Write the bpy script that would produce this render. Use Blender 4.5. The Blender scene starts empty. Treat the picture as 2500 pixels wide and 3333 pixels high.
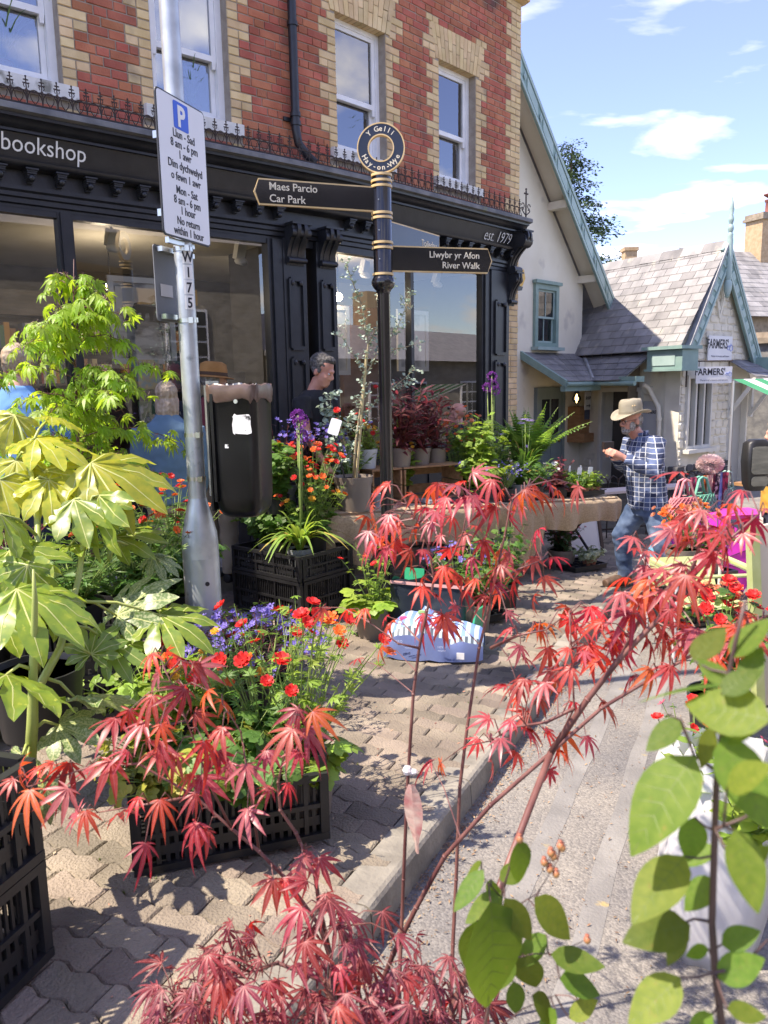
import bpy, bmesh, math, random
from mathutils import Vector, Matrix, Euler, Quaternion, noise
R = math.radians
sc = bpy.context.scene
col = sc.collection
rnd = random.Random(7)

# ---------------------------------------------------------------- camera
CAM = Vector((0, 0, 1.35))
cd = bpy.data.cameras.new('camera')
cam = bpy.data.objects.new('camera', cd)
col.objects.link(cam)
cd.sensor_fit = 'VERTICAL'
cd.sensor_height = 36
cd.lens = 27.03
cd.clip_start = .05
cd.clip_end = 2000
cam.matrix_world = Matrix.Translation(CAM) @ Matrix.Rotation(R(90 - 9.4), 4, 'X') @ Matrix.Rotation(R(-1.03), 4, 'Z')
cd.dof.use_dof = True
cd.dof.focus_distance = 4.5
cd.dof.aperture_fstop = 8.0
sc.camera = cam

# ---------------------------------------------------------------- sun, sky, exposure
SUN = Vector((-.93, -.31, 0)).normalized() * math.cos(R(58)) + Vector((0, 0, math.sin(R(58))))
sd = bpy.data.lights.new('sun', 'SUN')
sd.energy = 2.95
sd.angle = R(.53)
sd.color = (1, .955, .88)
sun = bpy.data.objects.new('sun', sd)
col.objects.link(sun)
sun.rotation_euler = SUN.to_track_quat('Z', 'Y').to_euler()
sun.location = SUN * 30

w = bpy.data.worlds.new('World')
sc.world = w
w.use_nodes = True
nt = w.node_tree
nt.nodes.clear()
def WN(t, **k):
    n = nt.nodes.new(t)
    for a, b in k.items(): setattr(n, a, b)
    return n
def WL(a, b): nt.links.new(a, b)
sky = WN('ShaderNodeTexSky', sky_type='NISHITA', sun_disc=False, sun_elevation=R(58), sun_rotation=math.atan2(SUN.x, SUN.y), altitude=100, air_density=1.0, dust_density=.3, ozone_density=4.5)
tc = WN('ShaderNodeTexCoord')
sep = WN('ShaderNodeSeparateXYZ')
WL(tc.outputs['Generated'], sep.inputs[0])
# clouds: thin streaks on a flat layer above, so they thin out and crowd toward the horizon as real ones do
mz = WN('ShaderNodeMath', operation='MAXIMUM'); mz.inputs[1].default_value = .04
WL(sep.outputs['Z'], mz.inputs[0])
az = WN('ShaderNodeMath', operation='ADD'); az.inputs[1].default_value = .12
WL(mz.outputs[0], az.inputs[0])
dx = WN('ShaderNodeMath', operation='DIVIDE'); dy = WN('ShaderNodeMath', operation='DIVIDE')
WL(sep.outputs['X'], dx.inputs[0]); WL(az.outputs[0], dx.inputs[1])
WL(sep.outputs['Y'], dy.inputs[0]); WL(az.outputs[0], dy.inputs[1])
cmb = WN('ShaderNodeCombineXYZ'); WL(dx.outputs[0], cmb.inputs[0]); WL(dy.outputs[0], cmb.inputs[1])
mp = WN('ShaderNodeMapping'); mp.inputs['Rotation'].default_value = (0, 0, R(35)); mp.inputs['Scale'].default_value = (.8, 1.25, 1); mp.inputs['Location'].default_value = (3.1, 1.7, 0)
WL(cmb.outputs[0], mp.inputs[0])
n1 = WN('ShaderNodeTexNoise'); n1.inputs['Scale'].default_value = 2.1; n1.inputs['Detail'].default_value = 7; n1.inputs['Roughness'].default_value = .5; n1.inputs['Distortion'].default_value = .25
WL(mp.outputs[0], n1.inputs['Vector'])
rp = WN('ShaderNodeValToRGB')
rp.color_ramp.elements[0].position = .53; rp.color_ramp.elements[0].color = (.1, .1, .1, 1)
rp.color_ramp.elements[1].position = .69; rp.color_ramp.elements[1].color = (.95, .95, .95, 1)
WL(n1.outputs[0], rp.inputs[0])
mx = WN('ShaderNodeMix', data_type='RGBA')
hsv = WN('ShaderNodeHueSaturation'); hsv.inputs['Saturation'].default_value = 1.18; hsv.inputs['Hue'].default_value = .522; hsv.inputs['Value'].default_value = .79; WL(sky.outputs[0], hsv.inputs['Color'])
WL(rp.outputs[0], mx.inputs[0]); WL(hsv.outputs[0], mx.inputs[6]); mx.inputs[7].default_value = (4.3, 4.45, 4.7, 1)
bg = WN('ShaderNodeBackground'); bg.inputs['Strength'].default_value = .15
WL(mx.outputs[2], bg.inputs[0])
wo = WN('ShaderNodeOutputWorld'); WL(bg.outputs[0], wo.inputs[0])

sc.view_settings.view_transform = 'Standard'
sc.view_settings.look = 'None'
sc.view_settings.exposure = 1.72
sc.view_settings.gamma = 1
sc.view_settings.use_white_balance = True          # the phone balanced for the open shade
sc.view_settings.white_balance_temperature = 7300
sc.view_settings.white_balance_tint = 14
sc.cycles.max_bounces = 6
sc.cycles.diffuse_bounces = 3
sc.cycles.glossy_bounces = 3
sc.cycles.transparent_max_bounces = 12
sc.cycles.use_denoising = True
sc.cycles.caustics_reflective = False
sc.cycles.caustics_refractive = False

# ---------------------------------------------------------------- materials
MATS = {}
def mat(name, c, c2=None, rough=.6, metal=0, scale=6, detail=5, lo=.35, hi=.65, bump=0, bscale=None, isl=0, spec=.5, transl=0, tcol=None, emit=None, estr=0, alpha=1, coat=0, stretch=None, stain=None, hue=0, gen=False, sheen=0, pos=False):
    """c..c2 mixed by noise; isl = random light/dark per separate piece; stain = (colour, scale, threshold)"""
    if name in MATS: return MATS[name]
    m = bpy.data.materials.new(name); MATS[name] = m
    m.use_nodes = True
    t = m.node_tree; b = t.nodes['Principled BSDF']; out = t.nodes['Material Output']
    N = t.nodes.new; L = t.links.new
    b.inputs['Roughness'].default_value = rough; b.inputs['Metallic'].default_value = metal
    b.inputs['Specular IOR Level'].default_value = spec
    if coat: b.inputs['Coat Weight'].default_value = coat; b.inputs['Coat Roughness'].default_value = .08
    if sheen: b.inputs['Sheen Weight'].default_value = sheen
    co = N('ShaderNodeTexCoord'); vec = co.outputs['Generated' if gen else 'Object']
    if pos: vec = N('ShaderNodeNewGeometry').outputs['Position']
    if stretch:
        q = N('ShaderNodeMapping'); q.inputs['Scale'].default_value = stretch; L(vec, q.inputs[0]); vec = q.outputs[0]
    src = None
    if c2:
        nz = N('ShaderNodeTexNoise'); nz.inputs['Scale'].default_value = scale; nz.inputs['Detail'].default_value = detail; L(vec, nz.inputs['Vector'])
        rr = N('ShaderNodeValToRGB'); rr.color_ramp.elements[0].position = lo; rr.color_ramp.elements[1].position = hi
        rr.color_ramp.elements[0].color = (*c, 1); rr.color_ramp.elements[1].color = (*c2, 1)
        L(nz.outputs[0], rr.inputs[0]); src = rr.outputs[0]
    if stain:
        n2 = N('ShaderNodeTexNoise'); n2.inputs['Scale'].default_value = stain[1]; n2.inputs['Detail'].default_value = 6; L(vec, n2.inputs['Vector'])
        r2 = N('ShaderNodeValToRGB'); r2.color_ramp.elements[0].position = stain[2]; r2.color_ramp.elements[1].position = min(1, stain[2] + .12)
        L(n2.outputs[0], r2.inputs[0])
        m2 = N('ShaderNodeMix'); m2.data_type = 'RGBA'; L(r2.outputs[0], m2.inputs[0])
        if src: L(src, m2.inputs[6])
        else: m2.inputs[6].default_value = (*c, 1)
        m2.inputs[7].default_value = (*stain[0], 1); src = m2.outputs[2]
    if isl:
        g = N('ShaderNodeNewGeometry'); oi = N('ShaderNodeObjectInfo')
        ad = N('ShaderNodeMath'); ad.operation = 'ADD'; L(g.outputs['Random Per Island'], ad.inputs[0]); L(oi.outputs['Random'], ad.inputs[1])
        fr = N('ShaderNodeMath'); fr.operation = 'FRACT'; L(ad.outputs[0], fr.inputs[0])
        mr = N('ShaderNodeMapRange'); mr.inputs[3].default_value = 1 - isl; mr.inputs[4].default_value = 1 + isl; L(fr.outputs[0], mr.inputs[0])
        h = N('ShaderNodeHueSaturation'); L(mr.outputs[0], h.inputs['Value'])
        if hue:
            mh = N('ShaderNodeMapRange'); mh.inputs[3].default_value = .5 - hue; mh.inputs[4].default_value = .5 + hue
            f2 = N('ShaderNodeMath'); f2.operation = 'MULTIPLY'; f2.inputs[1].default_value = 7.31; L(fr.outputs[0], f2.inputs[0])
            f3 = N('ShaderNodeMath'); f3.operation = 'FRACT'; L(f2.outputs[0], f3.inputs[0]); L(f3.outputs[0], mh.inputs[0]); L(mh.outputs[0], h.inputs['Hue'])
        if src: L(src, h.inputs['Color'])
        else: h.inputs['Color'].default_value = (*c, 1)
        src = h.outputs[0]
    if src: L(src, b.inputs['Base Color'])
    else: b.inputs['Base Color'].default_value = (*c, 1)
    if bump:
        nb = N('ShaderNodeTexNoise'); nb.inputs['Scale'].default_value = bscale or scale * 4; nb.inputs['Detail'].default_value = 4; L(vec, nb.inputs['Vector'])
        bp = N('ShaderNodeBump'); bp.inputs['Strength'].default_value = bump; bp.inputs['Distance'].default_value = .01
        L(nb.outputs[0], bp.inputs['Height']); L(bp.outputs[0], b.inputs['Normal'])
    if emit: b.inputs['Emission Color'].default_value = (*emit, 1); b.inputs['Emission Strength'].default_value = estr
    if alpha < 1: b.inputs['Alpha'].default_value = alpha
    if transl:
        tr = N('ShaderNodeBsdfTranslucent'); ms = N('ShaderNodeMixShader'); ms.inputs[0].default_value = transl
        if tcol: tr.inputs[0].default_value = (*tcol, 1)
        elif src: L(src, tr.inputs[0])
        else: tr.inputs[0].default_value = (*c, 1)
        if tcol and isl:
            h2 = N('ShaderNodeHueSaturation'); h2.inputs['Color'].default_value = (*tcol, 1); L(mr.outputs[0], h2.inputs['Value'])
            if hue: L(mh.outputs[0], h2.inputs['Hue'])
            L(h2.outputs[0], tr.inputs[0])
        L(b.outputs[0], ms.inputs[1]); L(tr.outputs[0], ms.inputs[2]); L(ms.outputs[0], out.inputs[0])
    return m

def glass_mat(name, tint=(1, 1, 1), f0=.09, rough=0):
    m = bpy.data.materials.new(name); MATS[name] = m; m.use_nodes = True
    t = m.node_tree; t.nodes.clear(); N = t.nodes.new; L = t.links.new
    o = N('ShaderNodeOutputMaterial'); tr = N('ShaderNodeBsdfTransparent'); gl = N('ShaderNodeBsdfGlossy'); mx = N('ShaderNodeMixShader')
    tr.inputs[0].default_value = (*tint, 1); gl.inputs['Roughness'].default_value = rough
    lw = N('ShaderNodeFresnel'); lw.inputs[0].default_value = 1.5
    mr = N('ShaderNodeMapRange'); mr.inputs[1].default_value = 0; mr.inputs[2].default_value = 1; mr.inputs[3].default_value = f0; mr.inputs[4].default_value = 1
    L(lw.outputs[0], mr.inputs[0]); L(mr.outputs[0], mx.inputs[0]); L(tr.outputs[0], mx.inputs[1]); L(gl.outputs[0], mx.inputs[2]); L(mx.outputs[0], o.inputs[0])
    return m

# ---------------------------------------------------------------- mesh helpers
class MB:
    def __init__(s): s.v = []; s.f = []
    def add(s, vs, fs, M=None):
        o = len(s.v)
        s.v += [tuple(M @ Vector(p)) for p in vs] if M else [tuple(p) for p in vs]
        s.f += [tuple(i + o for i in f) for f in fs]
        return s
    def box(s, c, d, M=None, rot=None, taper=1):
        x, y, z = d[0] / 2, d[1] / 2, d[2] / 2
        k = taper
        vs = [(-x, -y, -z), (x, -y, -z), (x, y, -z), (-x, y, -z), (-x * k, -y * k, z), (x * k, -y * k, z), (x * k, y * k, z), (-x * k, y * k, z)]
        Q = Matrix.Translation(c)
        if rot: Q = Q @ Euler(rot).to_matrix().to_4x4()
        if M: Q = M @ Q
        return s.add(vs, [(3, 2, 1, 0), (4, 5, 6, 7), (0, 1, 5, 4), (1, 2, 6, 5), (2, 3, 7, 6), (3, 0, 4, 7)], Q)
    def tube(s, pts, rad, n=8, cap=True, flat=None, M=None):
        pts = [Vector(p) for p in pts]
        if not hasattr(rad, '__len__'): rad = [rad] * len(pts)
        vs = []; fs = []; up = None
        for i, p in enumerate(pts):
            d = (pts[min(i + 1, len(pts) - 1)] - pts[max(i - 1, 0)])
            d = d.normalized() if d.length > 1e-9 else Vector((0, 0, 1))
            if up is None: up = Vector((1, 0, 0)) if abs(d.x) < .8 else Vector((0, 1, 0))
            a = (up - d * up.dot(d)).normalized(); b = d.cross(a); up = a
            for k in range(n):
                t = 2 * math.pi * k / n
                fx, fy = flat if flat else (1, 1)
                vs.append(p + a * math.cos(t) * rad[i] * fx + b * math.sin(t) * rad[i] * fy)
        for i in range(len(pts) - 1):
            for k in range(n):
                k2 = (k + 1) % n
                fs.append((i * n + k, i * n + k2, (i + 1) * n + k2, (i + 1) * n + k))
        if cap:
            fs.append(tuple(range(n - 1, -1, -1))); fs.append(tuple((len(pts) - 1) * n + k for k in range(n)))
        return s.add(vs, fs, M)
    def lathe(s, prof, n=20, c=(0, 0, 0), M=None, sx=1, sy=1):
        vs = []; fs = []
        for r, z in prof:
            for k in range(n):
                t = 2 * math.pi * k / n
                vs.append((c[0] + r * math.cos(t) * sx, c[1] + r * math.sin(t) * sy, c[2] + z))
        for i in range(len(prof) - 1):
            for k in range(n):
                k2 = (k + 1) % n
                fs.append((i * n + k, i * n + k2, (i + 1) * n + k2, (i + 1) * n + k))
        if prof[0][0] > 1e-6: fs.append(tuple(range(n - 1, -1, -1)))
        if prof[-1][0] > 1e-6: fs.append(tuple((len(prof) - 1) * n + k for k in range(n)))
        return s.add(vs, fs, M)
    def prism(s, poly, z0, z1, M=None):
        n = len(poly)
        vs = [(x, y, z0) for x, y in poly] + [(x, y, z1) for x, y in poly]
        fs = [tuple(range(n - 1, -1, -1)), tuple(range(n, 2 * n))] + [(i, (i + 1) % n, (i + 1) % n + n, i + n) for i in range(n)]
        return s.add(vs, fs, M)
    def ball(s, c, r, n=8, M=None):
        if not hasattr(r, '__len__'): r = (r, r, r)
        vs = []; fs = []; m = max(3, n // 2)
        for i in range(m + 1):
            a = math.pi * i / m
            for k in range(n):
                t = 2 * math.pi * k / n
                vs.append((c[0] + r[0] * math.sin(a) * math.cos(t), c[1] + r[1] * math.sin(a) * math.sin(t), c[2] + r[2] * math.cos(a)))
        for i in range(m):
            for k in range(n):
                k2 = (k + 1) % n
                fs.append((i * n + k, (i + 1) * n + k, (i + 1) * n + k2, i * n + k2))
        return s.add(vs, fs, M)
    def mesh(s, name, m, smooth=False, sharp=40):
        me = bpy.data.meshes.new(name)
        me.from_pydata(s.v, [], s.f); me.update()
        me.validate()
        if m: me.materials.append(m)
        if smooth:
            me.polygons.foreach_set('use_smooth', [True] * len(me.polygons))
            if sharp: me.set_sharp_from_angle(angle=R(sharp))
        return me
    def obj(s, name, m, parent=None, smooth=False, world=True, sharp=40, **tags):
        return mobj(name, s.mesh(name, m, smooth, sharp), parent, world, **tags)

PINV = {}
def mobj(name, me, parent=None, world=True, M=None, **tags):
    o = bpy.data.objects.new(name, me); col.objects.link(o)
    if M is not None: o.matrix_local = M
    if parent:
        o.parent = parent
        if world and parent.name in PINV: o.matrix_parent_inverse = PINV[parent.name]
    tag(o, **tags)
    return o
def tag(o, label=None, cat=None, group=None, kind=None):
    if label: o['label'] = label
    if cat: o['category'] = cat
    if group: o['group'] = group
    if kind: o['kind'] = kind
    return o
def thing(name, label, cat, loc=(0, 0, 0), rz=0, group=None, kind=None):
    """Empty at the thing's base; children given in world coordinates are held there by the stored inverse"""
    o = bpy.data.objects.new(name, None); col.objects.link(o)
    o.empty_display_size = .1
    o.location = loc; o.rotation_euler = (0, 0, rz)
    PINV[o.name] = (Matrix.Translation(loc) @ Matrix.Rotation(rz, 4, 'Z')).inverted()
    return tag(o, label, cat, group, kind)
def copytree(o, parent=None, loc=None, rz=None, scale=None, **tags):
    c = o.copy(); col.objects.link(c); c.parent = parent
    if loc is not None: c.location = loc
    if rz is not None: c.rotation_euler = (0, 0, rz)
    if scale is not None: c.scale = (scale,) * 3
    tag(c, **tags)
    for ch in [x for x in o.children]: copytree(ch, c)
    return c
def frame(pos, fwd, up):
    """matrix whose +Y runs along fwd and +Z near up"""
    y = Vector(fwd).normalized(); z = Vector(up); z = (z - y * z.dot(y))
    if z.length < 1e-5: z = Vector((1, 0, 0)) - y * y.x
    z.normalize(); x = y.cross(z)
    return Matrix(((x.x, y.x, z.x, pos[0]), (x.y, y.y, z.y, pos[1]), (x.z, y.z, z.z, pos[2]), (0, 0, 0, 1)))
TMP = bpy.data.scenes.new('workbench')
def evaluate(o):
    """mesh of one object with its modifiers applied, worked out in a scene that holds nothing else"""
    TMP.collection.objects.link(o)
    with bpy.context.temp_override(scene=TMP, view_layer=TMP.view_layers[0]): dg = bpy.context.evaluated_depsgraph_get()
    me = bpy.data.meshes.new_from_object(o.evaluated_get(dg))
    bpy.data.objects.remove(o)
    return me
def text_mesh(body, size, M, m, name='lettering', ext=.0008, align='CENTER', shear=0, bold=0, line=1.0, font=None, xs=1.0):
    cu = bpy.data.curves.new(name, 'FONT'); cu.body = body; cu.size = size; cu.extrude = ext; cu.align_x = align; cu.shear = shear; cu.offset = bold; cu.space_line = line
    cu.resolution_u = 3
    me = evaluate(bpy.data.objects.new(name, cu)); bpy.data.curves.remove(cu)
    me.transform(M @ Matrix.Diagonal((xs, 1, 1, 1))); me.materials.clear(); me.materials.append(m); me.name = name
    return me
def fuse(mb, name, m, voxel=.012, smooth=4, parent=None, **tags):
    """one continuous skin over overlapping volumes"""
    o = bpy.data.objects.new(name, mb.mesh(name, m))
    r = o.modifiers.new('r', 'REMESH'); r.mode = 'VOXEL'; r.voxel_size = voxel; r.use_smooth_shade = True
    if smooth:
        k = o.modifiers.new('s', 'SMOOTH'); k.iterations = smooth; k.factor = .5
    me = evaluate(o)
    me.materials.clear(); me.materials.append(m); me.name = name
    me.polygons.foreach_set('use_smooth', [True] * len(me.polygons))
    return mobj(name, me, parent, **tags)
def gz(x, y): return -.075 * min(10., max(-8, .5 * x + .866 * y))
def G(x, y, o=0): return Vector((x, y, gz(x, y) + o))
# ================================================================ ground
KD = Vector((math.sin(R(24.5)), math.cos(R(24.5)), 0)); KL = Vector((-KD.y, KD.x, 0))      # along the kerb, and left of it
K0 = Vector((-.06, 1.99, 0))
def kp(a, b, o=0):                      # a = metres left of the kerb face, b = metres along it
    p = K0 + KD * b + KL * a
    return G(p.x, p.y, o)
def asphalt():
    m = bpy.data.materials.new('asphalt'); m.use_nodes = True; t = m.node_tree; b = t.nodes['Principled BSDF']; N = t.nodes.new; L = t.links.new
    co = N('ShaderNodeTexCoord')
    v = N('ShaderNodeTexVoronoi'); v.inputs['Scale'].default_value = 125; L(co.outputs['Object'], v.inputs['Vector'])
    hs = N('ShaderNodeSeparateColor'); L(v.outputs['Color'], hs.inputs[0])
    r1 = N('ShaderNodeValToRGB'); e = r1.color_ramp.elements
    e[0].position = 0; e[0].color = (.15, .145, .135, 1); e[1].position = 1; e[1].color = (.25, .238, .215, 1)
    k = e.new(.5); k.color = (.20, .19, .172, 1)
    L(hs.outputs[0], r1.inputs[0])
    n = N('ShaderNodeTexNoise'); n.inputs['Scale'].default_value = 2.2; n.inputs['Detail'].default_value = 6; L(co.outputs['Object'], n.inputs['Vector'])
    r2 = N('ShaderNodeValToRGB'); r2.color_ramp.elements[0].position = .35; r2.color_ramp.elements[1].position = .7
    r2.color_ramp.elements[0].color = (.75, .75, .78, 1); r2.color_ramp.elements[1].color = (1.25, 1.2, 1.12, 1); L(n.outputs[0], r2.inputs[0])
    mu = N('ShaderNodeMix'); mu.data_type = 'RGBA'; mu.blend_type = 'MULTIPLY'; mu.inputs[0].default_value = 1; L(r1.outputs[0], mu.inputs[6]); L(r2.outputs[0], mu.inputs[7])
    L(mu.outputs[2], b.inputs['Base Color']); b.inputs['Roughness'].default_value = .85
    bp = N('ShaderNodeBump'); bp.inputs['Strength'].default_value = .55; bp.inputs['Distance'].default_value = .005; bp.invert = True
    L(v.outputs['Distance'], bp.inputs['Height']); L(bp.outputs[0], b.inputs['Normal'])
    return m
mb = MB()
XS = [-260, -80, -30, -12, -6, -3, 0, 3, 6, 9, 12, 16, 24, 40, 90, 260]; YS = [-260, -80, -30, -12, -6, -3, 0, 2, 4, 6, 8, 9, 10, 11, 12, 14, 18, 30, 80, 300]
vs = [(x, y, gz(x, y) - .11) for y in YS for x in XS]; n = len(XS)
mb.add(vs, [(j * n + i, j * n + i + 1, (j + 1) * n + i + 1, (j + 1) * n + i) for j in range(len(YS) - 1) for i in range(n - 1)])
mb.obj('road', asphalt(), kind='structure')
# two worn painted lines along the gutter
lm = mat('worn_line_paint', (.175, .168, .155), (.25, .24, .22), rough=.8, scale=5, bump=.5, bscale=90, stain=((.46, .33, .09), 9, .66))
road = bpy.data.objects['road']
for a in (-.33, -.56):
    mb = MB(); vs = []
    bs = [-3 + .25 * i for i in range(56)]
    for i, b in enumerate(bs):
        for da in (-.038, .038):
            p = K0 + KD * b + KL * (a + da + .006 * math.sin(i * 1.7 + a * 9)); vs.append((p.x, p.y, gz(p.x, p.y) - .1085))
    mb.add(vs, [(2 * i, 2 * i + 2, 2 * i + 3, 2 * i + 1) for i in range(len(bs) - 1)])
    mb.obj('road_marking', lm, kind='structure')
# gutter litter: leaf bits and grit against the kerb foot
mb = MB(); r9 = random.Random(9)
for i in range(5200):
    b = r9.uniform(-1.2, 5.5); a = -abs(r9.gauss(0, .055)) - .004
    if r9.random() < .28: a = -r9.uniform(0, .8)
    p = K0 + KD * b + KL * a; z = gz(p.x, p.y) - .105; q = r9.uniform(.003, .009); an = r9.uniform(0, 6.3); t = r9.uniform(-.004, .004)
    c, s_ = math.cos(an) * q, math.sin(an) * q
    mb.add([(p.x - c, p.y - s_, z), (p.x + s_ * .4, p.y - c * .4, z + abs(t)), (p.x + c, p.y + s_, z + .004), (p.x - s_ * .4, p.y + c * .4, z + .002)], [(0, 1, 2, 3)])
mb.obj('leaf_litter', mat('litter', (.14, .07, .04), (.34, .24, .14), rough=.9, scale=40, isl=.5), label='brown leaf scraps and grit lying along the kerb foot', cat='litter', kind='stuff')

# kerb stones
kroot = thing('kerb', 'grey concrete kerb edging the block paving', 'kerb', kp(0, 0), kind='structure')
km = mat('kerb_concrete', (.19, .175, .145), (.29, .265, .215), rough=.9, scale=7, bump=.5, bscale=60, stain=((.12, .11, .09), 3, .57), isl=.1, pos=True)
for i in range(-4, 13):
    mb = MB(); b0, b1 = i * .915, i * .915 + .906
    pr = [(-.012, -.13), (-.004, -.014), (.004, -.003), (.016, .002), (.122, .0), (.122, -.10)]
    vs = []
    for b in (b0, (b0 + b1) / 2, b1):
        for a, o in pr: vs.append(kp(a, b, o + .0015 * math.sin(i * 5.1)))
    fs = [(j * 6 + k, j * 6 + k + 1, (j + 1) * 6 + k + 1, (j + 1) * 6 + k) for j in range(2) for k in range(5)]
    fs += [tuple(range(6)), tuple(range(17, 11, -1))]
    mb.add(vs, fs); mb.obj('kerb_stone', km, kroot)
# paving: bed sheet and wavy interlocking blocks
proot = thing('pavement', 'wavy interlocking concrete block paving along the shopfront', 'pavement', kp(.5, .5), kind='structure')
mb = MB(); vs = []
bs = [-8, -4, 0, 3, 6, 8, 9, 10, 12, 14, 20, 40]; As = [.118, .6, 1.5, 3, 5, 8, 12]
for b in bs:
    for a in As: vs.append(kp(a, b, -.016))
n = len(As)
mb.add(vs, [(j * n + i, j * n + i + 1, (j + 1) * n + i + 1, (j + 1) * n + i) for j in range(len(bs) - 1) for i in range(n - 1)])
mb.obj('bedding', mat('joint_sand', (.04, .035, .028), (.075, .065, .045), rough=.95, scale=4, stain=((.06, .085, .02), 2.2, .54), bump=.6, bscale=60), proot)
def paver_mesh(seed):
    q = random.Random(seed); Lh, Wh, A, n = .0988, .0487, .0085, 13
    def ring(ins, z):
        pts = []
        for i in range(n):
            u = -Lh + ins + (2 * Lh - 2 * ins) * i / (n - 1); pts.append((u, -Wh + ins + A * math.sin(2 * math.pi * u / .1), z))
        for i in range(n):
            u = Lh - ins - (2 * Lh - 2 * ins) * i / (n - 1); pts.append((u, Wh - ins + A * math.sin(2 * math.pi * u / .1), z))
        return [(x + q.uniform(-.0008, .0008), y + q.uniform(-.0008, .0008), zz) for x, y, zz in pts]
    mb = MB(); a = ring(0.001, -.03); b = ring(.001, -.006); c = ring(.007, 0); N_ = 2 * n
    fs = [(i, (i + 1) % N_, N_ + (i + 1) % N_, N_ + i) for i in range(N_)] + [(N_ + i, N_ + (i + 1) % N_, 2 * N_ + (i + 1) % N_, 2 * N_ + i) for i in range(N_)]
    fs += [(2 * N_ + i, 2 * N_ + i + 1, 3 * N_ - 2 - i, 3 * N_ - 1 - i) for i in range(n - 1)]
    mb.add(a + b + c, fs); return mb
pm = mat('paver_concrete', (.172, .142, .108), (.275, .228, .172), rough=.92, pos=True, scale=4, detail=9, bump=1.0, bscale=110, isl=.27, hue=.012, stain=((.095, .08, .062), 1.3, .58))
pmb = [paver_mesh(i) for i in range(6)]; pme = [x.mesh('paver', pm) for x in pmb]
GN = Vector((.0375, .06495, 1)).normalized()
def inview(p, pad=.05):
    v = cam.matrix_world.inverted() @ Vector(p)
    if v.z > -.1: return 0
    x = v.x / -v.z * .751 * 2212 / 1659 + .5; y = -v.y / -v.z * .751 + .5
    return 1 if -pad < x < 1 + pad and -pad < y < 1 + pad else 0
bpy.context.view_layer.update()
cells = []
for j in range(-14, 92):
    for i in range(17):
        a = .13 + .1 + i * .2 + (.1 if j % 2 else 0) - .1; b = j * .1
        if a > 3.2: continue
        cells.append((a, b, i, j))
def key(c):
    p = kp(c[0], c[1]); d = (p - CAM).length
    hid = 0 if c[0] < .5 + .0 * c[1] or (1.0 < c[1] < 4.2 and c[0] < 2.0) or (-.6 < c[1] < 1.2 and c[0] < .95) else 30
    return (0 if inview(p) else 1000) + d + hid
cells.sort(key=key)
rest = MB(); q = random.Random(4)
for n, (a, b, i, j) in enumerate(cells):
    p = kp(a, b, q.uniform(-.0025, .0015))
    if a < .23: p = kp(a + .004, b, q.uniform(-.0025, .0015))
    up = (GN + Vector((q.uniform(-.012, .012), q.uniform(-.012, .012), 0))).normalized()
    Mx = frame(p, KD, up) @ Matrix.Rotation(0, 4, 'Z')
    Mx = Mx if q.random() < .5 else Mx @ Matrix.Rotation(math.pi, 4, 'Z')
    k = q.randrange(6)
    if n < 300:
        o = mobj('paver', pme[k], None, M=Mx); o.parent = proot; o.matrix_parent_inverse = PINV[proot.name]
    else: rest.add(pmb[k].v, pmb[k].f, Mx)
rest.obj('paver_field', pm, proot, kind='stuff')

# ================================================================ bookshop
_A, _B = R(50), R(43)
def head(s):
    k = min(1, max(0, (s + 1) / 2)); k = k * k * (3 - 2 * k); return _A + (_B - _A) * k
_tab = [(-.25, 8.0)]; _tabn = [(-.25, 8.0)]
for i in range(2400):
    h = head(i * .005 + .0025); x, y = _tab[-1]; _tab.append((x + math.sin(h) * .005, y + math.cos(h) * .005))
    h = head(-i * .005 - .0025); x, y = _tabn[-1]; _tabn.append((x - math.sin(h) * .005, y - math.cos(h) * .005))
def wl(s, o, z):                         # point on the shop: s along the bowed front, o out of it, z up
    i = abs(s) / .005; k = int(i); f = i - k; T = _tab if s >= 0 else _tabn
    x = T[k][0] + (T[k + 1][0] - T[k][0]) * f; y = T[k][1] + (T[k + 1][1] - T[k][1]) * f; h = head(s)
    return Vector((x + o * math.cos(h), y - o * math.sin(h), z))
def wm(s, o, z):                         # X along, Y into the building, Z up
    h = head(s); p = wl(s, o, z)
    return Matrix(((math.sin(h), -math.cos(h), 0, p.x), (math.cos(h), math.sin(h), 0, p.y), (0, 0, 1, p.z), (0, 0, 0, 1)))
def sweep(mb, prof, s0, s1, step=.2, closed=True, cap=True):
    n = max(1, int(math.ceil((s1 - s0) / step))); vs = []; m = len(prof)
    for i in range(n + 1):
        s = s0 + (s1 - s0) * i / n
        for o, z in prof: vs.append(wl(s, o, z))
    fs = []
    for i in range(n):
        for k in range(m if closed else m - 1):
            k2 = (k + 1) % m; fs.append((i * m + k, (i + 1) * m + k, (i + 1) * m + k2, i * m + k2))
    if closed and cap: fs += [tuple(range(m)), tuple(n * m + k for k in range(m - 1, -1, -1))]
    mb.add(vs, fs); return mb
def rect(mb, s0, s1, o0, o1, z0, z1, step=.25): return sweep(mb, [(o0, z0), (o1, z0), (o1, z1), (o0, z1)], s0, s1, step)

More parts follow.
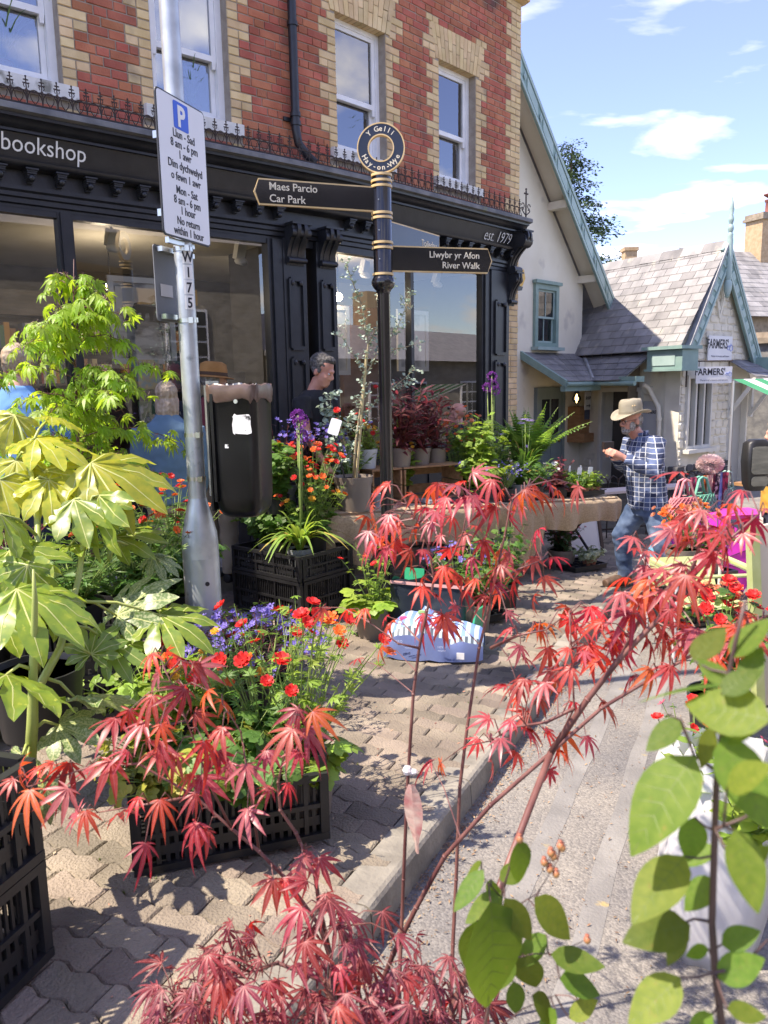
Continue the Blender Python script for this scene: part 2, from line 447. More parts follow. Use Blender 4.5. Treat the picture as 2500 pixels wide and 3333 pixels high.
shop = thing('bookshop_building', 'red and yellow brick bookshop with curved black shopfront', 'building', wl(0, -.35, -.55))
black = mat('shop_black_paint', (.012, .013, .016), (.02, .021, .025), rough=.38, scale=9, bump=.12, bscale=40)
blackm = mat('shop_black_dull', (.012, .0125, .014), (.026, .026, .028), rough=.6, scale=5, bump=.25, bscale=30)
mortar = mat('mortar', (.30, .25, .20), (.38, .33, .27), rough=.95, scale=12, bump=.5, bscale=120)
redm = mat('red_brick', (.37, .105, .058), (.47, .16, .09), rough=.88, scale=5, isl=.16, hue=.012, bump=.5, bscale=70, stain=((.15, .07, .055), 1.9, .60), pos=True)
yelm = mat('yellow_brick', (.60, .42, .21), (.70, .52, .29), rough=.85, scale=6, isl=.13, hue=.008, bump=.4, bscale=70, stain=((.36, .26, .16), 2.4, .60), pos=True)
whitem = mat('white_paint', (.78, .78, .77), (.86, .86, .85), rough=.45, scale=8)
stonew = mat('painted_sill', (.66, .64, .58), (.78, .76, .71), rough=.85, scale=9, bump=.4, stain=((.24, .23, .19), 6, .56))
WIN = [(-3.37, -2.63), (-1.87, -1.135), (.13, .87), (1.775, 2.49)]
ZS, ZH, ZT, ZB = 3.74, 5.03, 6.12, 3.42
SE = 3.47; SW = -4.2
# mortar backing with the window openings left out
mb = MB(); cuts = [SW] + [x for w_ in WIN for x in w_] + [SE]
for i in range(0, len(cuts), 2): rect(mb, cuts[i], cuts[i + 1] - (.012 if cuts[i + 1] == SE else 0), -.357, -.62, ZB - .2, ZT)
for a, b in WIN: rect(mb, a, b, -.357, -.62, ZB - .2, ZS - .09); rect(mb, a, b, -.357, -.62, ZH + .0, ZT)
mb.obj('wall', mortar, shop)
# individual bricks
BM = {}
def brick_mesh(Lb, m, key):
    k = (round(Lb, 3), key)
    if k not in BM:
        mb = MB(); c = .004; d = .11; x, z = Lb / 2, .0325
        vs = [(-x + c, -.001, -z + c), (x - c, -.001, -z + c), (x - c, -.001, z - c), (-x + c, -.001, z - c), (-x, c, -z), (x, c, -z), (x, c, z), (-x, c, z), (-x, d, -z), (x, d, -z), (x, d, z), (-x, d, z)]
        fs = [(0, 1, 2, 3), (0, 4, 5, 1), (1, 5, 6, 2), (2, 6, 7, 3), (3, 7, 4, 0), (4, 8, 9, 5), (5, 9, 10, 6), (6, 10, 11, 7), (7, 11, 8, 4)]
        mb.add(vs, fs); BM[k] = (mb, mb.mesh(key, m))
    return BM[k]
red_list = []; yel_list = []
PITCH = .075; NC = int((ZT - ZB) / PITCH)
q = random.Random(3)
for c in range(NC):
    z = ZB + PITCH * (c + .5)
    # yellow quoins first, then red fill between
    segs = []; blk = (c // 2) % 2
    blocks = []
    for a, b in WIN:
        wd = .225 if blk else .113
        sill = ZS - .14 < z < ZS - .0
        arch = ZH <= z < ZH + .345
        if z < ZH + .39 and not sill:
            blocks.append((a - wd - (.06 if arch else 0), a - (.06 if arch else 0), 'y')); blocks.append((b + (.06 if arch else 0), b + wd + (.06 if arch else 0), 'y'))
        if ZS - .14 < z < ZS - .02: blocks.append((a - .11, b + .11, 'o'))
        elif ZS - .05 < z < ZH: blocks.append((a, b, 'o'))
        elif arch: blocks.append((a - .06, b + .06, 'o'))
    wd = .338 if blk else .225
    blocks.append((SE - wd, SE, 'y'))
    blocks.sort(); cur = SW
    for a, b, k in blocks:
        if a > cur + .02: segs.append((cur, a, 'r'))
        if k == 'y': segs.append((a, b, 'y'))
        cur = max(cur, b)
    for a, b, k in segs:
        if k == 'y':
            n = 2 if b - a > .2 else 1
            if b - a > .3: cutp = [a, a + .113, b] if c % 2 else [a, a + .225, b]
            elif n == 2: cutp = [a, b] if c % 2 else [a, (a + b) / 2, b]
            else: cutp = [a, b]
            for i in range(len(cutp) - 1): yel_list.append(((cutp[i] + cutp[i + 1]) / 2, z, cutp[i + 1] - cutp[i] - .009))
        else:
            x = a; t = c % 2
            off = .0 if c % 2 else .17; first = True
            while x < b - .012:
                Lb = (.225 if (t % 2 == 0) else .1125)
                if first and off: Lb = .17 if b - a > .3 else Lb
                first = False; t += 1
                e = min(x + Lb, b)
                if b - e < .05: e = b
                red_list.append(((x + e) / 2, z, e - x - .010)); x = e
def lay(lst, name, m, o=-.349, parts=300):
    vis = []
    for s, z, Lb in lst:
        p = wl(s, -.35, z); vis.append(((0 if inview(p, .02) else 50) + (p - CAM).length, s, z, Lb))
    vis.sort(); rest = MB(); n = 0
    for d, s, z, Lb in vis:
        if Lb < .012: continue
        Lq = round(Lb, 2) if abs(Lb - round(Lb, 2)) < .004 else Lb
        bmv, me = brick_mesh(Lb if Lb < .1 else round(Lb, 3), m, name)
        Mx = wm(s, o + q.uniform(-.002, .002), z + q.uniform(-.0015, .0015)) @ Matrix.Rotation(q.uniform(-.006, .006), 4, 'Y')
        if n < parts and d < 40:
            ob = mobj(name, me, None, M=Mx); ob.parent = shop; ob.matrix_parent_inverse = PINV[shop.name]; n += 1
        else: rest.add(bmv.v, bmv.f, Mx)
    if rest.v: rest.obj(name + '_courses', m, shop, kind='stuff')
lay(red_list, 'red_brick', redm); lay(yel_list, 'quoin_brick', yelm)
# gauged flat arches
for wi, (a, b) in enumerate(WIN[2:]):
    N_ = 13; mid = (a + b) / 2
    for i in range(N_):
        def xs(k, top): return mid + (k / N_ - .5) * ((b - a + .12) if not top else (b - a + .30))
        g = .004; Mx = wm(mid, -.348, 0)
        for z0, z1, f0, f1 in ((ZH - .012, ZH + .21, 0, .62), (ZH + .218, ZH + .345, .64, 1)) if i % 2 else ((ZH - .012, ZH + .12, 0, .36), (ZH + .128, ZH + .345, .38, 1)):
            def X(k, f): return xs(k, 0) * (1 - f) + xs(k, 1) * f - mid
            mb = MB(); y0, y1 = q.uniform(-.001, .002), .115
            P = [(X(i, f0) + g, z0), (X(i + 1, f0) - g, z0), (X(i + 1, f1) - g, z1), (X(i, f1) + g, z1)]
            mb.add([(x, y0, z) for x, z in P] + [(x, y1, z) for x, z in P], [(0, 1, 2, 3), (0, 4, 5, 1), (1, 5, 6, 2), (2, 6, 7, 3), (3, 7, 4, 0)], Mx)
            mb.obj('voussoir', yelm, shop)
# sash windows
wglass = glass_mat('window_glass', (.86, .9, .92), .30)
dark = mat('dark_room', (.05, .048, .045), (.08, .075, .07), rough=.9, scale=2)
for a, b in WIN:
    mid, hw = (a + b) / 2, (b - a) / 2; Mx = wm(mid, -.46, 0)
    mb = MB()
    for x in (-1, 1): mb.box((x * (hw - .03), .06, (ZS + ZH) / 2), (.06, .12, ZH - ZS), Mx)
    mb.box((0, .06, ZH - .03), (2 * hw - .12, .12, .06), Mx); mb.box((0, .06, ZS + .025), (2 * hw - .12, .12, .05), Mx)
    f = mb.obj('window', whitem, shop)
    zr = 4.29
    for nm, z0, z1, y in (('upper_sash', zr - .025, ZH - .06, .03), ('lower_sash', ZS + .05, zr + .02, .075)):
        mb = MB(); x1 = hw - .062
        for x in (-1, 1): mb.box((x * (x1 - .022), y, (z0 + z1) / 2), (.044, .038, z1 - z0), Mx)
        mb.box((0, y, z1 - .02), (2 * x1 - .088, .038, .04), Mx); mb.box((0, y, z0 + .025), (2 * x1 - .088, .038, .05), Mx)
        if nm == 'upper_sash':
            for x in (-1, 1): mb.box((x * (x1 - .022), y, z0 - .03), (.03, .03, .06), Mx, taper=1.3)
        mb.obj('sash', whitem, f)
        mb = MB(); mb.box((0, y, (z0 + z1) / 2), (2 * x1 - .09, .004, z1 - z0 - .09), Mx); mb.obj('pane', wglass, f)
    mb = MB(); sweep(mb, [(-.30, ZS - .12), (-.295, ZS - .02), (-.31, ZS - .012), (-.47, ZS + .005), (-.47, ZS - .12)], a - .1, b + .1, .2); mb.obj('sill', stonew, f)
# upper rooms seen through the panes
mb = MB()
for a, b in WIN:
    sweep(mb, [(-.64, 3.5), (-2.6, 3.5), (-2.6, 5.6), (-.64, 5.6)], a - .35, b + .35, .3, closed=False)
    for s in (a - .35, b + .35): sweep(mb, [(-.64, 3.5), (-2.6, 3.5), (-2.6, 5.6), (-.64, 5.6)], s - .01, s + .01, .1)
mb.obj('upper_room', mat('upper_room_plaster', (.34, .33, .31), (.42, .41, .38), rough=.9, scale=1), shop)
# eaves: corbel courses, gutter, roof and rear mass
mb = MB(); sweep(mb, [(-.34, ZT), (-.26, ZT + .02), (-.26, ZT + .09), (-.20, ZT + .11), (-.20, ZT + .2), (-.62, ZT + .2), (-.62, ZT)], SW - 4, SE + .06, .3); mb.obj('eaves_corbel', yelm, shop)
mb = MB(); sweep(mb, [(-.20, ZT + .21), (-.08, ZT + .22), (-.05, ZT + .32), (-.2, ZT + .34)], SW - 4, SE + .08, .3); mb.obj('gutter', blackm, shop)
slatem = mat('roof_slate', (.19, .185, .19), (.29, .275, .275), rough=.75, scale=5, isl=.18, hue=.02, bump=.3, bscale=40, stain=((.36, .35, .30), 7, .66), pos=True)
mb = MB(); sweep(mb, [(-.15, ZT + .3), (-3.6, ZT + 2.3), (-7, ZT + .3)], SW - 4, SE + .1, .4); mb.obj('roof', slatem, shop)
mb = MB(); rect(mb, SW - 4, SW, -.36, -.66, -1, ZT); rect(mb, SW - 4, SE - .02, -6.6, -7, -1, ZT); rect(mb, SE - .32, SE - .015, -.63, -6.6, -1, ZT); mb.obj('rear_wall', redm, shop)
# rainwater pipe on the brick
mb = MB(); mb.tube([wl(-.465, -.285, z) for z in (6.2, 5.2, 4.5, 4.0, 3.78)], .042, 12); mb.tube([wl(-.465, -.285, 3.8), wl(-.45, -.27, 3.66), wl(-.36, -.24, 3.55), wl(-.30, -.2, 3.49)], .042, 12)
for z in (3.84, 3.92, 4.72, 5.6): mb.tube([wl(-.465, -.285, z - .02), wl(-.465, -.285, z + .02)], .052, 12)
for z in (3.88,): mb.box((0, 0, 0), (.16, .02, .035), wm(-.49, -.335, z))
mb.obj('rainwater_pipe', black, shop, smooth=True)
# cornice, fascia and mouldings
S0, S1 = -4.2, 3.2
lead = mat('cornice_lead', (.10, .105, .115), (.19, .19, .195), rough=.7, scale=7, bump=.3, stain=((.16, .17, .08), 3.5, .64))
mb = MB(); sweep(mb, [(-.36, 3.462), (-.30, 3.45), (.01, 3.412), (.018, 3.405), (.018, 3.365), (-.02, 3.355), (-.36, 3.355)], S0, S1 + .02, .15); mb.obj('cornice_flashing', lead, shop)
mb = MB(); sweep(mb, [(-.02, 3.352), (-.022, 3.33), (-.045, 3.325), (-.06, 3.30), (-.085, 3.278), (-.11, 3.27), (-.11, 3.25), (-.36, 3.25), (-.36, 3.352)], S0, S1, .15); mb.obj('cornice', black, shop, smooth=True, sharp=50)
mb = MB(); sweep(mb, [(-.135, 3.248), (-.195, 3.06), (-.36, 3.06), (-.36, 3.248)], S0, S1 - .05, .15); mb.obj('fascia_board', black, shop)
mb = MB(); sweep(mb, [(-.13, 3.058), (-.135, 3.035), (-.16, 3.02), (-.19, 3.012), (-.36, 3.012), (-.36, 3.058)], S0, S1 - .03, .15); mb.obj('fascia_moulding', black, shop, smooth=True, sharp=50)
mb = MB(); sweep(mb, [(-.245, 3.01), (-.245, 2.90), (-.215, 2.895), (-.215, 2.865), (-.235, 2.85), (-.235, 2.82), (-.255, 2.81), (-.255, 2.775), (-.275, 2.765), (-.275, 2.74), (-.37, 2.74), (-.37, 3.01)], S0, S1 - .08, .15); mb.obj('architrave', black, shop)
# corbels under the fascia
mb = MB(); mb.add([], [])
for i in range(7):
    a0, a1 = math.pi / 2 * i / 7, math.pi / 2 * (i + 1) / 7
    mb.box((0, -.055 + .055 * (i / 6.0) ** 1.6, -.008 - i * .014), (.075 - .006 * i, .11 - .1 * (i / 6.0) ** 1.6, .0145))
mb.ball((0, -.085, -.055), (.026, .026, .03), 8); mb.box((0, -.06, .004), (.095, .125, .012))
cme = mb.mesh('corbel', black, True, 50)
s = -4.1
while s < 3.1:
    if not (-.72 < s < -.05):
        o = mobj('corbel', cme, None, M=wm(s, -.248, 3.003)); o.parent = shop; o.matrix_parent_inverse = PINV[shop.name]
    s += .222
# lettering
ltm = mat('sign_white', (.82, .82, .8), rough=.5)
def fascia_text(txt, s_c, zc, size, xs=1, shear=0, bold=0, col_=ltm):
    h = head(s_c); Mx = wm(s_c, -.153, zc) @ Matrix.Rotation(R(90 + 17.7), 4, 'X') @ Matrix.Translation((0, -size * .3, .003))
    me = text_mesh(txt, size, Mx, col_, 'lettering', align='CENTER', shear=shear, xs=xs, bold=bold); mobj('lettering', me, shop)
fascia_text('bookshop', -2.88, 3.175, .175, xs=.9)
fascia_text('est. 1979', 2.68, 3.145, .19, xs=.82, shear=.25, bold=-.003)
# iron cresting
iron = mat('cresting_iron', (.02, .018, .018), (.06, .035, .025), rough=.75, scale=30)
mb = MB()
mb.box((0, 0, .105), (.007, .007, .21))
for z in (.165, .188): mb.box((0, 0, z), (.030 if z < .17 else .022, .008, .008))
mb.ball((0, 0, .212), .008, 6)
for sx in (-1, 1):
    mb.tube([(sx * .055 * (1 - math.cos(t)) / 1 * 1, 0, .03 + .095 * math.sin(t)) for t in [i * math.pi / 10 for i in range(6)]], .0042, 4)
    mb.tube([(sx * (.052 - .026 * math.sin(t)), 0, .03 + .03 * t) for t in [i * .5 for i in range(5)]], .0035, 4)
    mb.tube([(sx * .012, 0, .135), (sx * .019, 0, .15), (sx * .014, 0, .16)], .0035, 4)
    mb.ball((sx * .02, 0, .166), .006, 5); mb.ball((sx * .015, 0, .188), .005, 5)
mb.ball((0, 0, .115), (.012, .006, .018), 6)
crm = mb.mesh('cresting_finial', iron, True)
s = -3.55
while s < 3.08:
    o = mobj('cresting_finial', crm, None, M=wm(s, -.075, 3.425)); o.parent = shop; o.matrix_parent_inverse = PINV[shop.name]; s += .11
mb = MB(); rect(mb, -3.6, 3.1, -.083, -.069, 3.44, 3.452, .1); rect(mb, -3.6, 3.1, -.081, -.071, 3.535, 3.543, .1); mb.obj('cresting_rail', iron, shop)
mb = MB(); Mx = wm(3.16, -.05, 3.43)
mb.tube([(0, 0, 0), (0, 0, .33)], .009, 6, M=Mx); mb.box((0, 0, .29), (.075, .012, .014), Mx); mb.ball((0, 0, .345), .014, 6, Mx)
for sx in (-1, 1):
    mb.tube([(sx * (.01 + .10 * math.sin(t * .5) * (1 - t / 14)), 0, .03 + .055 * t * .55 * (1 - t / 9)) for t in [i * .5 for i in range(11)]], .007, 5, M=Mx)
    mb.tube([(sx * (.07 + .03 * math.cos(t)), 0, .14 + .03 * math.sin(t)) for t in [i * .6 for i in range(10)]], .006, 5, M=Mx); mb.ball((sx * .035, 0, .29), .012, 5, Mx)
mb.obj('corner_finial', iron, shop, smooth=True)
# shop window joinery
def post(mb, s0, s1, z0, z1, o=-.24, d=.13): rect(mb, s0, s1, o, o - d, z0, z1, .2)
ZSILL = .55
for s0, s1, o in ((-2.77, -2.69, -.25), (-2.79, -2.75, -.27), (-2.71, -2.67, -.27), (-.86, -.80, -.26), (-.82, -.70, -.235), (2.52, 2.57, -.27), (2.56, 2.66, -.245), (1.145, 1.195, -.27)): mb = MB(); post(mb, s0, s1, .5, 2.742, o, .1); mb.obj('mullion', black, shop)
mb = MB(); sweep(mb, [(-.275, 2.745), (-.275, 2.70), (-.36, 2.70), (-.36, 2.745)], -4, 2.6, .2); sweep(mb, [(-.20, ZSILL), (-.20, ZSILL + .05), (-.26, ZSILL + .075), (-.38, ZSILL + .075), (-.38, ZSILL)], -4, 2.62, .2); mb.obj('window_rail', black, shop)
mb = MB(); sweep(mb, [(-.25, -1), (-.25, ZSILL - .003), (-.37, ZSILL - .003), (-.37, -1)], -4, 2.62, .2)
for s in [-3.6, -3.0, -2.4, -1.8, -1.2, .2, .8, 1.4, 2.0]: rect(mb, s, s + .5, -.235, -.249, -.2, .45, .2)
mb.obj('stall_riser', black, shop)
sglass = glass_mat('shop_glass', (.93, .95, .95), .17)
for a, b in ((-4.0, -2.78), (-2.69, -.83), (-.06, 1.15), (1.19, 2.54)):
    mb = MB()                            # plate glass is flat: chord between the two ends
    A_, B_ = wl(a, -.315, 0), wl(b, -.315, 0)
    vs = [(A_.x, A_.y, ZSILL + .06), (B_.x, B_.y, ZSILL + .06), (B_.x, B_.y, 2.71), (A_.x, A_.y, 2.71)]
    mb.add(vs, [(0, 1, 2, 3)]); mb.obj('shop_pane', sglass, shop)
# pilasters with sunk panels and console brackets
for s0, s1 in ((-.71, -.44), (-.31, -.055), (2.66, 3.06)):
    mb = MB(); rect(mb, s0, s1, -.225, -.42, -1, 2.76, .1); p = mb.obj('pilaster', black, shop)
    mb = MB(); g = (s1 - s0)
    for z0, z1 in ((1.72, 2.38), (.75, 1.62), (-.2, .6)):
        for sa, sb in ((s0 + g * .16, s0 + g * .24), (s1 - g * .24, s1 - g * .16)): rect(mb, sa, sb, -.2, -.226, z0, z1, .1)
        for z in (z0, z1): rect(mb, s0 + g * .24, s1 - g * .24, -.2, -.226, z - .02, z + .02, .1)
        Mx = wm((s0 + s1) / 2, -.205, z1 - .035)
        for sx in (-1, 1): mb.ball((sx * g * .18, 0, 0), (g * .09, .02, .03), 8, Mx)
    mb.obj('pilaster_panel', black, p)
def console(s, wd, z1, hgt, out):
    mb = MB(); N_ = 16; prev = None; Mx = wm(s, -.226, z1); P = []
    for i in range(N_ + 1):
        t = i / N_; P.append((-out * (1 - t) ** 1.2 * (1 + .35 * math.sin(t * math.pi * 2)) - .012, -hgt * t))
    for k in range(5):
        x = (k - 2) * wd / 5; rr = .8 + .2 * (k % 2)
        vs = []
        for y, z in P: vs += [(x - wd / 10, y * rr, z), (x + wd / 10, y * rr, z), (x + wd / 10, .01, z), (x - wd / 10, .01, z)]
        fs = [(i * 4 + j, i * 4 + (j + 1) % 4, (i + 1) * 4 + (j + 1) % 4, (i + 1) * 4 + j) for i in range(N_) for j in range(4)] + [(3, 2, 1, 0), tuple(N_ * 4 + j for j in range(4))]
        mb.add(vs, fs, Mx)
    mb.tube([(-wd / 2 - .008, -out * .72, -hgt * .2), (wd / 2 + .008, -out * .72, -hgt * .2)], out * .33, 12, M=Mx)
    mb.tube([(-wd / 2 - .005, -out * .28, -hgt * .88), (wd / 2 + .005, -out * .28, -hgt * .88)], out * .2, 10, M=Mx)
    mb.box((0, -out * .5, .01), (wd + .03, out + .03, .02), Mx)
    mb.obj('console_bracket', black, shop, smooth=True, sharp=45)
console(-.575, .2, 2.87, .36, .14); console(-.18, .19, 2.87, .36, .14)
console(3.1, .16, 3.24, .52, .26); console(3.1, .13, 2.74, .4, .13)
# brick return beside the shopfront
q = random.Random(8); rows = []
c = 0; z = -.95
yl2 = []; rl2 = []
while z < 3.38:
    if c % 6 in (0, 1): yl2.append((3.17, z, .09 if 0 else .102)); yl2.append((3.35, z, .215))
    else:
        (rl2 if c % 6 in (2, 3) and c % 12 > 5 else yl2).append((3.12, z, .102)); yl2.append((3.235, z, .102)) ; yl2.append((3.38, z, .17))
    z += PITCH; c += 1
for lst, m, nm in ((yl2, yelm, 'quoin_brick'), (rl2, redm, 'red_brick')):
    for s, z, Lb in lst:
        ob = mobj(nm, brick_mesh(Lb, m, nm)[1], None, M=wm(s, -.351 + q.uniform(-.002, .002), z)); ob.parent = shop; ob.matrix_parent_inverse = PINV[shop.name]
mb = MB(); rect(mb, 3.06, SE - .012, -.358, -.6, -1, 3.4); mb.obj('quoin_backing', mortar, shop)
# interior of the shop
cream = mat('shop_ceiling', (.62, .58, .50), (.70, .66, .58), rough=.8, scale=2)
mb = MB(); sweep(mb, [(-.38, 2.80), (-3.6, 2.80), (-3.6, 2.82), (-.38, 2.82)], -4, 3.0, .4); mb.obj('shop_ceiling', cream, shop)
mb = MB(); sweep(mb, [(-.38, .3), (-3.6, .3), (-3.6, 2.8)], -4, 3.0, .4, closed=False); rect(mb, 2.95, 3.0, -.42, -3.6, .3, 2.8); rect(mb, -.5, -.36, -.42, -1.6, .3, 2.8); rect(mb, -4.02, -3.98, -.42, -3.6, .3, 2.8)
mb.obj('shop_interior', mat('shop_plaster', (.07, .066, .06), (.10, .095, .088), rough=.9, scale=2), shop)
shelf = mat('shelf_wood', (.05, .04, .035), (.09, .07, .055), rough=.6, scale=3, stretch=(1, 1, 8))
mb = MB()
for z in (.62, .98, 1.34): rect(mb, -2.66, -.9, -.45, -.72, z - .025, z, .3)
rect(mb, -2.66, -.9, -.72, -.74, .6, 1.5, .3); mb.obj('window_shelf', shelf, shop)
# bookcases at the back of the shop
def bookcase(label, s0, s1, o, seed):
    t = thing('bookcase', label, 'bookcase', wl((s0 + s1) / 2, o, .3)); q = random.Random(seed); mb = MB()
    for z in (.32, .68, 1.04, 1.40, 1.76, 2.12): rect(mb, s0, s1, o, o - .26, z, z + .025, .4)
    for s in (s0, s1, (s0 + s1) / 2): rect(mb, s - .015, s + .015, o, o - .26, .3, 2.4, .4)
    rect(mb, s0, s1, o - .25, o - .27, .3, 2.4, .4); mb.obj('carcass', shelf, t); B_ = {}
    cols = [mat('spine_%d' % i, c, rough=.5) for i, c in enumerate(((.35, .05, .04), (.05, .10, .22), (.5, .42, .25), (.06, .18, .09), (.6, .58, .52), (.30, .14, .05), (.08, .08, .09), (.5, .25, .04)))]
    for z in (.345, .705, 1.065, 1.425, 1.785):
        s = s0 + .04
        while s < s1 - .06:
            w_ = q.choice((.025, .035, .045, .055)); h_ = q.choice((.2, .23, .26)); k = (w_, h_, q.randrange(8))
            if k not in B_: m_ = MB(); m_.box((0, .1, h_ / 2), (w_, .18, h_)); B_[k] = m_.mesh('book_spine', cols[k[2]])
            if q.random() < .9: ob = mobj('book_spine', B_[k], None, M=wm(s, o - .02, z)); ob.parent = t; ob.matrix_parent_inverse = PINV[t.name]
            s += w_ + .002
bookcase('tall dark bookcase full of books at the back of the larger window', -3.2, -.75, -2.3, 1); bookcase('tall dark bookcase full of books at the back of the smaller window', 1.3, 2.7, -2.0, 2)
# ================================================================ neighbours down the street
def fm(P, deg):
    a = R(deg); return Matrix(((math.sin(a), -math.cos(a), 0, P[0]), (math.cos(a), math.sin(a), 0, P[1]), (0, 0, 1, P[2]), (0, 0, 0, 1)))
ZG = -.75
limew = mat('cream_render', (.72, .67, .53), (.79, .745, .61), rough=.92, scale=1.6, bump=.25, bscale=9, stain=((.58, .54, .45), 2.2, .62))
sage = mat('sage_paint', (.19, .30, .27), (.24, .36, .325), rough=.5, scale=5)
sagel = mat('sage_light', (.30, .42, .39), (.35, .47, .44), rough=.5, scale=5)
pane2 = glass_mat('cottage_glass', (.7, .75, .75), .14)
W = fm((4.2, 16.45, 0), 43)              # X: along the white wall, 0 at its right-hand corner, negative toward the bookshop
wh = thing('cream_cottage', 'cream rendered cottage with sage green bargeboard beside the bookshop', 'building', W @ Vector((-1.5, 0, ZG)))
SL = 1.04
mb = MB(); ap = -3.7
def gy(u, z0=3.28): return z0 + (0 - u) * SL if u > ap else z0 + (0 - ap) * SL - (ap - u) * SL
# wall with the window opening left out
def wallpoly(pts): mb.add([(x, 0, z) for x, z in pts] + [(x, .3, z) for x, z in pts], [tuple(range(len(pts))), tuple(range(2 * len(pts) - 1, len(pts) - 1, -1))] + [(i, i + len(pts), (i + 1) % len(pts) + len(pts), (i + 1) % len(pts)) for i in range(len(pts))], W)
wu0, wu1, wz0, wz1 = -1.90, -1.04, 2.02, 3.2
wallpoly([(wu1, ZG - .3), (0, ZG - .3), (0, gy(0)), (wu1, gy(wu1))]); wallpoly([(wu0, ZG - .3), (wu1, ZG - .3), (wu1, wz0), (wu0, wz0)]); wallpoly([(wu0, wz1), (wu1, wz1), (wu1, gy(wu1)), (wu0, gy(wu0))]); wallpoly([(-7.4, ZG - .3), (wu0, ZG - .3), (wu0, gy(wu0)), (ap, gy(ap)), (-7.4, gy(-7.4))])
mb.obj('gable_wall', limew, wh)
mb = MB(); mb.box((-.15, 4, 1), (.3, 7.4, 4.5), W); mb.obj('side_wall', limew, wh)
# roof and bargeboard
mb = MB(); t = math.atan(SL)
def along(u0, u1, y0, y1, dz0, dz1):
    P = []
    for u in (u0, u1):
        for y in (y0, y1):
            for dz in (dz0, dz1): P.append((u, y, 3.34 - u * SL + dz))
    mb.add(P, [(0, 1, 3, 2), (4, 6, 7, 5), (0, 4, 5, 1), (2, 3, 7, 6), (0, 2, 6, 4), (1, 5, 7, 3)], W)
along(ap, .82, -.42, 7, .10, .18); 
mb.add([(ap, -.42, 3.34 - ap * SL + .18), (ap, 7, 3.34 - ap * SL + .18), (-8, 7, 2.6), (-8, -.42, 2.6)], [(0, 1, 2, 3)], W)
mb.obj('roof', slatem, wh)
mb = MB(); along(ap, .80, -.40, 0.0, .045, .095); mb.obj('soffit', limew, wh)
mb = MB(); along(ap, .86, -.455, -.42, -.23, .20); brg = mb.obj('bargeboard', sage, wh)
mb = MB(); along(ap, .87, -.475, -.456, .12, .21); along(ap, .87, -.475, -.456, -.24, -.17); mb.obj('barge_moulding', sagel, brg)
k = 0; u = .55
while u > ap + .1:
    mb = MB(); along(u - .34, u, -.468, -.457, -.13, .08)
    mb.obj('barge_panel', sagel, brg)
    mb = MB(); c = u - .42; zc = 3.34 - c * SL - .02
    mb.add([(c - .05, -.475, zc), (c, -.475, zc - .085), (c + .05, -.475, zc), (c, -.475, zc + .085), (c, -.49, zc)], [(0, 1, 4), (1, 2, 4), (2, 3, 4), (3, 0, 4)], W); mb.obj('barge_boss', sagel, brg)
    u -= .52
for u in (-1.35, -.15):                  # purlin ends
    mb = MB(); mb.box((u, -.2, 3.24 - u * SL), (.16, .4, .14), W); mb.obj('purlin_end', limew, wh)
# sash window
mb = MB()
for x in (wu0 + .05, wu1 - .05): mb.box((x, .0, (wz0 + wz1) / 2), (.10, .12, wz1 - wz0), W)
mb.box(((wu0 + wu1) / 2, 0, wz1 - .05), (wu1 - wu0 - .2, .12, .1), W); mb.box(((wu0 + wu1) / 2, 0, wz0 + .04), (wu1 - wu0 - .2, .12, .08), W); mb.box(((wu0 + wu1) / 2, -.06, wz1 + .03), (wu1 - wu0 + .08, .1, .06), W)
wf = mb.obj('window', sage, wh)
for z0, z1, y in ((2.56, 3.1, 0), (2.1, 2.6, .035)):
    mb = MB(); x0, x1 = wu0 + .1, wu1 - .1
    for x in (x0 + .02, x1 - .02, (x0 + x1) / 2): mb.box((x, y, (z0 + z1) / 2), (.04 if x != (x0 + x1) / 2 else .02, .03, z1 - z0), W)
    for z in (z0 + .02, z1 - .02): mb.box(((x0 + x1) / 2, y, z), (x1 - x0, .026, .04), W)
    mb.obj('sash', sagel, wf); mb = MB(); mb.box(((x0 + x1) / 2, y, (z0 + z1) / 2), (x1 - x0, .004, z1 - z0), W); mb.obj('pane', pane2, wf)
mb = MB(); mb.box(((wu0 + wu1) / 2, -.06, wz0 - .035), (wu1 - wu0 + .12, .22, .06), W); mb.obj('sill', sagel, wf)
mb = MB(); mb.box(((wu0 + wu1) / 2, .6, 2.6), (1.2, .02, 1.5), W); mb.obj('room_back', dark, wh)
# door under the porch
def leafdoor(Mx, u0, u1, z0, z1, m, par, panes=1):
    mb = MB(); mb.box(((u0 + u1) / 2, -.02, (z0 + z1) / 2), (u1 - u0, .05, z1 - z0), Mx); d = mb.obj('door', m, par)
    wd = u1 - u0
    for a, b, c_, d_, nm in ((.14, .46, .55, .93, 'pane'), (.54, .86, .55, .93, 'pane'), (.14, .46, .08, .46, 'door_panel'), (.54, .86, .08, .46, 'door_panel')):
        mb = MB(); mb.box((u0 + wd * (a + b) / 2, -.048, z0 + (z1 - z0) * (c_ + d_) / 2), (wd * (b - a), .01, (z1 - z0) * (d_ - c_)), Mx); mb.obj(nm, mat('door_glass', (.03, .035, .04), rough=.1) if nm == 'pane' else m, d)
    mb = MB()
    for x in (u0 - .05, u1 + .05): mb.box((x, -.03, (z0 + z1) / 2), (.1, .09, z1 - z0), Mx)
    mb.box(((u0 + u1) / 2, -.03, z1 + .05), (wd + .2, .09, .1), Mx); mb.obj('door_frame', m, d)
    mb = MB(); mb.ball((u1 - .1, -.07, z0 + (z1 - z0) * .48), .03, 8, Mx); mb.obj('door_knob', mat('brass', (.45, .3, .1), metal=1, rough=.3), d)
doorm = mat('grey_green_door', (.17, .22, .215), (.2, .25, .24), rough=.5, scale=4)
leafdoor(W, -1.72, -.85, ZG, 1.14, doorm, wh)
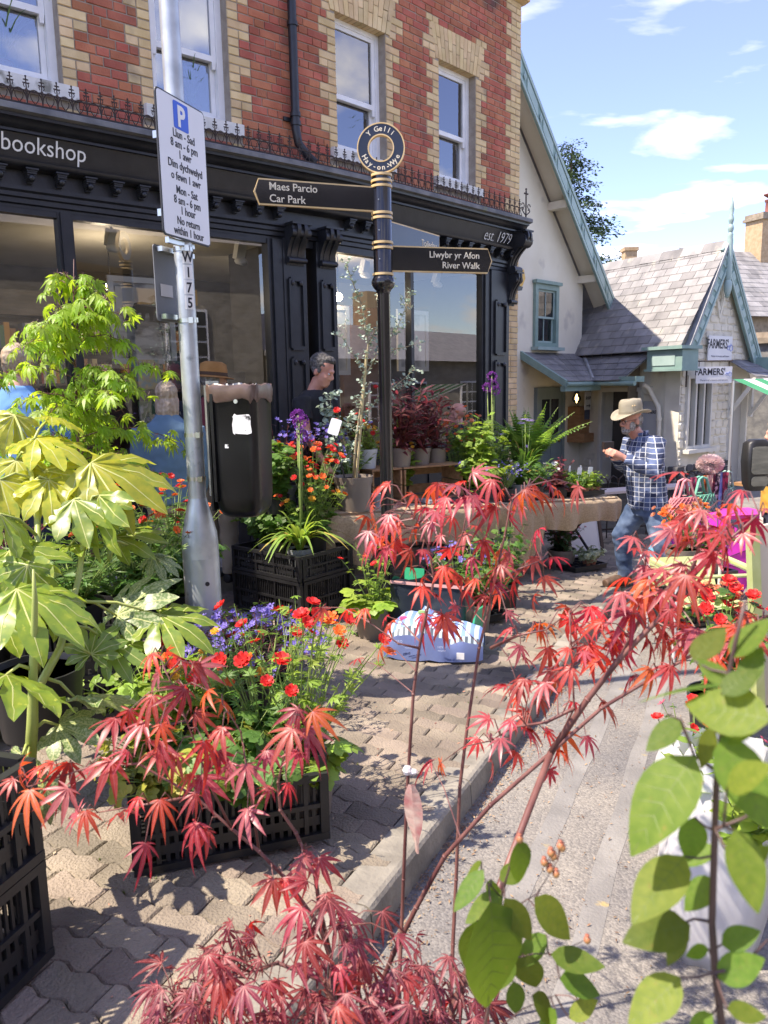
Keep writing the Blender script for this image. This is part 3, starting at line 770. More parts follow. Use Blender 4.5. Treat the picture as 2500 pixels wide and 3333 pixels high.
# porch: two lean-to slate slopes meeting in a valley
F = fm((4.2, 16.45, 0), 150)             # X: along the stone cottage side wall, 0 at the inner corner, toward the street
PR = .95
porch = thing('slate_porch', 'lean-to slate porch roof in the corner between the two cottages', 'porch', W @ Vector((-.8, -.6, ZG)))
def slope(Mx, u0t, u1t, u0b, u1b, zt, zb, pr, rows, wid, par, m, name='slate', th=.012, seed=1, back=0):
    """slates laid course by course between the top edge (at the wall) and the eave"""
    q = random.Random(seed)
    for r in range(rows):
        f0, f1 = r / rows, (r + 1.35) / rows
        f1 = min(f1, 1.03)
        def P(f, k): return ((u0t + (u0b - u0t) * f) * (1 - k) + (u1t + (u1b - u1t) * f) * k, back - pr * f, zt + (zb - zt) * f)
        ua, ub = P(f0, 0)[0], P(f0, 1)[0]; n = max(1, round(abs(ub - ua) / wid)); ks = [0] + [(i + (.5 if r % 2 else 0)) / n for i in range(0 if r % 2 else 1, n)] + [1]
        for k0, k1 in zip(ks, ks[1:]):
            if k1 - k0 < .02: continue
            g = .005 / max(.3, abs(ub - ua)); lift = .02; j = q.uniform(-.003, .003)
            A, B, C_, D_ = P(f0, k0 + g), P(f0, k1 - g), P(f1, k1 - g), P(f1, k0 + g)
            vs = [A, B, (C_[0], C_[1] - .002, C_[2] + lift + j), (D_[0], D_[1] - .002, D_[2] + lift + j)]
            vs += [(x, y, z + th) for x, y, z in vs]
            mb = MB(); mb.add(vs, [(0, 3, 2, 1), (4, 5, 6, 7), (0, 1, 5, 4), (1, 2, 6, 5), (2, 3, 7, 6), (3, 0, 4, 7)], Mx); mb.obj(name, m, par)
pslate = mat('porch_slate', (.135, .135, .14), (.22, .215, .215), rough=.7, scale=4, isl=.2, bump=.3, bscale=40, stain=((.27, .28, .24), 4, .62), stretch=(1, 1, .4), pos=True)
pa = MB(); pa.add([(-2.25, 0, 1.88), (0, 0, 1.88), (-.62, -PR, 1.33), (-2.25, -PR, 1.33)], [(0, 1, 2, 3)], W); pa.add([(0, 0, 1.9), (2.0, 0, 1.9), (2.0, -PR, 1.33), (.62, -PR, 1.33)], [(0, 1, 2, 3)], F)
pa.obj('porch_boarding', limew, porch)
vl = W.inverted() @ (F @ Vector((0, -PR, 0))); 
nA = (W.to_3x3() @ Vector((0, -1, 0))); nB = (F.to_3x3() @ Vector((0, -1, 0)))
# bottom of the valley: the point PR away from both walls
det = nA.x * nB.y - nA.y * nB.x; vx = (PR * nB.y - PR * nA.y) / det; vy = (nA.x * PR - nB.x * PR) / det
vA = (W.to_3x3().inverted() @ Vector((vx, vy, 0))).x; vB = (F.to_3x3().inverted() @ Vector((vx, vy, 0))).x
slope(W, -2.25, 0, -2.25, vA, 1.9, 1.35, PR, 5, .30, porch, pslate, seed=2); slope(F, 0, 2.02, vB, 2.02, 1.92, 1.35, PR, 5, .30, porch, pslate, seed=3)
leadm = mat('lead', (.22, .235, .25), (.33, .34, .35), rough=.55, scale=6)
mb = MB(); mb.tube([W @ Vector((0, -.03, 1.94)), W @ Vector((vA, -PR - .01, 1.385))], .035, 6); mb.obj('valley_lead', leadm, porch)
mb = MB(); mb.box((1.1, -.05, 1.95), (2.5, .16, .05), F, rot=(R(-25), 0, 0)); mb.obj('flashing', leadm, porch)
mb = MB(); mb.tube([W @ Vector((-2.3, -PR - .03, 1.30)), W @ Vector((vA, -PR - .03, 1.30)), F @ Vector((2.35, -PR - .03, 1.29))], .04, 8); mb.obj('gutter', sage, porch)
mb = MB(); mb.add([(-2.32, 0, 1.93), (-2.32, 0, 1.78), (-2.32, -PR - .02, 1.24), (-2.32, -PR - .02, 1.37), (-2.25, 0, 1.93), (-2.25, 0, 1.78), (-2.25, -PR - .02, 1.24), (-2.25, -PR - .02, 1.37)], [(0, 1, 2, 3), (7, 6, 5, 4), (0, 3, 7, 4), (1, 5, 6, 2), (2, 6, 7, 3)], W); mb.obj('porch_barge', sage, porch)
mb = MB(); mb.box((-1.6, -PR + .06, 1.22), (1.35, .1, .1), W); mb.box((2.15, -PR + .1, 1.37), (.4, .22, .1), F); mb.obj('porch_beam', sage, porch)
# pendant bulbs
def bulb(P, label):
    t = thing('pendant_bulb', label, 'lamp', P, group='lit pendant bulbs under the slate porch')
    mb = MB(); mb.tube([(0, 0, .16), (0, 0, .32)], .006, 6); mb.lathe([(.0, .2), (.018, .19), (.05, .11), (.05, .10), (.0, .1)], 12); mb.obj('shade', black, t, world=False, smooth=True)
    mb = MB(); mb.ball((0, 0, 0), .085, 16); mb.obj('glass_globe', glass_mat('globe_glass', (.9, .88, .8), .05), t, world=False, smooth=True)
    mb = MB(); mb.lathe([(.001, -.05), (.022, -.03), (.028, 0), (.012, .06), (.001, .09)], 10); mb.obj('filament', mat('bulb_light', (1, .8, .4), emit=(1, .72, .3), estr=9), t, world=False, smooth=True)
bulb(W @ Vector((-1.42, -.70, 1.02)), 'lit globe bulb hanging in front of the grey-green cottage door'); bulb(F @ Vector((.12, -.62, 1.02)), 'lit globe bulb hanging in the corner between both porch slopes')
sb = thing('hanging_shop_sign', 'small white SHOP sign with arrow hanging under the slate porch', 'sign', W @ Vector((-.42, -.4, .8)))
mb = MB(); Mx = W @ Matrix.Translation((-.42, -.4, .95)); mb.box((0, 0, 0), (.24, .02, .36), Mx); mb.obj('board', mat('grey_white', (.62, .62, .6), rough=.6), sb)
mb = MB(); mb.tube([(-.1, 0, .18), (-.16, 0, .42)], .006, 4, M=Mx); mb.tube([(.1, 0, .18), (.16, 0, .42)], .006, 4, M=Mx); mb.obj('hanger', black, sb)
ink = mat('sign_ink', (.02, .022, .03), rough=.6)
mobj('lettering', text_mesh('SHOP', .085, Mx @ Matrix.Rotation(R(90), 4, 'X') @ Matrix.Translation((0, .03, .0115)), ink, bold=.003), sb)
mb = MB(); mb.box((-.01, -.012, -.1), (.12, .003, .02), Mx); mb.add([(.03, -.0135, -.06), (.09, -.0135, -.1), (.03, -.0135, -.14)], [(0, 2, 1)], Mx); mb.obj('arrow', ink, sb)
wb = thing('wooden_dispenser_box', 'varnished wooden box fixed to the cottage wall under the porch', 'box', W @ Vector((-.3, -.1, .35)))
wood = mat('orange_wood', (.30, .15, .06), (.40, .22, .10), rough=.5, scale=5, stretch=(1, 1, 6))
mb = MB(); Mx = W @ Matrix.Translation((-.3, -.14, .45)); mb.box((0, 0, .1), (.42, .28, .56), Mx); mb.box((0, -.06, -.26), (.44, .4, .18), Mx); mb.obj('casing', wood, wb)
mb = MB(); mb.box((.08, -.145, .22), (.2, .01, .22), Mx); mb.obj('front_panel', mat('blue_panel', (.08, .10, .16), rough=.5), wb)

# ---- stone cottage with the steep slate roof
FC = Vector((5.468, 14.262, 0)); GH = 52
Gm = fm(FC, GH)                          # X: along the gable from its left-hand corner
co = thing('farmers_cottage', 'cream painted stone cottage shop with steep slate roof and sage green gable trim', 'building', FC + Vector((0, 0, ZG)))
stonec = mat('painted_rubble', (.68, .635, .51), (.77, .725, .59), rough=.9, scale=3.2, bump=.9, bscale=8, isl=.05, pos=True, stain=((.52, .49, .40), 2.5, .62))
GW = 2.5; AP = 1.18; ZE = 1.95; ZA = 3.72
mb = MB()
def gp(pts, y0=0, y1=.3, Mx=Gm): 
    n = len(pts); mb.add([(x, y0, z) for x, z in pts] + [(x, y1, z) for x, z in pts], [tuple(range(n)), tuple(range(2 * n - 1, n - 1, -1))] + [(i, i + n, (i + 1) % n + n, (i + 1) % n) for i in range(n)], Mx)
gp([(0, ZG - .3), (.16, ZG - .3), (.16, 1.42), (0, 1.42)]); gp([(.16, ZG - .3), (1.0, ZG - .3), (1.0, .05), (.16, .05)]); gp([(1.0, ZG - .3), (1.75, ZG - .3), (1.75, 1.42), (1.0, 1.42)]); gp([(2.55, ZG - .3), (GW, ZG - .3), (GW, 1.42), (2.55, 1.42)])
gp([(0, 1.42), (GW, 1.42), (GW, ZE), (AP, ZA), (0, ZE)]); gp([(1.75, 1.3), (2.55, 1.3), (2.55, 1.42), (1.75, 1.42)])
mb.obj('gable_wall', stonec, co)
mb = MB(); gp([(0, ZG - .3), (.68, ZG - .3), (.68, ZE), (0, ZE)], Mx=F); gp([(1.62, ZG - .3), (2.53, ZG - .3), (2.53, ZE), (1.62, ZE)], Mx=F); gp([(.68, 1.13), (1.62, 1.13), (1.62, ZE), (.68, ZE)], Mx=F); mb.obj('side_wall', stonec, co)
# rough stones showing in relief at the corner and in the side wall
q = random.Random(12)
def stone(Mx, u, z, w_, h_, m=stonec, par=co, name='stone', d=.035):
    mb = MB(); x, y = w_ / 2, h_ / 2; c = min(w_, h_) * .16; J = lambda k: q.uniform(-k, k)
    o_ = [(-x + c, -y), (x - c, -y), (x, -y + c), (x, y - c), (x - c, y), (-x + c, y), (-x, y - c), (-x, -y + c)]
    o_ = [(a + J(.012), b + J(.008)) for a, b in o_]; dd = [d * q.uniform(.55, 1.2) for _ in o_]
    vs = [(0, -d * q.uniform(.8, 1.2), 0)] + [(a * .84, -k, b * .8) for (a, b), k in zip(o_, dd)] + [(a, .01, b) for a, b in o_]; n = 8
    fs = [(0, 1 + (i + 1) % n, 1 + i) for i in range(n)] + [(1 + i, 1 + (i + 1) % n, 1 + n + (i + 1) % n, 1 + n + i) for i in range(n)]
    mb.add([(u + a, b, z + e) for a, b, e in vs], [f[::-1] for f in fs], Mx); return mb.obj(name, m, par, smooth=True, sharp=35)
z = ZG + .5
while z < 1.4:
    h_ = q.uniform(.12, .2); u = .0
    stone(Gm, .08, z + h_ / 2, .15, h_ - .015)
    u = 1.03
    while u < 1.72:
        w_ = q.uniform(.16, .3); w_ = min(w_, 1.75 - u); stone(Gm, u + w_ / 2, z + h_ / 2, w_ - .015, h_ - .015); u += w_
    z += h_
z = ZE - .4
while z < ZA - .5:
    h_ = q.uniform(.12, .17); f = (z + h_ - ZE) / (ZA - ZE) if z > ZE else 0
    a, b = AP * f + .18, GW - (GW - AP) * f - .22; u = a
    while u < b - .1:
        w_ = min(q.uniform(.2, .42), b - u); stone(Gm, u + w_ / 2, z + h_ / 2, w_ - .012, h_ - .012, d=.022); u += w_
    z += h_
for u, z, w_, h_ in ((.2, .9, .22, .16), (.22, .35, .2, .17), (.2, .17, .24, .15), (.25, -.35, .22, .16), (.18, -.52, .26, .14), (1.8, 1.15, .24, .18)): stone(F, u, z, w_, h_)
z = ZG - .05
darkst = mat('plinth_stone', (.075, .075, .08), (.13, .125, .125), rough=.9, scale=6, isl=.2, bump=.7, bscale=30)
for r in range(4):
    h_ = .14; u = -.02 + (r % 2) * -.1
    while u < 1.7:
        w_ = q.uniform(.2, .36); stone(Gm, u + w_ / 2, z + h_ / 2, w_ - .02, h_ - .015, darkst, d=.07); u += w_
    u = 1.65
    while u < 2.5:
        w_ = q.uniform(.2, .36); stone(F, u + w_ / 2, z + h_ / 2, w_ - .02, h_ - .015, darkst, d=.06); u += w_
    z += h_
# diamond in the gable
mb = MB()
for s_, wd_ in ((1, .03), (.62, .02)):
    P = [(AP - .13 * s_, 2.85), (AP, 2.85 - .36 * s_), (AP + .13 * s_, 2.85), (AP, 2.85 + .36 * s_)]
    for i in range(4):
        a, b = P[i], P[(i + 1) % 4]; mb.tube([Gm @ Vector((a[0], -.03, a[1])), Gm @ Vector((b[0], -.03, b[1]))], wd_, 4)
mb.obj('gable_diamond', stonec, co)
# roof slope of single slates
ov = .12; run = AP + .22; zb = ZE - .18 * (ZA - ZE) / AP; 
cslate = mat('cottage_slate', (.19, .185, .18), (.285, .275, .265), rough=.8, scale=3, isl=.22, hue=.012, bump=.35, bscale=25, stain=((.38, .36, .30), 4, .62), stretch=(1, 1, .5), pos=True)
# courses run along F; local y into the building
rows = 13
slope(F, -2.0, 2.53, -2.0, 2.70, ZA + .11, ZE - .05, 1.20 + .24, rows, .31, co, cslate, seed=6, back=1.20, th=.018)
mb = MB(); k_ = 1.20
mb.add([(-2.0, k_, ZA + .09), (2.49, k_, ZA + .09), (2.66, -.24, ZE - .08), (-2.0, -.24, ZE - .08), (-2.0, 2 * k_ + .3, ZE - .08), (2.2, 2 * k_ + .3, ZE - .08)], [(0, 1, 2, 3), (0, 4, 5, 1)], F); mb.obj('roof_boarding', slatem, co)
q = random.Random(5)
for i in range(9):
    u = 2.50 - i * .5; mb = MB(); z = ZA + .13 + q.uniform(-.006, .006)
    pr = [(-.13, -.15), (-.02, .035), (.02, .035), (.13, -.15), (.11, -.15), (0, .015), (-.11, -.15)]
    vs = [(u - x * .0 - .49 * e + 0, k_ + a, z + b + .012 * e) for e in (0, 1) for a, b in pr]
    mb.add(vs, [(j, (j + 1) % 7, 7 + (j + 1) % 7, 7 + j) for j in range(7)] + [tuple(range(6, -1, -1)), tuple(range(7, 14))], F); mb.obj('ridge_tile', cslate, co)
# barges on the gable: two pitched boards, lead capping, panels
def barge(sgn):
    x0, z0 = (AP, ZA + .1); x1, z1 = ((-.16, ZE - .3) if sgn < 0 else (GW + .16, ZE - .3)); Y0 = -ov - .02
    d = Vector((x1 - x0, 0, z1 - z0)); L_ = d.length; d.normalize(); nn = Vector((-d.z, 0, d.x)) * (1 if sgn > 0 else -1)
    if nn.z < 0: nn = -nn
    def bar(a, b, w0, w1, ya, yb, nm, m, par):
        mb = MB(); P = []
        for t_ in (a, b):
            for w_ in (w0, w1):
                for y in (ya, yb): p = Vector((x0, 0, z0)) + d * t_ + nn * w_; P.append((p.x, y, p.z))
        mb.add(P, [(0, 1, 3, 2), (4, 6, 7, 5), (0, 4, 5, 1), (2, 3, 7, 6), (0, 2, 6, 4), (1, 5, 7, 3)], Gm); return mb.obj(nm, m, par)
    b_ = bar(0, L_, -.22, .0, Y0, Y0 + .05, 'bargeboard', sage, co)
    bar(-.03, L_ + .02, .002, .045, Y0 - .04, Y0 + .07, 'barge_capping', leadm if sgn < 0 else sagel, b_)
    bar(0.1, L_, -.235, -.19, Y0 - .025, Y0 - .001, 'barge_moulding', sagel, b_)
    bar(0.1, L_, -.035, -.003, Y0 - .025, Y0 - .001, 'barge_moulding', sagel, b_)
    t_ = .25
    while t_ < L_ - .2: bar(t_, t_ + .16, -.165, -.06, Y0 - .014, Y0 - .001, 'barge_panel', sagel, b_); t_ += .27
    bar(.05, L_ - .1, -.02, 0, Y0 + .051, .0, 'soffit', limew, co)
barge(-1); barge(1)
# boxed eaves end, finial and pendant
mb = MB(); mb.box((2.53 - .02, -.22, ZE - .25), (.78, .42, .34), F); mb.box((2.5, -.24, ZE - .04), (.9, .54, .06), F); mb.box((2.5, -.22, ZE - .43), (.84, .48, .04), F); eb = mb.obj('boxed_eave', sage, co)
mb = MB(); mb.box((2.5, -.437, ZE - .25), (.5, .012, .2), F); mb.obj('eave_panel', sagel, eb)
mb = MB(); mb.box((GW + .1, -.2, ZE - .32), (.3, .5, .25), Gm); mb.obj('boxed_eave', sage, co)
mb = MB(); mb.lathe([(.055, -.95), (.02, -.98), (.05, -.9), (.07, -.82), (.075, -.7), (.05, -.66), (.06, -.62), (.055, -.3), (.055, .04), (.045, .12), (.05, .16), (.035, .19), (.055, .25), (.05, .3), (.03, .34), (.05, .4), (.05, .44), (.03, .5), (.045, .6), (.03, .72), (.01, .82), (.002, .85)], 12, M=Gm @ Matrix.Translation((AP, -ov - .05, ZA + .1))); mb.obj('finial', sagel, co, smooth=True)
# shop window in the gable
frm = mat('cream_joinery', (.62, .60, .52), (.68, .66, .58), rough=.55, scale=4)
mb = MB()
for x in (.17, .44, .72, .99): mb.box((x, -.02, .74), (.05, .12, 1.36), Gm)
mb.box((.58, -.02, 1.39), (.78, .11, .06), Gm); mb.box((.58, -.02, .08), (.78, .11, .06), Gm); mb.box((.58, -.06, .02), (.98, .24, .07), Gm)
wf = mb.obj('window', frm, co)
for a, b in ((.195, .415), (.465, .695), (.745, .965)): mb = MB(); mb.box(((a + b) / 2, .02, .735), (b - a, .005, 1.25), Gm); mb.obj('pane', pane2, wf)
mb = MB(); mb.box((.58, .95, .7), (1.6, .02, 2), Gm); mb.box((.58, .6, -.1), (1.2, .6, .3), Gm); mb.obj('room_back', mat('warm_room', (.18, .15, .11), (.28, .23, .16), rough=.9, scale=3), co)
mb = MB(); gp([(.6, ZG), (1.7, ZG), (1.7, 1.2), (.6, 1.2)], .26, .28, F); mb.obj('doorway_shade', dark, co)  # dark sheet standing in for the shade inside the open doorway
mb = MB()
for x in (.64, 1.66): mb.box((x, -.02, .19), (.08, .12, 1.9), F)
mb.box((1.15, -.02, 1.17), (1.1, .12, .08), F); mb.obj('door_frame', frm, co)
# canopy and side door in the gable
mb = MB(); gp([(1.75, ZG), (2.55, ZG), (2.55, 1.3), (1.75, 1.3)], .12, .16); mb.obj('side_door', mat('stone_door', (.42, .41, .36), (.46, .45, .4), rough=.6, scale=3), co)
can = thing('door_canopy', 'small slate door canopy on painted timber brackets beside the hanging sign', 'canopy', Gm @ Vector((2.15, -.3, 1.0)))
slope(Gm, 1.62, 2.72, 1.55, 2.8, 1.70, 1.36, .62, 3, .28, can, pslate, seed=9)
mb = MB()
for x in (1.72, 2.6):
    mb.tube([Gm @ Vector((x, -.02, .62)), Gm @ Vector((x, -.5, 1.28))], .05, 4); mb.box((x, -.3, 1.3), (.08, .6, .08), Gm); mb.box((x, -.03, .95), (.08, .06, .75), Gm)
mb.box((2.17, -.58, 1.32), (1.2, .06, .08), Gm); mb.obj('canopy_bracket', frm, can)
# rainwater pipe, cream
mb = MB(); P = [(1.95, -.3, 1.26), (1.98, -.2, 1.2), (2.02, -.1, 1.02), (2.12, -.07, .85), (2.15, -.07, .6), (2.15, -.07, -.7)]
mb.tube([F @ Vector(p) for p in P], .045, 10); 
for z in (.62, .0): mb.tube([F @ Vector((2.15, -.07, z - .03)), F @ Vector((2.15, -.07, z + .03))], .056, 10)
mb.obj('rainwater_pipe', limew, co, smooth=True)
# signs
signw = mat('sign_board_white', (.70, .70, .69), (.76, .76, .75), rough=.5, scale=3)
blue = mat('tractor_blue', (.30, .36, .62), rough=.6)
def farm_sign(name, label, Mx, w_, h_, tsize, xs, tz, sub, subsize, trx, hang):
    t = thing(name, label, 'sign', Mx @ Vector((0, 0, -h_ / 2)))
    mb = MB(); mb.box((0, 0, 0), (w_, .025, h_), Mx); mb.obj('board', signw, t)
    T = Mx @ Matrix.Rotation(R(90), 4, 'X')
    mobj('lettering', text_mesh("FARMERS'", tsize, T @ Matrix.Translation((-w_ * .12, tz, .0145)), ink, xs=xs, bold=tsize * .02), t)
    mobj('lettering', text_mesh(sub, subsize, T @ Matrix.Translation((0, -h_ * .36, .0145)), mat('sign_grey_ink', (.2, .2, .24), rough=.6), line=1.0), t)
    mb = MB(); k = h_ * .2                # little tractor: two wheels, bonnet, seat
    for cx, rr in ((trx - k * .55, k * .42), (trx + k * .5, k * .62)):
        mb.tube([Mx @ Vector((cx + rr * math.cos(a), -.015, tz + .02 + rr * math.sin(a) - k * .1)) for a in [i * math.pi / 8 for i in range(17)]], k * .09, 4)
    mb.box((trx - k * .2, -.015, tz + k * .45), (k * 1.1, .003, k * .4), Mx); mb.box((trx + k * .4, -.015, tz + k * .75), (k * .3, .003, k * .5), Mx); mb.obj('tractor_emblem', blue, t)
    if hang:
        mb = MB()
        for x in (-w_ * .42, w_ * .42): mb.tube([Mx @ Vector((x, 0, h_ / 2)), Mx @ Vector((x, 0, h_ / 2 + .09))], .008, 4)
        mb.tube([Mx @ Vector((-w_ * .75, 0, h_ / 2 + .1)), Mx @ Vector((w_ * .5, 0, h_ / 2 + .1))], .014, 6); mb.tube([Mx @ Vector((-w_ * .75, 0, h_ / 2 + .2)), Mx @ Vector((-w_ * .75, 0, -h_ * .7))], .016, 6); mb.obj('iron_bracket', iron, t)
farm_sign('gable_sign', "white FARMERS' board with blue tractor fixed high on the stone gable", Gm @ Matrix.Translation((1.20, -.07, 1.92)), .86, .46, .24, .76, .0, "Makers of creams and lotions", .055, .34, False)
farm_sign('hanging_sign', "white FARMERS' sign with blue tractor hanging from an iron bracket", fm(Gm @ Vector((.50, -.36, 1.42)), 78), .74, .30, .17, .86, .0, "Makers of creams and lotions", .048, .29, True)
nb = thing('wall_notice', "grey FARMERS' notice board beside the dark cottage doorway", 'sign', F @ Vector((1.92, -.05, .2)))
mb = MB(); mb.box((1.9, -.03, .6), (.34, .03, .7), F); mb.obj('board', mat('grey_board', (.42, .43, .43), rough=.6), nb)
mobj('lettering', text_mesh("FARMERS'", .085, F @ Matrix.Translation((1.9, -.047, .72)) @ Matrix.Rotation(R(90), 4, 'X'), ink, xs=.85, bold=.002), nb)

# ---- houses beyond, at the right-hand edge
def fadehouse():
    hm = fm((9.3, 17.4, 0), 42)
    st = mat('brown_stone', (.22, .18, .13), (.34, .28, .21), rough=.95, scale=6, bump=.8, bscale=14)
    w1 = thing('dark_stone_wall', 'dark stone yard wall with coping beyond the cottage gable', 'wall', (9.0, 17.0, ZG))
    mb = MB(); mb.box((.2, .6, .6), (1.7, .5, 3.0), hm); mb.obj('masonry', mat('grey_stone', (.13, .13, .13), (.22, .215, .2), rough=.95, scale=7, bump=.9, bscale=12), w1)
    mb = MB(); mb.box((.2, .6, 2.16), (1.9, .62, .12), hm); mb.box((.2, .58, 2.28), (1.5, .5, .14), hm); mb.obj('coping', st, w1)
    h = thing('far_slate_house', 'far brown stone house with pale slate roof and chimney', 'building', (13, 27, ZG))
    hm2 = fm((14.0, 27.6, 0), 68)
    mb = MB(); mb.box((2.5, 2.5, 1.3), (9, 5, 4.4), hm2); mb.obj('wall', st, h)
    mb = MB(); x0, x1 = -2.4, 7.4; pz = 3.45; rz = 6.0
    mb.add([(x0, -.3, pz), (x1, -.3, pz), (x1, 2.5, rz), (x0, 2.5, rz), (x0, 5.3, pz), (x1, 5.3, pz)], [(0, 1, 2, 3), (3, 2, 5, 4), (0, 3, 4), (1, 5, 2)], hm2); mb.obj('roof_boarding', slatem, h)
    slope(hm2, x0, x1, x0, x1, rz + .05, pz, 2.85, 14, .62, h, cslate, seed=14, back=2.5)
    mb = MB(); mb.box((1.55, 2.4, 6.35), (.95, .8, 1.9), hm2); ch = mb.obj('chimney', mat('chimney_brick', (.40, .27, .15), (.5, .36, .22), rough=.95, scale=9, bump=.8, bscale=14), h)
    mb = MB(); mb.box((1.55, 2.4, 7.22), (1.12, .96, .1), hm2); mb.box((1.55, 2.4, 7.35), (1.0, .85, .14), hm2); mb.obj('chimney_cap', st, ch)
    mb = MB(); mb.lathe([(.17, 0), (.12, .1), (.11, .45), (.15, .5), (.15, .55), (.05, .56)], 12, M=hm2 @ Matrix.Translation((1.75, 2.4, 7.42))); mb.lathe([(.02, .6), (.2, .72), (.2, .75), (.02, .8)], 12, M=hm2 @ Matrix.Translation((1.75, 2.4, 7.42))); mb.obj('chimney_pot', mat('red_clay', (.25, .09, .07), rough=.8), ch, smooth=True)
    for x in (.35, 2.9):
        mb = MB(); mb.box((x, -.04, 2.3), (1.2, .1, 1.5), hm2); f = mb.obj('window', whitem, h)
        for dx_ in (-.27, .27):
            for dz in (-.36, .36): mb = MB(); mb.box((x + dx_, -.095, 2.3 + dz), (.46, .01, .64), hm2); mb.obj('pane', pane2 if 0 else mat('pale_pane', (.5, .55, .6), rough=.08), f)
    mb = MB(); mb.tube([hm2 @ Vector(p) for p in ((1.75, -.12, 3.3), (1.65, -.12, 3.1), (1.5, -.1, 2.9), (1.5, -.1, 1.6))], .05, 8); mb.obj('rainwater_pipe', mat('maroon', (.25, .02, .03), rough=.5), h)
    c2 = thing('distant_chimney', 'yellow brick chimney stack peeping above the cottage ridge', 'chimney', (9.0, 28.9, 3))
    mb = MB(); mb.box((8.75, 28, 4.6), (.42, .42, 2.5)); mb.box((8.75, 28, 5.85), (.5, .5, .12)); mb.obj('stack', MATS['chimney_brick'], c2)
    mb = MB(); mb.tube([(9.1, 28, 5.0), (9.1, 28, 5.45)], .1, 8); mb.tube([(9.1, 28, 5.45), (9.1, 28, 5.55)], .14, 8); mb.box((8.98, 28, 5.0), (.3, .1, .1)); mb.obj('flue', MATS['red_clay'], c2)
    mb = MB(); mb.box((8.9, 28.9, 2.3), (3, 2, 6)); mb.obj('house_wall', MATS['brown_stone'], c2)
fadehouse()
# ---- conifer behind the cream cottage
def conifer(P, hgt, rad, label):
    t = thing('conifer_tree', label, 'tree', P)
    mb = MB(); mb.tube([(0, 0, 0), (0, 0, hgt * .5), (.1, 0, hgt)], [.28, .18, .02], 8); mb.obj('trunk', mat('bark', (.08, .055, .04), (.14, .10, .07), rough=.95, scale=8), t, world=False)
    mb = MB(); q = random.Random(21)
    for i in range(230):
        f = q.uniform(.2, 1); z = hgt * f; a = q.uniform(0, 6.28); L_ = rad * (1.15 - f) * q.uniform(.7, 1.25) + .3
        d = Vector((math.cos(a), math.sin(a), q.uniform(-.05, .3)))
        for k in range(int(L_ * 60)):
            u = q.uniform(.1, 1); p = Vector((0, 0, z)) + d * L_ * u + Vector((q.gauss(0, .12), q.gauss(0, .12), -u * u * .35 + q.gauss(0, .1)))
            s_ = q.uniform(.05, .12); e = Vector((q.uniform(-1, 1) + d.x, q.uniform(-1, 1) + d.y, q.uniform(-.9, .3))).normalized() * s_ * 1.7; w_ = e.cross(Vector((q.uniform(-1, 1), q.uniform(-1, 1), 1))).normalized() * s_ * .4
            mb.add([p, p + e * .5 + w_, p + e, p + e * .5 - w_], [(0, 1, 2, 3)])
    mb.obj('crown', mat('conifer_green', (.03, .06, .025), (.07, .12, .04), rough=.7, scale=1.5, isl=.4, transl=.25), t, world=False)
conifer((7.9, 33.6, ZG), 11.6, 3.4, 'dark green conifer tree rising behind the cream cottage roof')

# ---- terrace across the street (behind the viewer, mirrored in the shop glass)
op = thing('opposite_terrace', 'grey stone terrace across the street mirrored in the shop windows', 'building', wl(0, 10.5, -.6))
Om = fm(wl(11.9, 10.4, 0), 225)           # X runs back along the street, outward toward the bookshop
stg = mat('terrace_stone', (.20, .185, .15), (.31, .285, .235), rough=.95, scale=3, bump=.8, bscale=10, stretch=(1, 1, 2.5))
mb = MB(); mb.box((13.5, 2.5, 1.9), (11, 5, 5.6), Om); mb.box((-.6, 2.5, .6), (17, 5, 3.1), Om); mb.obj('wall', stg, op)
mb = MB()
for x0, x1, ze, zr in ((7.6, 19.4, 4.6, 6.9), (-9.3, 7.95, 2.1, 3.35)): mb.add([(x0, -.3, ze), (x1, -.3, ze), (x1, 2.6, zr), (x0, 2.6, zr), (x0, 5.5, ze), (x1, 5.5, ze)], [(0, 1, 2, 3), (3, 2, 5, 4), (0, 3, 4), (1, 5, 2)], Om)
mb.obj('roof', slatem, op)
mb = MB(); mb.box((-1.5, 2.6, 3.7), (.9, .7, 1.5), Om); mb.obj('chimney', MATS['chimney_brick'], op)
for x, z in ((-5, .7), (-2, .7), (.8, .7), (4.6, .7), (9.9, 2.4), (14.6, 2.4)):
    mb = MB(); mb.box((x, -.02, z), (1.0, .1, 1.45), Om); f = mb.obj('window', whitem, op)
    for i in range(3):
        for j in range(4): mb = MB(); mb.box((x + (i - 1) * .31, -.075, z + (j - 1.5) * .345), (.27, .01, .30), Om); mb.obj('pane', mat('terrace_pane', (.03, .035, .04), rough=.15), f)
# ================================================================ street furniture
galv = mat('galvanised', (.42, .45, .46), (.62, .65, .65), rough=.42, metal=.55, scale=9, detail=8, bump=.08, bscale=30, stain=((.27, .30, .30), 16, .62))
steel = mat('steel_band', (.55, .55, .52), rough=.3, metal=1)
LP = G(-.905, 3.70)
lamp = thing('lamp_column', 'galvanised steel lamp column with W175 number plates carrying signs and bin', 'lamp post', LP)
lz = LP.z
mb = MB(); mb.lathe([(.088, -.1), (.088, .80 - .0), (.084, .86), (.05, 1.0), (.0435, 1.03)], 28, LP); mb.obj('base_tube', galv, lamp, smooth=True)
mb = MB(); mb.tube([LP + Vector((0, 0, 1.02)), LP + Vector((0, 0, 5.2))], .0425, 24); mb.obj('shaft', galv, lamp, smooth=True)
mb = MB(); n = 12; vs = []                # curved inspection door with a lock
for z in (.12, .70, .74):
    for i in range(n + 1):
        a = R(-110 + 75 * i / n if z < .72 else -102 + 59 * i / n); vs.append((LP.x + .0915 * math.cos(a), LP.y + .0915 * math.sin(a), LP.z + z))
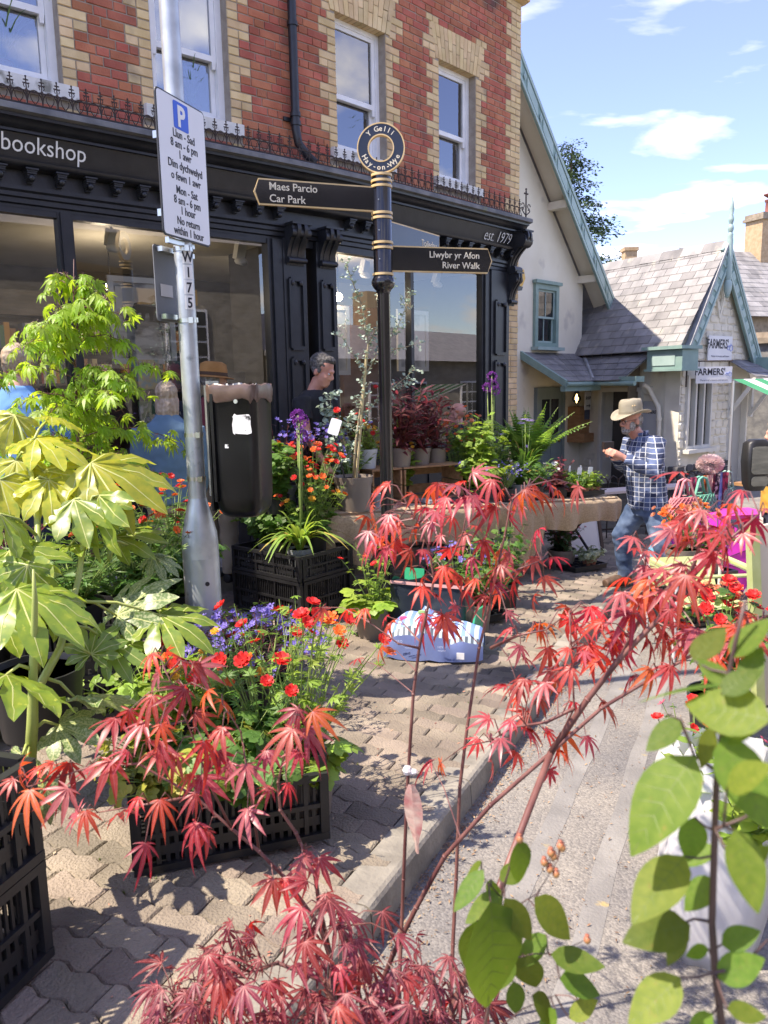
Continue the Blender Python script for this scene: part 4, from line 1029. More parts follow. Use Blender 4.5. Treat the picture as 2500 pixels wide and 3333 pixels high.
mb.add(vs, [(j * (n + 1) + i, j * (n + 1) + i + 1, (j + 1) * (n + 1) + i + 1, (j + 1) * (n + 1) + i) for j in range(2) for i in range(n)]); mb.obj('inspection_door', mat('galv_door', (.45, .49, .5), (.55, .58, .58), rough=.4, metal=.5, scale=8), lamp, smooth=True)
mb = MB(); a = R(-62); mb.tube([LP + Vector((.088 * math.cos(a), .088 * math.sin(a), .62)), LP + Vector((.096 * math.cos(a), .096 * math.sin(a), .62))], .011, 10); mb.obj('lock', black, lamp)
for z in (1.98, 1.995 - .335, .70 + .43, .70 + .22): mb = MB(); mb.tube([Vector((LP.x, LP.y, z - .009)), Vector((LP.x, LP.y, z + .009))], .0455, 24); mb.box((LP.x + .03, LP.y - .045, z), (.02, .02, .026)); mb.obj('clamp_band', steel, lamp, smooth=True)
def pole_plate(ch, z, h_):
    a = R(-52); c, s_ = math.cos(a), math.sin(a)
    Mx = Matrix(((-s_, 0, c, LP.x + .0428 * c), (c, 0, s_, LP.y + .0428 * s_), (0, 1, 0, z), (0, 0, 0, 1)))
    mb = MB(); nn = 6; vs = []
    for zz in (-h_ / 2, h_ / 2):
        for i in range(nn + 1): b = R(-32 + 64 * i / nn); vs.append((.0437 * math.sin(b), zz, .0437 * math.cos(b) - .0428))
    mb.add(vs, [(i, i + 1, nn + 2 + i, nn + 1 + i) for i in range(nn)], Mx); p = mb.obj('number_plate', mat('plate_white', (.72, .72, .68), (.8, .8, .77), rough=.5, scale=20), lamp)
    mobj('lettering', text_mesh(ch, h_ * 1.02, Mx @ Matrix.Translation((0, -h_ * .37, .0012)), ink, bold=.0012, xs=.82), p)
for i, ch in enumerate('W175'): pole_plate(ch, 1.945 - i * .068, .062)
# parking sign facing the road
PS = fm((-.868, 3.655, 2.31), 20)
ps = thing('parking_sign', 'white bilingual parking sign with blue P panel on the lamp column', 'sign', PS @ Vector((0, 0, -.3)))
def rrect(w_, h_, r_, n=4):
    P = []
    for cx, cy, a0 in ((w_ / 2 - r_, -h_ / 2 + r_, -90), (w_ / 2 - r_, h_ / 2 - r_, 0), (-w_ / 2 + r_, h_ / 2 - r_, 90), (-w_ / 2 + r_, -h_ / 2 + r_, 180)):
        for i in range(n + 1): a = R(a0 + 90 * i / n); P.append((cx + r_ * math.cos(a), cy + r_ * math.sin(a)))
    return P
PT = PS @ Matrix.Rotation(R(90), 4, 'X')  # text plane: x along the sign, y up, z out to the road
mb = MB(); mb.prism(rrect(.372, .60, .022), -.006, 0, PT); mb.obj('border', mat('sign_black', (.02, .02, .022), rough=.5), ps)
mb = MB(); mb.prism(rrect(.358, .586, .017), 0.0005, .002, PT); mb.obj('face', mat('sign_face', (.74, .75, .76), (.79, .8, .81), rough=.4, scale=3), ps)
mb = MB(); mb.prism(rrect(.112, .114, .01), .0025, .0035, PT @ Matrix.Translation((-.008, .225, 0))); mb.obj('blue_panel', mat('sign_blue', (.01, .10, .62), rough=.4), ps)
mobj('lettering', text_mesh('P', .12, PT @ Matrix.Translation((-.008, .183, .0042)), ltm, bold=.004, xs=.95), ps)
for i, (tx, y) in enumerate((('Llun - Sad', .138), ('8 am - 6 pm', .096), ('1 awr', .054), ('Dim dychwelyd', .006), ('o fewn 1 awr', -.042), ('Mon - Sat', -.099), ('8 am - 6 pm', -.142), ('1 hour', -.184), ('No return', -.230), ('within 1 hour', -.274))):
    mobj('lettering', text_mesh(tx, .0485, PT @ Matrix.Translation((.008, y - .008, .0028)), ink, bold=.0004, xs=.88), ps)
mb = MB()
for z in (.12, -.2): mb.box((-.0, .035, z), (.3, .03, .03), PS)
mb.box((-.02, .03, -.31), (.2, .02, .025), PS); mb.obj('mounting_rail', steel, ps)
# second sign seen from behind
BS = fm((-.975, 3.78, 1.83), 20)
bs_ = thing('sign_back', 'grey back of a smaller sign clamped behind the lamp column', 'sign', BS @ Vector((0, 0, -.17)))
mb = MB(); mb.prism(rrect(.30, .34, .015), -.004, 0, BS @ Matrix.Rotation(R(90), 4, 'X')); mb.obj('panel', mat('sign_grey_back', (.17, .18, .19), (.21, .22, .23), rough=.6, scale=4), bs_)
mb = MB(); mb.box((-.07, -.004, -.03), (.09, .003, .055), BS); mb.obj('sticker', mat('sticker_white', (.62, .6, .58), rough=.6), bs_)
mb = MB()
for z in (.15, -.15): mb.box((0, -.02, z), (.26, .03, .022), BS)
mb.obj('mounting_rail', steel, bs_)
# litter bin
def loft(mb, rings, n=28, M=None, close0=True, close1=True):
    """rings: (z, half x, half y, corner exponent, dx, dy)"""
    vs = []
    for z, a, b, e, ox, oy in rings:
        for k in range(n):
            t = 2 * math.pi * k / n; c, s_ = math.cos(t), math.sin(t)
            vs.append((ox + a * math.copysign(abs(c) ** (2 / e), c), oy + b * math.copysign(abs(s_) ** (2 / e), s_), z))
    fs = [(i * n + k, i * n + (k + 1) % n, (i + 1) * n + (k + 1) % n, (i + 1) * n + k) for i in range(len(rings) - 1) for k in range(n)]
    if close0: fs.append(tuple(range(n - 1, -1, -1)))
    if close1: fs.append(tuple((len(rings) - 1) * n + k for k in range(n)))
    mb.add(vs, fs, M); return mb
BP = Vector((-.668, 3.66, .742)); Bm = Matrix.Translation(BP) @ Matrix.Rotation(R(-14), 4, 'Z') @ Matrix.Diagonal((.9, .9, 1, 1))
lb = thing('litter_bin', 'black plastic litter bin strapped to the lamp column, torn white sticker', 'bin', BP)
mb = MB(); loft(mb, [(0, .085, .08, 3, 0, 0), (.012, .105, .1, 3.5, 0, 0), (.04, .123, .115, 4, 0, 0), (.10, .130, .12, 5, 0, 0), (.35, .134, .123, 6, 0, 0), (.575, .138, .126, 6, 0, 0), (.585, .142, .13, 6, 0, 0), (.60, .142, .13, 6, 0, 0), (.60, .13, .118, 6, 0, 0), (.45, .12, .108, 6, 0, 0)], M=Bm, close1=True)
mb.obj('body', mat('bin_black', (.006, .006, .0065), (.010, .010, .011), spec=.35, rough=.3, scale=4, stain=((.08, .08, .075), 9, .72)), lb, smooth=True, sharp=50)
mb = MB(); mb.box((-.10, -.125, .33), (.016, .02, .5), Bm); mb.box((-.137, -.02, .3), (.01, .16, .54), Bm); mb.obj('rib', MATS['bin_black'], lb)
mb = MB(); n = 48; vs = []; q = random.Random(2)
for j, (z, k) in enumerate(((.548, 1.01), (.556, 1.035), (.60, 1.03), (.618, 1.025), (.622, .99), (.60, .93))):
    for i in range(n):
        t = 2 * math.pi * i / n; c, s_ = math.cos(t), math.sin(t); w_ = (1 + .02 * math.sin(i * 3.1 + j) * (j < 3) + q.uniform(-.006, .006)) * k
        vs.append((.142 * w_ * math.copysign(abs(c) ** .36, c), .13 * w_ * math.copysign(abs(s_) ** .36, s_), z + q.uniform(-.006, .006) - (.012 * math.sin(i * 1.3) if j < 2 else 0)))
mb.add(vs, [(j * n + i, j * n + (i + 1) % n, (j + 1) * n + (i + 1) % n, (j + 1) * n + i) for j in range(5) for i in range(n)], Bm); mb.obj('liner', mat('brown_liner', (.10, .06, .045), (.17, .11, .085), rough=.32, scale=12, spec=.6), lb, smooth=True)
mb = MB(); q = random.Random(5)
for i in range(3):
    n = 14; c0 = (-.05 + .05 * i, q.uniform(-.03, .03), .575); vs = [(c0[0], c0[1], c0[2] + .02 + .035 * (i == 1))]
    for r_ in (.03, .06):
        for k in range(n): t = 2 * math.pi * k / n; vs.append((c0[0] + r_ * math.cos(t) * q.uniform(.7, 1.3), c0[1] + r_ * math.sin(t) * q.uniform(.7, 1.3), c0[2] + (.075 - r_) * q.uniform(.2, 1.2)))
    mb.add(vs, [(0, 1 + k, 1 + (k + 1) % n) for k in range(n)] + [(1 + k, 1 + n + k, 1 + n + (k + 1) % n, 1 + (k + 1) % n) for k in range(n)], Bm)
mb.obj('rubbish', mat('clear_rubbish', (.55, .55, .52), (.3, .3, .29), rough=.2, scale=30), lb)
mb = MB(); q = random.Random(3); P = []
for i in range(26):
    t = 2 * math.pi * i / 26; c, s_ = math.cos(t), math.sin(t); P.append((.055 * math.copysign(abs(c) ** .3, c) * q.uniform(.8, 1.02), .052 * math.copysign(abs(s_) ** .3, s_) * q.uniform(.78, 1.0)))
mb.prism(P, 0, .0012, Bm @ Matrix.Translation((.06, -.1235, .44)) @ Matrix.Rotation(R(90), 4, 'X')); mb.prism([(a * .2, b * .2) for a, b in P], 0, .0012, Bm @ Matrix.Translation((-.03, -.1225, .34)) @ Matrix.Rotation(R(90), 4, 'X'))
mb.obj('torn_sticker', mat('torn_paper', (.74, .74, .72), (.8, .8, .78), rough=.7, scale=30, stain=((.03, .03, .03), 26, .60)), lb)
mb = MB(); mb.box((-.155, .0, .36), (.02, .11, .56), Bm); mb.box((-.178, .02, .36), (.03, .05, .46), Bm); mb.tube([Bm @ Vector((-.16, -.06, .1)), Bm @ Vector((-.16, -.06, .62))], .012, 8); mb.obj('bracket', mat('bracket_steel', (.3, .29, .27), (.42, .41, .38), rough=.4, metal=.8, scale=8), lb)
mb = MB(); mb.tube([Bm @ Vector((.035, -.126, .545)), Bm @ Vector((.035, -.135, .545))], .01, 10); mb.obj('lock', steel, lb)

# fingerpost
FP = Vector((.024, 5.65, gz(.02, 5.65)))
gold = mat('gold_paint', (.62, .44, .20), (.7, .52, .28), rough=.45, scale=8)
gloss = mat('post_black', (.009, .009, .011), (.014, .014, .017), rough=.16, scale=5, coat=.4)
fp = thing('fingerpost', 'black and gold town fingerpost with ring finial and three pointing arms', 'signpost', FP)
b = -FP.z
mb = MB(); mb.lathe([(.08, 0), (.08, .12), (.058, .16), (.048, .3), (.046, b + 1.985), (.051, b + 2.008), (.066, b + 2.023), (.081, b + 2.047), (.084, b + 2.07), (.076, b + 2.093), (.066, b + 2.109), (.066, b + 2.774), (.046, b + 2.79), (.023, b + 2.805)], 24, FP); mb.obj('pole', gloss, fp, smooth=True, sharp=35)
for z in (2.12, 2.298, 2.333, 2.499, 2.530, 2.708, 2.743, 2.782): mb = MB(); mb.lathe([(.066, -.009), (.074, -.008), (.074, .008), (.066, .009)], 24, (FP.x, FP.y, z)); mb.obj('gold_band', gold, fp, smooth=True)
for z in (2.217, 2.41, 2.612): mb = MB(); mb.ball((FP.x - .023, FP.y - .064, z), .006, 6); mb.obj('bolt', steel, fp)
def arm(tip, z0, z1, lines, align, tsize, name='finger_arm', pointed=True, tx=None):
    d = Vector((tip[0] - FP.x, tip[1] - FP.y, 0)); L_ = d.length; d.normalize()
    # frame: X along the arm away from the post
    flip = d.x < 0
    ang = math.degrees(math.atan2(d.x, d.y)); Mx = fm((FP.x, FP.y, 0), ang if not flip else ang + 180)
    s_ = -1 if flip else 1; x0, x1 = .058, L_; zm = (z0 + z1) / 2; hh = (z1 - z0) / 2
    def poly(i):
        tipx = (hh - i) * .42 if pointed else 0
        P = [(x0, -hh + i), (x1 - tipx - i * .3, -hh + i), (x1 - i, 0), (x1 - tipx - i * .3, hh - i), (x0, hh - i)]
        return [(s_ * a, zz) for a, zz in P][::s_]
    T = Mx @ Matrix.Translation((0, 0, zm)) @ Matrix.Rotation(R(90), 4, 'X')
    mb = MB(); mb.prism(poly(0), -.012, .0095, T); a_ = mb.obj(name, gold, fp)
    mb = MB(); mb.prism(poly(.010), .010, .0115, T); mb.obj('arm_face', gloss, a_)
    xt = s_ * (x1 - .10) if tx is None else s_ * tx
    al = 'LEFT' if flip else 'RIGHT'
    for i, l in enumerate(lines):
        y = (len(lines) / 2 - i - .5) * tsize * 1.12 - tsize * .34
        mobj('lettering', text_mesh(l, tsize, T @ Matrix.Translation((xt + (.0 if not flip else .0), y, .0125)), mat('arm_letter', (.75, .68, .52), rough=.5), align=al, bold=.0006), a_)
arm((-.82, 5.34), 2.538, 2.705, ['Maes Parcio', 'Car Park'], 'L', .068)
arm((.824, 5.867), 2.14, 2.318, ['Llwybr yr Afon', 'River Walk'], 'R', .0635)
arm((.464, 6.30), 2.318, 2.496, ['Toiledau'], 'R', .066, tx=.74, pointed=False)
RM = fm((FP.x, FP.y - .01, 2.956), 92) @ Matrix.Rotation(R(90), 4, 'X')
def ring(r0, r1, z0, z1, m, nm):
    mb = MB(); n = 48; vs = []
    for r_, z in ((r0, z0), (r1, z0), (r1, z1), (r0, z1)):
        for k in range(n): t = 2 * math.pi * k / n; vs.append((r_ * math.cos(t), r_ * math.sin(t), z))
    mb.add(vs, [(j * n + k, j * n + (k + 1) % n, ((j + 1) % 4) * n + (k + 1) % n, ((j + 1) % 4) * n + k) for j in range(4) for k in range(n)], RM); mb.obj(nm, m, fp, smooth=True)
ring(.089, .159, -.015, .015, gloss, 'ring'); ring(.157, .165, -.019, .02, gold, 'ring_rim'); ring(.083, .091, -.019, .02, gold, 'ring_rim')
def arc_text(txt, r_, a_mid, step, up):
    n = len(txt)
    for i, ch in enumerate(txt):
        if ch == ' ': continue
        a = R(a_mid + (i - (n - 1) / 2) * step * (-1 if up else 1)); rot = a - math.pi / 2 if up else a + math.pi / 2
        Mx = RM @ Matrix.Translation((r_ * math.cos(a), r_ * math.sin(a), .0158)) @ Matrix.Rotation(rot, 4, 'Z')
        mobj('lettering', text_mesh(ch, .048, Mx, MATS['arm_letter'], bold=.0006), fp)
arc_text('Y Gelli', .110, 90, 13.5, True); arc_text('Hay-on-Wye', .141, 270, 14, False)
# alarm box
ab = thing('alarm_box', 'yellow hexagonal alarm box on the brick corner of the bookshop', 'alarm', wl(3.3, -.3, 2.58))
Mx = wm(3.29, -.315, 2.70) @ Matrix.Rotation(R(90), 4, 'X')
mb = MB(); mb.prism([(-.08, -.09), (.08, -.09), (.15, .02), (.11, .13), (-.11, .13), (-.15, .02)], 0, .09, Mx); mb.obj('case', mat('alarm_yellow', (.72, .42, .06), rough=.45), ab)
mb = MB(); mb.prism([(-.08, -.14), (.08, -.14), (.10, -.093), (-.10, -.093)], .0, .085, Mx); mb.obj('strobe', black, ab)
mb = MB(); mb.prism([(-.045, -.04), (.045, -.04), (.045, .07), (-.045, .07)], .0905, .092, Mx); mb.obj('label', ltm, ab)

# ================================================================ things behind the shop glass
lampw = mat('lamp_white', (.75, .74, .7), rough=.4)
def spot(s, o, label):
    P = wl(s, o, 2.80); t = thing('ceiling_spotlight', label, 'lamp', P, group='white ceiling spotlights in the shop window')
    Mx = wm(s, o, 2.80)
    mb = MB(); mb.tube([Mx @ Vector((0, 0, 0)), Mx @ Vector((0, 0, -.05))], .012, 8); mb.box((0, 0, -.115), (.11, .06, .15), Mx, rot=(R(18), 0, R(12))); mb.obj('housing', lampw, t)
    mb = MB(); mb.lathe([(.0, .0), (.04, -.008), (.062, -.03), (.066, -.05), (.05, -.07), (.0, -.075)], 16, M=Mx @ Matrix.Translation((0, -.03, -.17)) @ Matrix.Rotation(R(20), 4, 'X')); mb.obj('head', lampw, t, smooth=True)
spot(-2.17, -.75, 'white ceiling spotlight in the larger shop window, nearer the parking sign side'); spot(-.88, -.75, 'white ceiling spotlight in the larger shop window, nearer the pilasters'); spot(.89, -.75, 'white ceiling spotlight in the smaller shop window behind the fingerpost'); spot(2.2, -.75, 'white ceiling spotlight in the smaller shop window by its corner')
P = wl(.5, -.8, 2.33); gl = thing('globe_lamp', 'lit round globe lamp inside the smaller shop window', 'lamp', P)
mb = MB(); mb.ball(P, .048, 16); mb.obj('globe', mat('globe_light', (1, .9, .7), emit=(1, .86, .62), estr=14), gl, smooth=True)
mb = MB(); mb.tube([P + Vector((0, 0, .045)), P + Vector((0, 0, .47))], .006, 6); mb.obj('cord', black, gl)
for s, o, e in ((.5, -1.0, 5), (-2.0, -1.3, 5)):  # one for the smaller window's globe, one added to brighten the larger window
    ld = bpy.data.lights.new('shop_lamp_and_fill_light', 'POINT'); ld.energy = e; ld.color = (1, .87, .68); ld.shadow_soft_size = .12
    lo = bpy.data.objects.new('shop_lamp_and_fill_light', ld); col.objects.link(lo); lo.location = wl(s, o, 2.33)
P = wl(-2.0, -1.3, 2.33); g2 = thing('globe_lamp', 'added globe lamp brightening the inside of the larger shop window', 'lamp', P)  # globe added to house the extra fill light
mb = MB(); mb.ball(P + Vector((0, 0, .0)), .048, 16); mb.obj('globe', MATS['globe_light'], g2, smooth=True)
mb = MB(); mb.tube([P + Vector((0, 0, .045)), P + Vector((0, 0, .47))], .006, 6); mb.obj('cord', black, g2)
art = mat('etching', (.08, .08, .078), (.62, .61, .57), rough=.7, scale=5, detail=8, lo=.38, hi=.58, stretch=(1, 1, 2.2))
artp = mat('etching_pale', (.30, .30, .29), (.72, .71, .68), rough=.7, scale=4, detail=8, lo=.3, hi=.5)
def picture(label, s, o, z, w_, h_, m, bear=False, fw=.05):
    t = thing('framed_picture', label, 'picture', wl(s, o, z - h_ / 2)); Mx = wm(s, o, z)
    mb = MB()
    for x in (-1, 1): mb.box((x * (w_ / 2 - fw / 2), 0, 0), (fw, .03, h_), Mx)
    for x in (-1, 1): mb.box((0, 0, x * (h_ / 2 - fw / 2)), (w_ - 2 * fw, .03, fw), Mx)
    mb.obj('picture_frame', lampw, t)
    mb = MB(); mb.box((0, .01, 0), (w_ - 2 * fw, .01, h_ - 2 * fw), Mx); mb.obj('print', m, t)
    if bear:
        T = Mx @ Matrix.Rotation(R(90), 4, 'X')
        mb = MB(); mb.prism([(-.24, .10), (-.1, .12), (.02, .2), (.12, .24), (.24, .22), (.24, .30), (-.24, .30)], -.004, -.0035, T); mb.obj('print_sky', mat('print_sky', (.6, .59, .55), rough=.8), t)
        mb = MB(); B_ = [(-.10, -.06), (-.07, -.06), (-.065, .0), (-.03, .005), (-.025, -.06), (.0, -.06), (.012, .0), (.045, .005), (.05, -.06), (.082, -.06), (.09, .02), (.115, .05), (.15, .06), (.155, .085), (.13, .105), (.10, .11), (.07, .095), (-.02, .105), (-.09, .09), (-.115, .04)]
        mb.prism([(a + .02, b_ + .07) for a, b_ in B_], -.0032, -.0022, T); mb.obj('print_animal', mat('print_dark', (.07, .07, .07), rough=.8), t)
picture('framed grey etching of a bear in a white frame in the larger window', -1.93, -.76, 1.97, .62, .78, art, True)
picture('white framed pale print in the smaller window beside the pilaster', .55, -.9, 1.86, .40, .78, artp)
picture('white framed print in the smaller window behind the eucalyptus', 1.74, -.76, 1.88, .58, .74, artp)
mb = MB(); rect(mb, .95, 1.12, -1.2, -1.26, .3, 2.3, .1); rect(mb, 1.12, 1.6, -1.22, -1.25, .3, 2.3, .1); mb.obj('inner_door', mat('brown_door', (.16, .07, .03), (.22, .10, .05), rough=.5, scale=4), shop)
def book(label, s, z, w_, h_, c1, c2, title=None, o=-.55, tilt=8, tc=(.85, .84, .8)):
    t = thing('book', label, 'book', wl(s, o, z)); Mx = wm(s, o, z) @ Matrix.Rotation(R(-tilt), 4, 'X')
    mb = MB(); mb.box((0, 0, h_ / 2), (w_, .022, h_), Mx); mb.obj('cover', mat('cover_%d' % int(s * 1000 + z * 77), c1, c2, rough=.35, scale=9, lo=.45, hi=.55), t)
    if title: mobj('lettering', text_mesh(title, w_ * .21, Mx @ Matrix.Rotation(R(90), 4, 'X') @ Matrix.Translation((0, h_ * .5, .0118)), mat('title_%d' % int(s * 1000), tc, rough=.5), bold=.001), t)
    mb = MB(); mb.box((0, .001, h_ / 2), (w_ - .006, .0235, h_ - .006), Mx); mb.obj('pages', lampw, t)
book('large yellow illustrated book below the bear etching', -2.02, 1.345, .27, .27, (.62, .5, .2), (.25, .42, .45))
book('dark green book with red spine below the bear etching', -1.72, 1.345, .19, .26, (.04, .10, .09), (.45, .12, .14))
book('white children\'s book with green meadow cover on the middle shelf', -2.0, .985, .21, .26, (.66, .70, .68), (.12, .25, .10))
book('small blue book titled Greek Myths on the lowest shelf', -2.17, .625, .14, .20, (.05, .07, .16), (.10, .14, .25), 'GREEK\nMYTHS')
book('dark blue book leaning on the middle shelf', -1.72, .985, .17, .25, (.03, .05, .12), (.06, .08, .16), 'H')
book('pale book lying against the lowest shelf back', -1.75, .625, .16, .2, (.5, .45, .35), (.3, .2, .15))
# house plants and curtain in the rooms above
potm = mat('terracotta', (.30, .12, .06), (.38, .17, .09), rough=.8, scale=8)
def windowplant(s, label, n, hgt, wd, m):
    P = wl(s, -.68, 3.76); t = thing('potted_houseplant', label, 'plant', P)
    mb = MB(); mb.lathe([(.06, 0), (.08, .14), (.085, .14), (.085, .16), (.07, .15)], 14, P); mb.obj('pot', potm, t, smooth=True)
    q = random.Random(n); mb = MB()
    for i in range(n):
        a = q.uniform(0, 6.28); r_ = q.uniform(.3, 1) * wd; h_ = hgt * q.uniform(.5, 1); d = Vector((math.cos(a), math.sin(a), 0)); pr = None; vs = []
        sd_ = Vector((-d.y, d.x, 0)) * .008
        for k in range(6):
            u = k / 5; p = P + Vector((0, 0, .15)) + d * r_ * u + Vector((0, 0, h_ * (u * 1.7 - u * u * .9))); vs += [p - sd_ * (1.2 - u), p + sd_ * (1.2 - u)]
        mb.add(vs, [(2 * k, 2 * k + 1, 2 * k + 3, 2 * k + 2) for k in range(5)])
    mb.obj('foliage', m, t)
hg = mat('houseplant_green', (.10, .22, .08), (.25, .38, .15), rough=.5, scale=10, transl=.3)
windowplant(-2.98, 'spider plant in clay pot behind the first floor window nearest the sign', 60, .6, .42, hg)
windowplant(-1.35, 'leafy houseplant behind the first floor window beside the lamp column', 45, .5, .3, hg); windowplant(.55, 'bushy houseplant in clay pot behind the window above the fingerpost', 80, .35, .22, hg)
mb = MB(); vs = []
for i in range(25): x = i / 24; p0 = wl(2.12 + .3 * x, -.60 - .02 * math.sin(i * 1.9), 0); vs += [(p0.x, p0.y, 3.76), (p0.x, p0.y, 5.0)]
mb.add(vs, [(2 * i, 2 * i + 2, 2 * i + 3, 2 * i + 1) for i in range(24)]); mb.obj('curtain', mat('curtain_white', (.6, .58, .55), rough=.9, transl=.3), None, smooth=True, label='pale curtain behind the first floor window nearest the corner', cat='curtain')
# ================================================================ crates, tables, pots
plastic = mat('crate_black', (.010, .010, .011), (.02, .02, .021), rough=.42, scale=6, bump=.1, bscale=50)
def crate(label, P, heading, L_=.6, W_=.4, H_=.24, lattice=True, dip=0, group='black plastic crates', z=None, slots=9):
    """P = the front face's left-hand bottom corner; X along the front"""
    t = thing('plastic_crate', label, 'crate', P, group=group)
    Mx = fm(P, heading)
    def side(Mx, L_, hgt, nsl):
        mb = MB(); b = .022
        mb.box((L_ / 2, .006, hgt - .012), (L_, .024, .024), Mx); mb.box((L_ / 2, .006, .012), (L_, .024, .024), Mx)
        for x in (.014, L_ - .014): mb.box((x, .010, hgt / 2), (.028, .028, hgt - .05), Mx)
        mb.box((L_ / 2, .008, hgt * .52), (L_ - .056, .018, .016), Mx)
        for x in (.075, L_ - .075): mb.box((x, .008, hgt / 2), (.014, .016, hgt - .05), Mx)
        nb = 3 if L_ > .5 else 2
        for i in range(1, nb): mb.box((.075 + (L_ - .15) * i / nb, .008, hgt / 2), (.012, .016, hgt - .05), Mx)
        mb.box((L_ / 2, .012, hgt * .28), (L_ - .06, .004, hgt * .14), Mx)
        n = int(L_ / .022)
        for i in range(n): mb.box((.035 + (L_ - .07) * (i + .5) / n, .012, hgt * .74), (.0085, .006, hgt * .40), Mx)
        n2 = int(L_ / .03)
        for i in range(n2):
            mb.box((.035 + (L_ - .07) * (i + .5) / n2, .012, hgt * .14), (.012, .005, hgt * .16), Mx); mb.box((.035 + (L_ - .07) * (i + .5) / n2, .012, hgt * .42), (.012, .005, hgt * .16), Mx)
        return mb.obj('crate_side', plastic, t)
    side(Mx, L_, H_ - dip, 9); side(Mx @ Matrix.Translation((L_, .0, 0)) @ Matrix.Rotation(R(90), 4, 'Z') @ Matrix.Translation((.03, 0, 0)), W_ - .06, H_, 7)
    side(Mx @ Matrix.Translation((L_, W_, 0)) @ Matrix.Rotation(R(180), 4, 'Z'), L_, H_, 9); side(Mx @ Matrix.Translation((0, W_, 0)) @ Matrix.Rotation(R(-90), 4, 'Z') @ Matrix.Translation((.03, 0, 0)), W_ - .06, H_, 7)
    mb = MB(); mb.box((L_ / 2, W_ / 2, .012), (L_ - .05, W_ - .05, .012), Mx); mb.obj('crate_base', plastic, t)
    return t
crate('low black crate of geums and geraniums on the paving in front', Vector((-.776, 2.12, gz(-.776, 2.12))), 72, .61, .40, .30, dip=.07)
for k in range(2):
    crate('black crate at the bottom left-hand edge, %s of its stack' % ('bottom' if k == 0 else 'top'), Vector((-1.03, 1.167, gz(-.9, 1.5) + .005 + k * .268)), 16.6, .60, .40, .265)
zc = gz(-.6, 5.2) + .004
crate('deep black crate under the allium crate behind the litter bin', Vector((-1.16, 5.70, zc)), 130, .74, .56, .30); crate('shallow black crate holding alliums, on top of the deep crate', Vector((-1.155, 5.695, zc + .305)), 130, .73, .55, .18)
for i, (x, y, hd, k) in enumerate(((-1.55, 3.10, 75, 0), (-1.55, 3.10, 75, 1), (-2.2, 2.75, 70, 0), (-1.1, 3.95, 80, 0))):
    crate(('black crate in the shade under the variegated fatsia, lower', 'black crate in the shade under the variegated fatsia, upper', 'black crate at the left-hand edge behind the yellow fatsia', 'black crate half hidden behind the lamp column base')[i], Vector((x, y, gz(x, y) + .005 + k * .245)), hd, .6, .4, .24)
crate('black crate in the road beside the walking man, lower', Vector((2.22, 5.70, gz(2.2, 5.7) - .105)), 70, .60, .4, .20); crate('black crate in the road beside the walking man, upper', Vector((2.235, 5.73, gz(2.2, 5.7) + .1)), 70, .60, .4, .20)

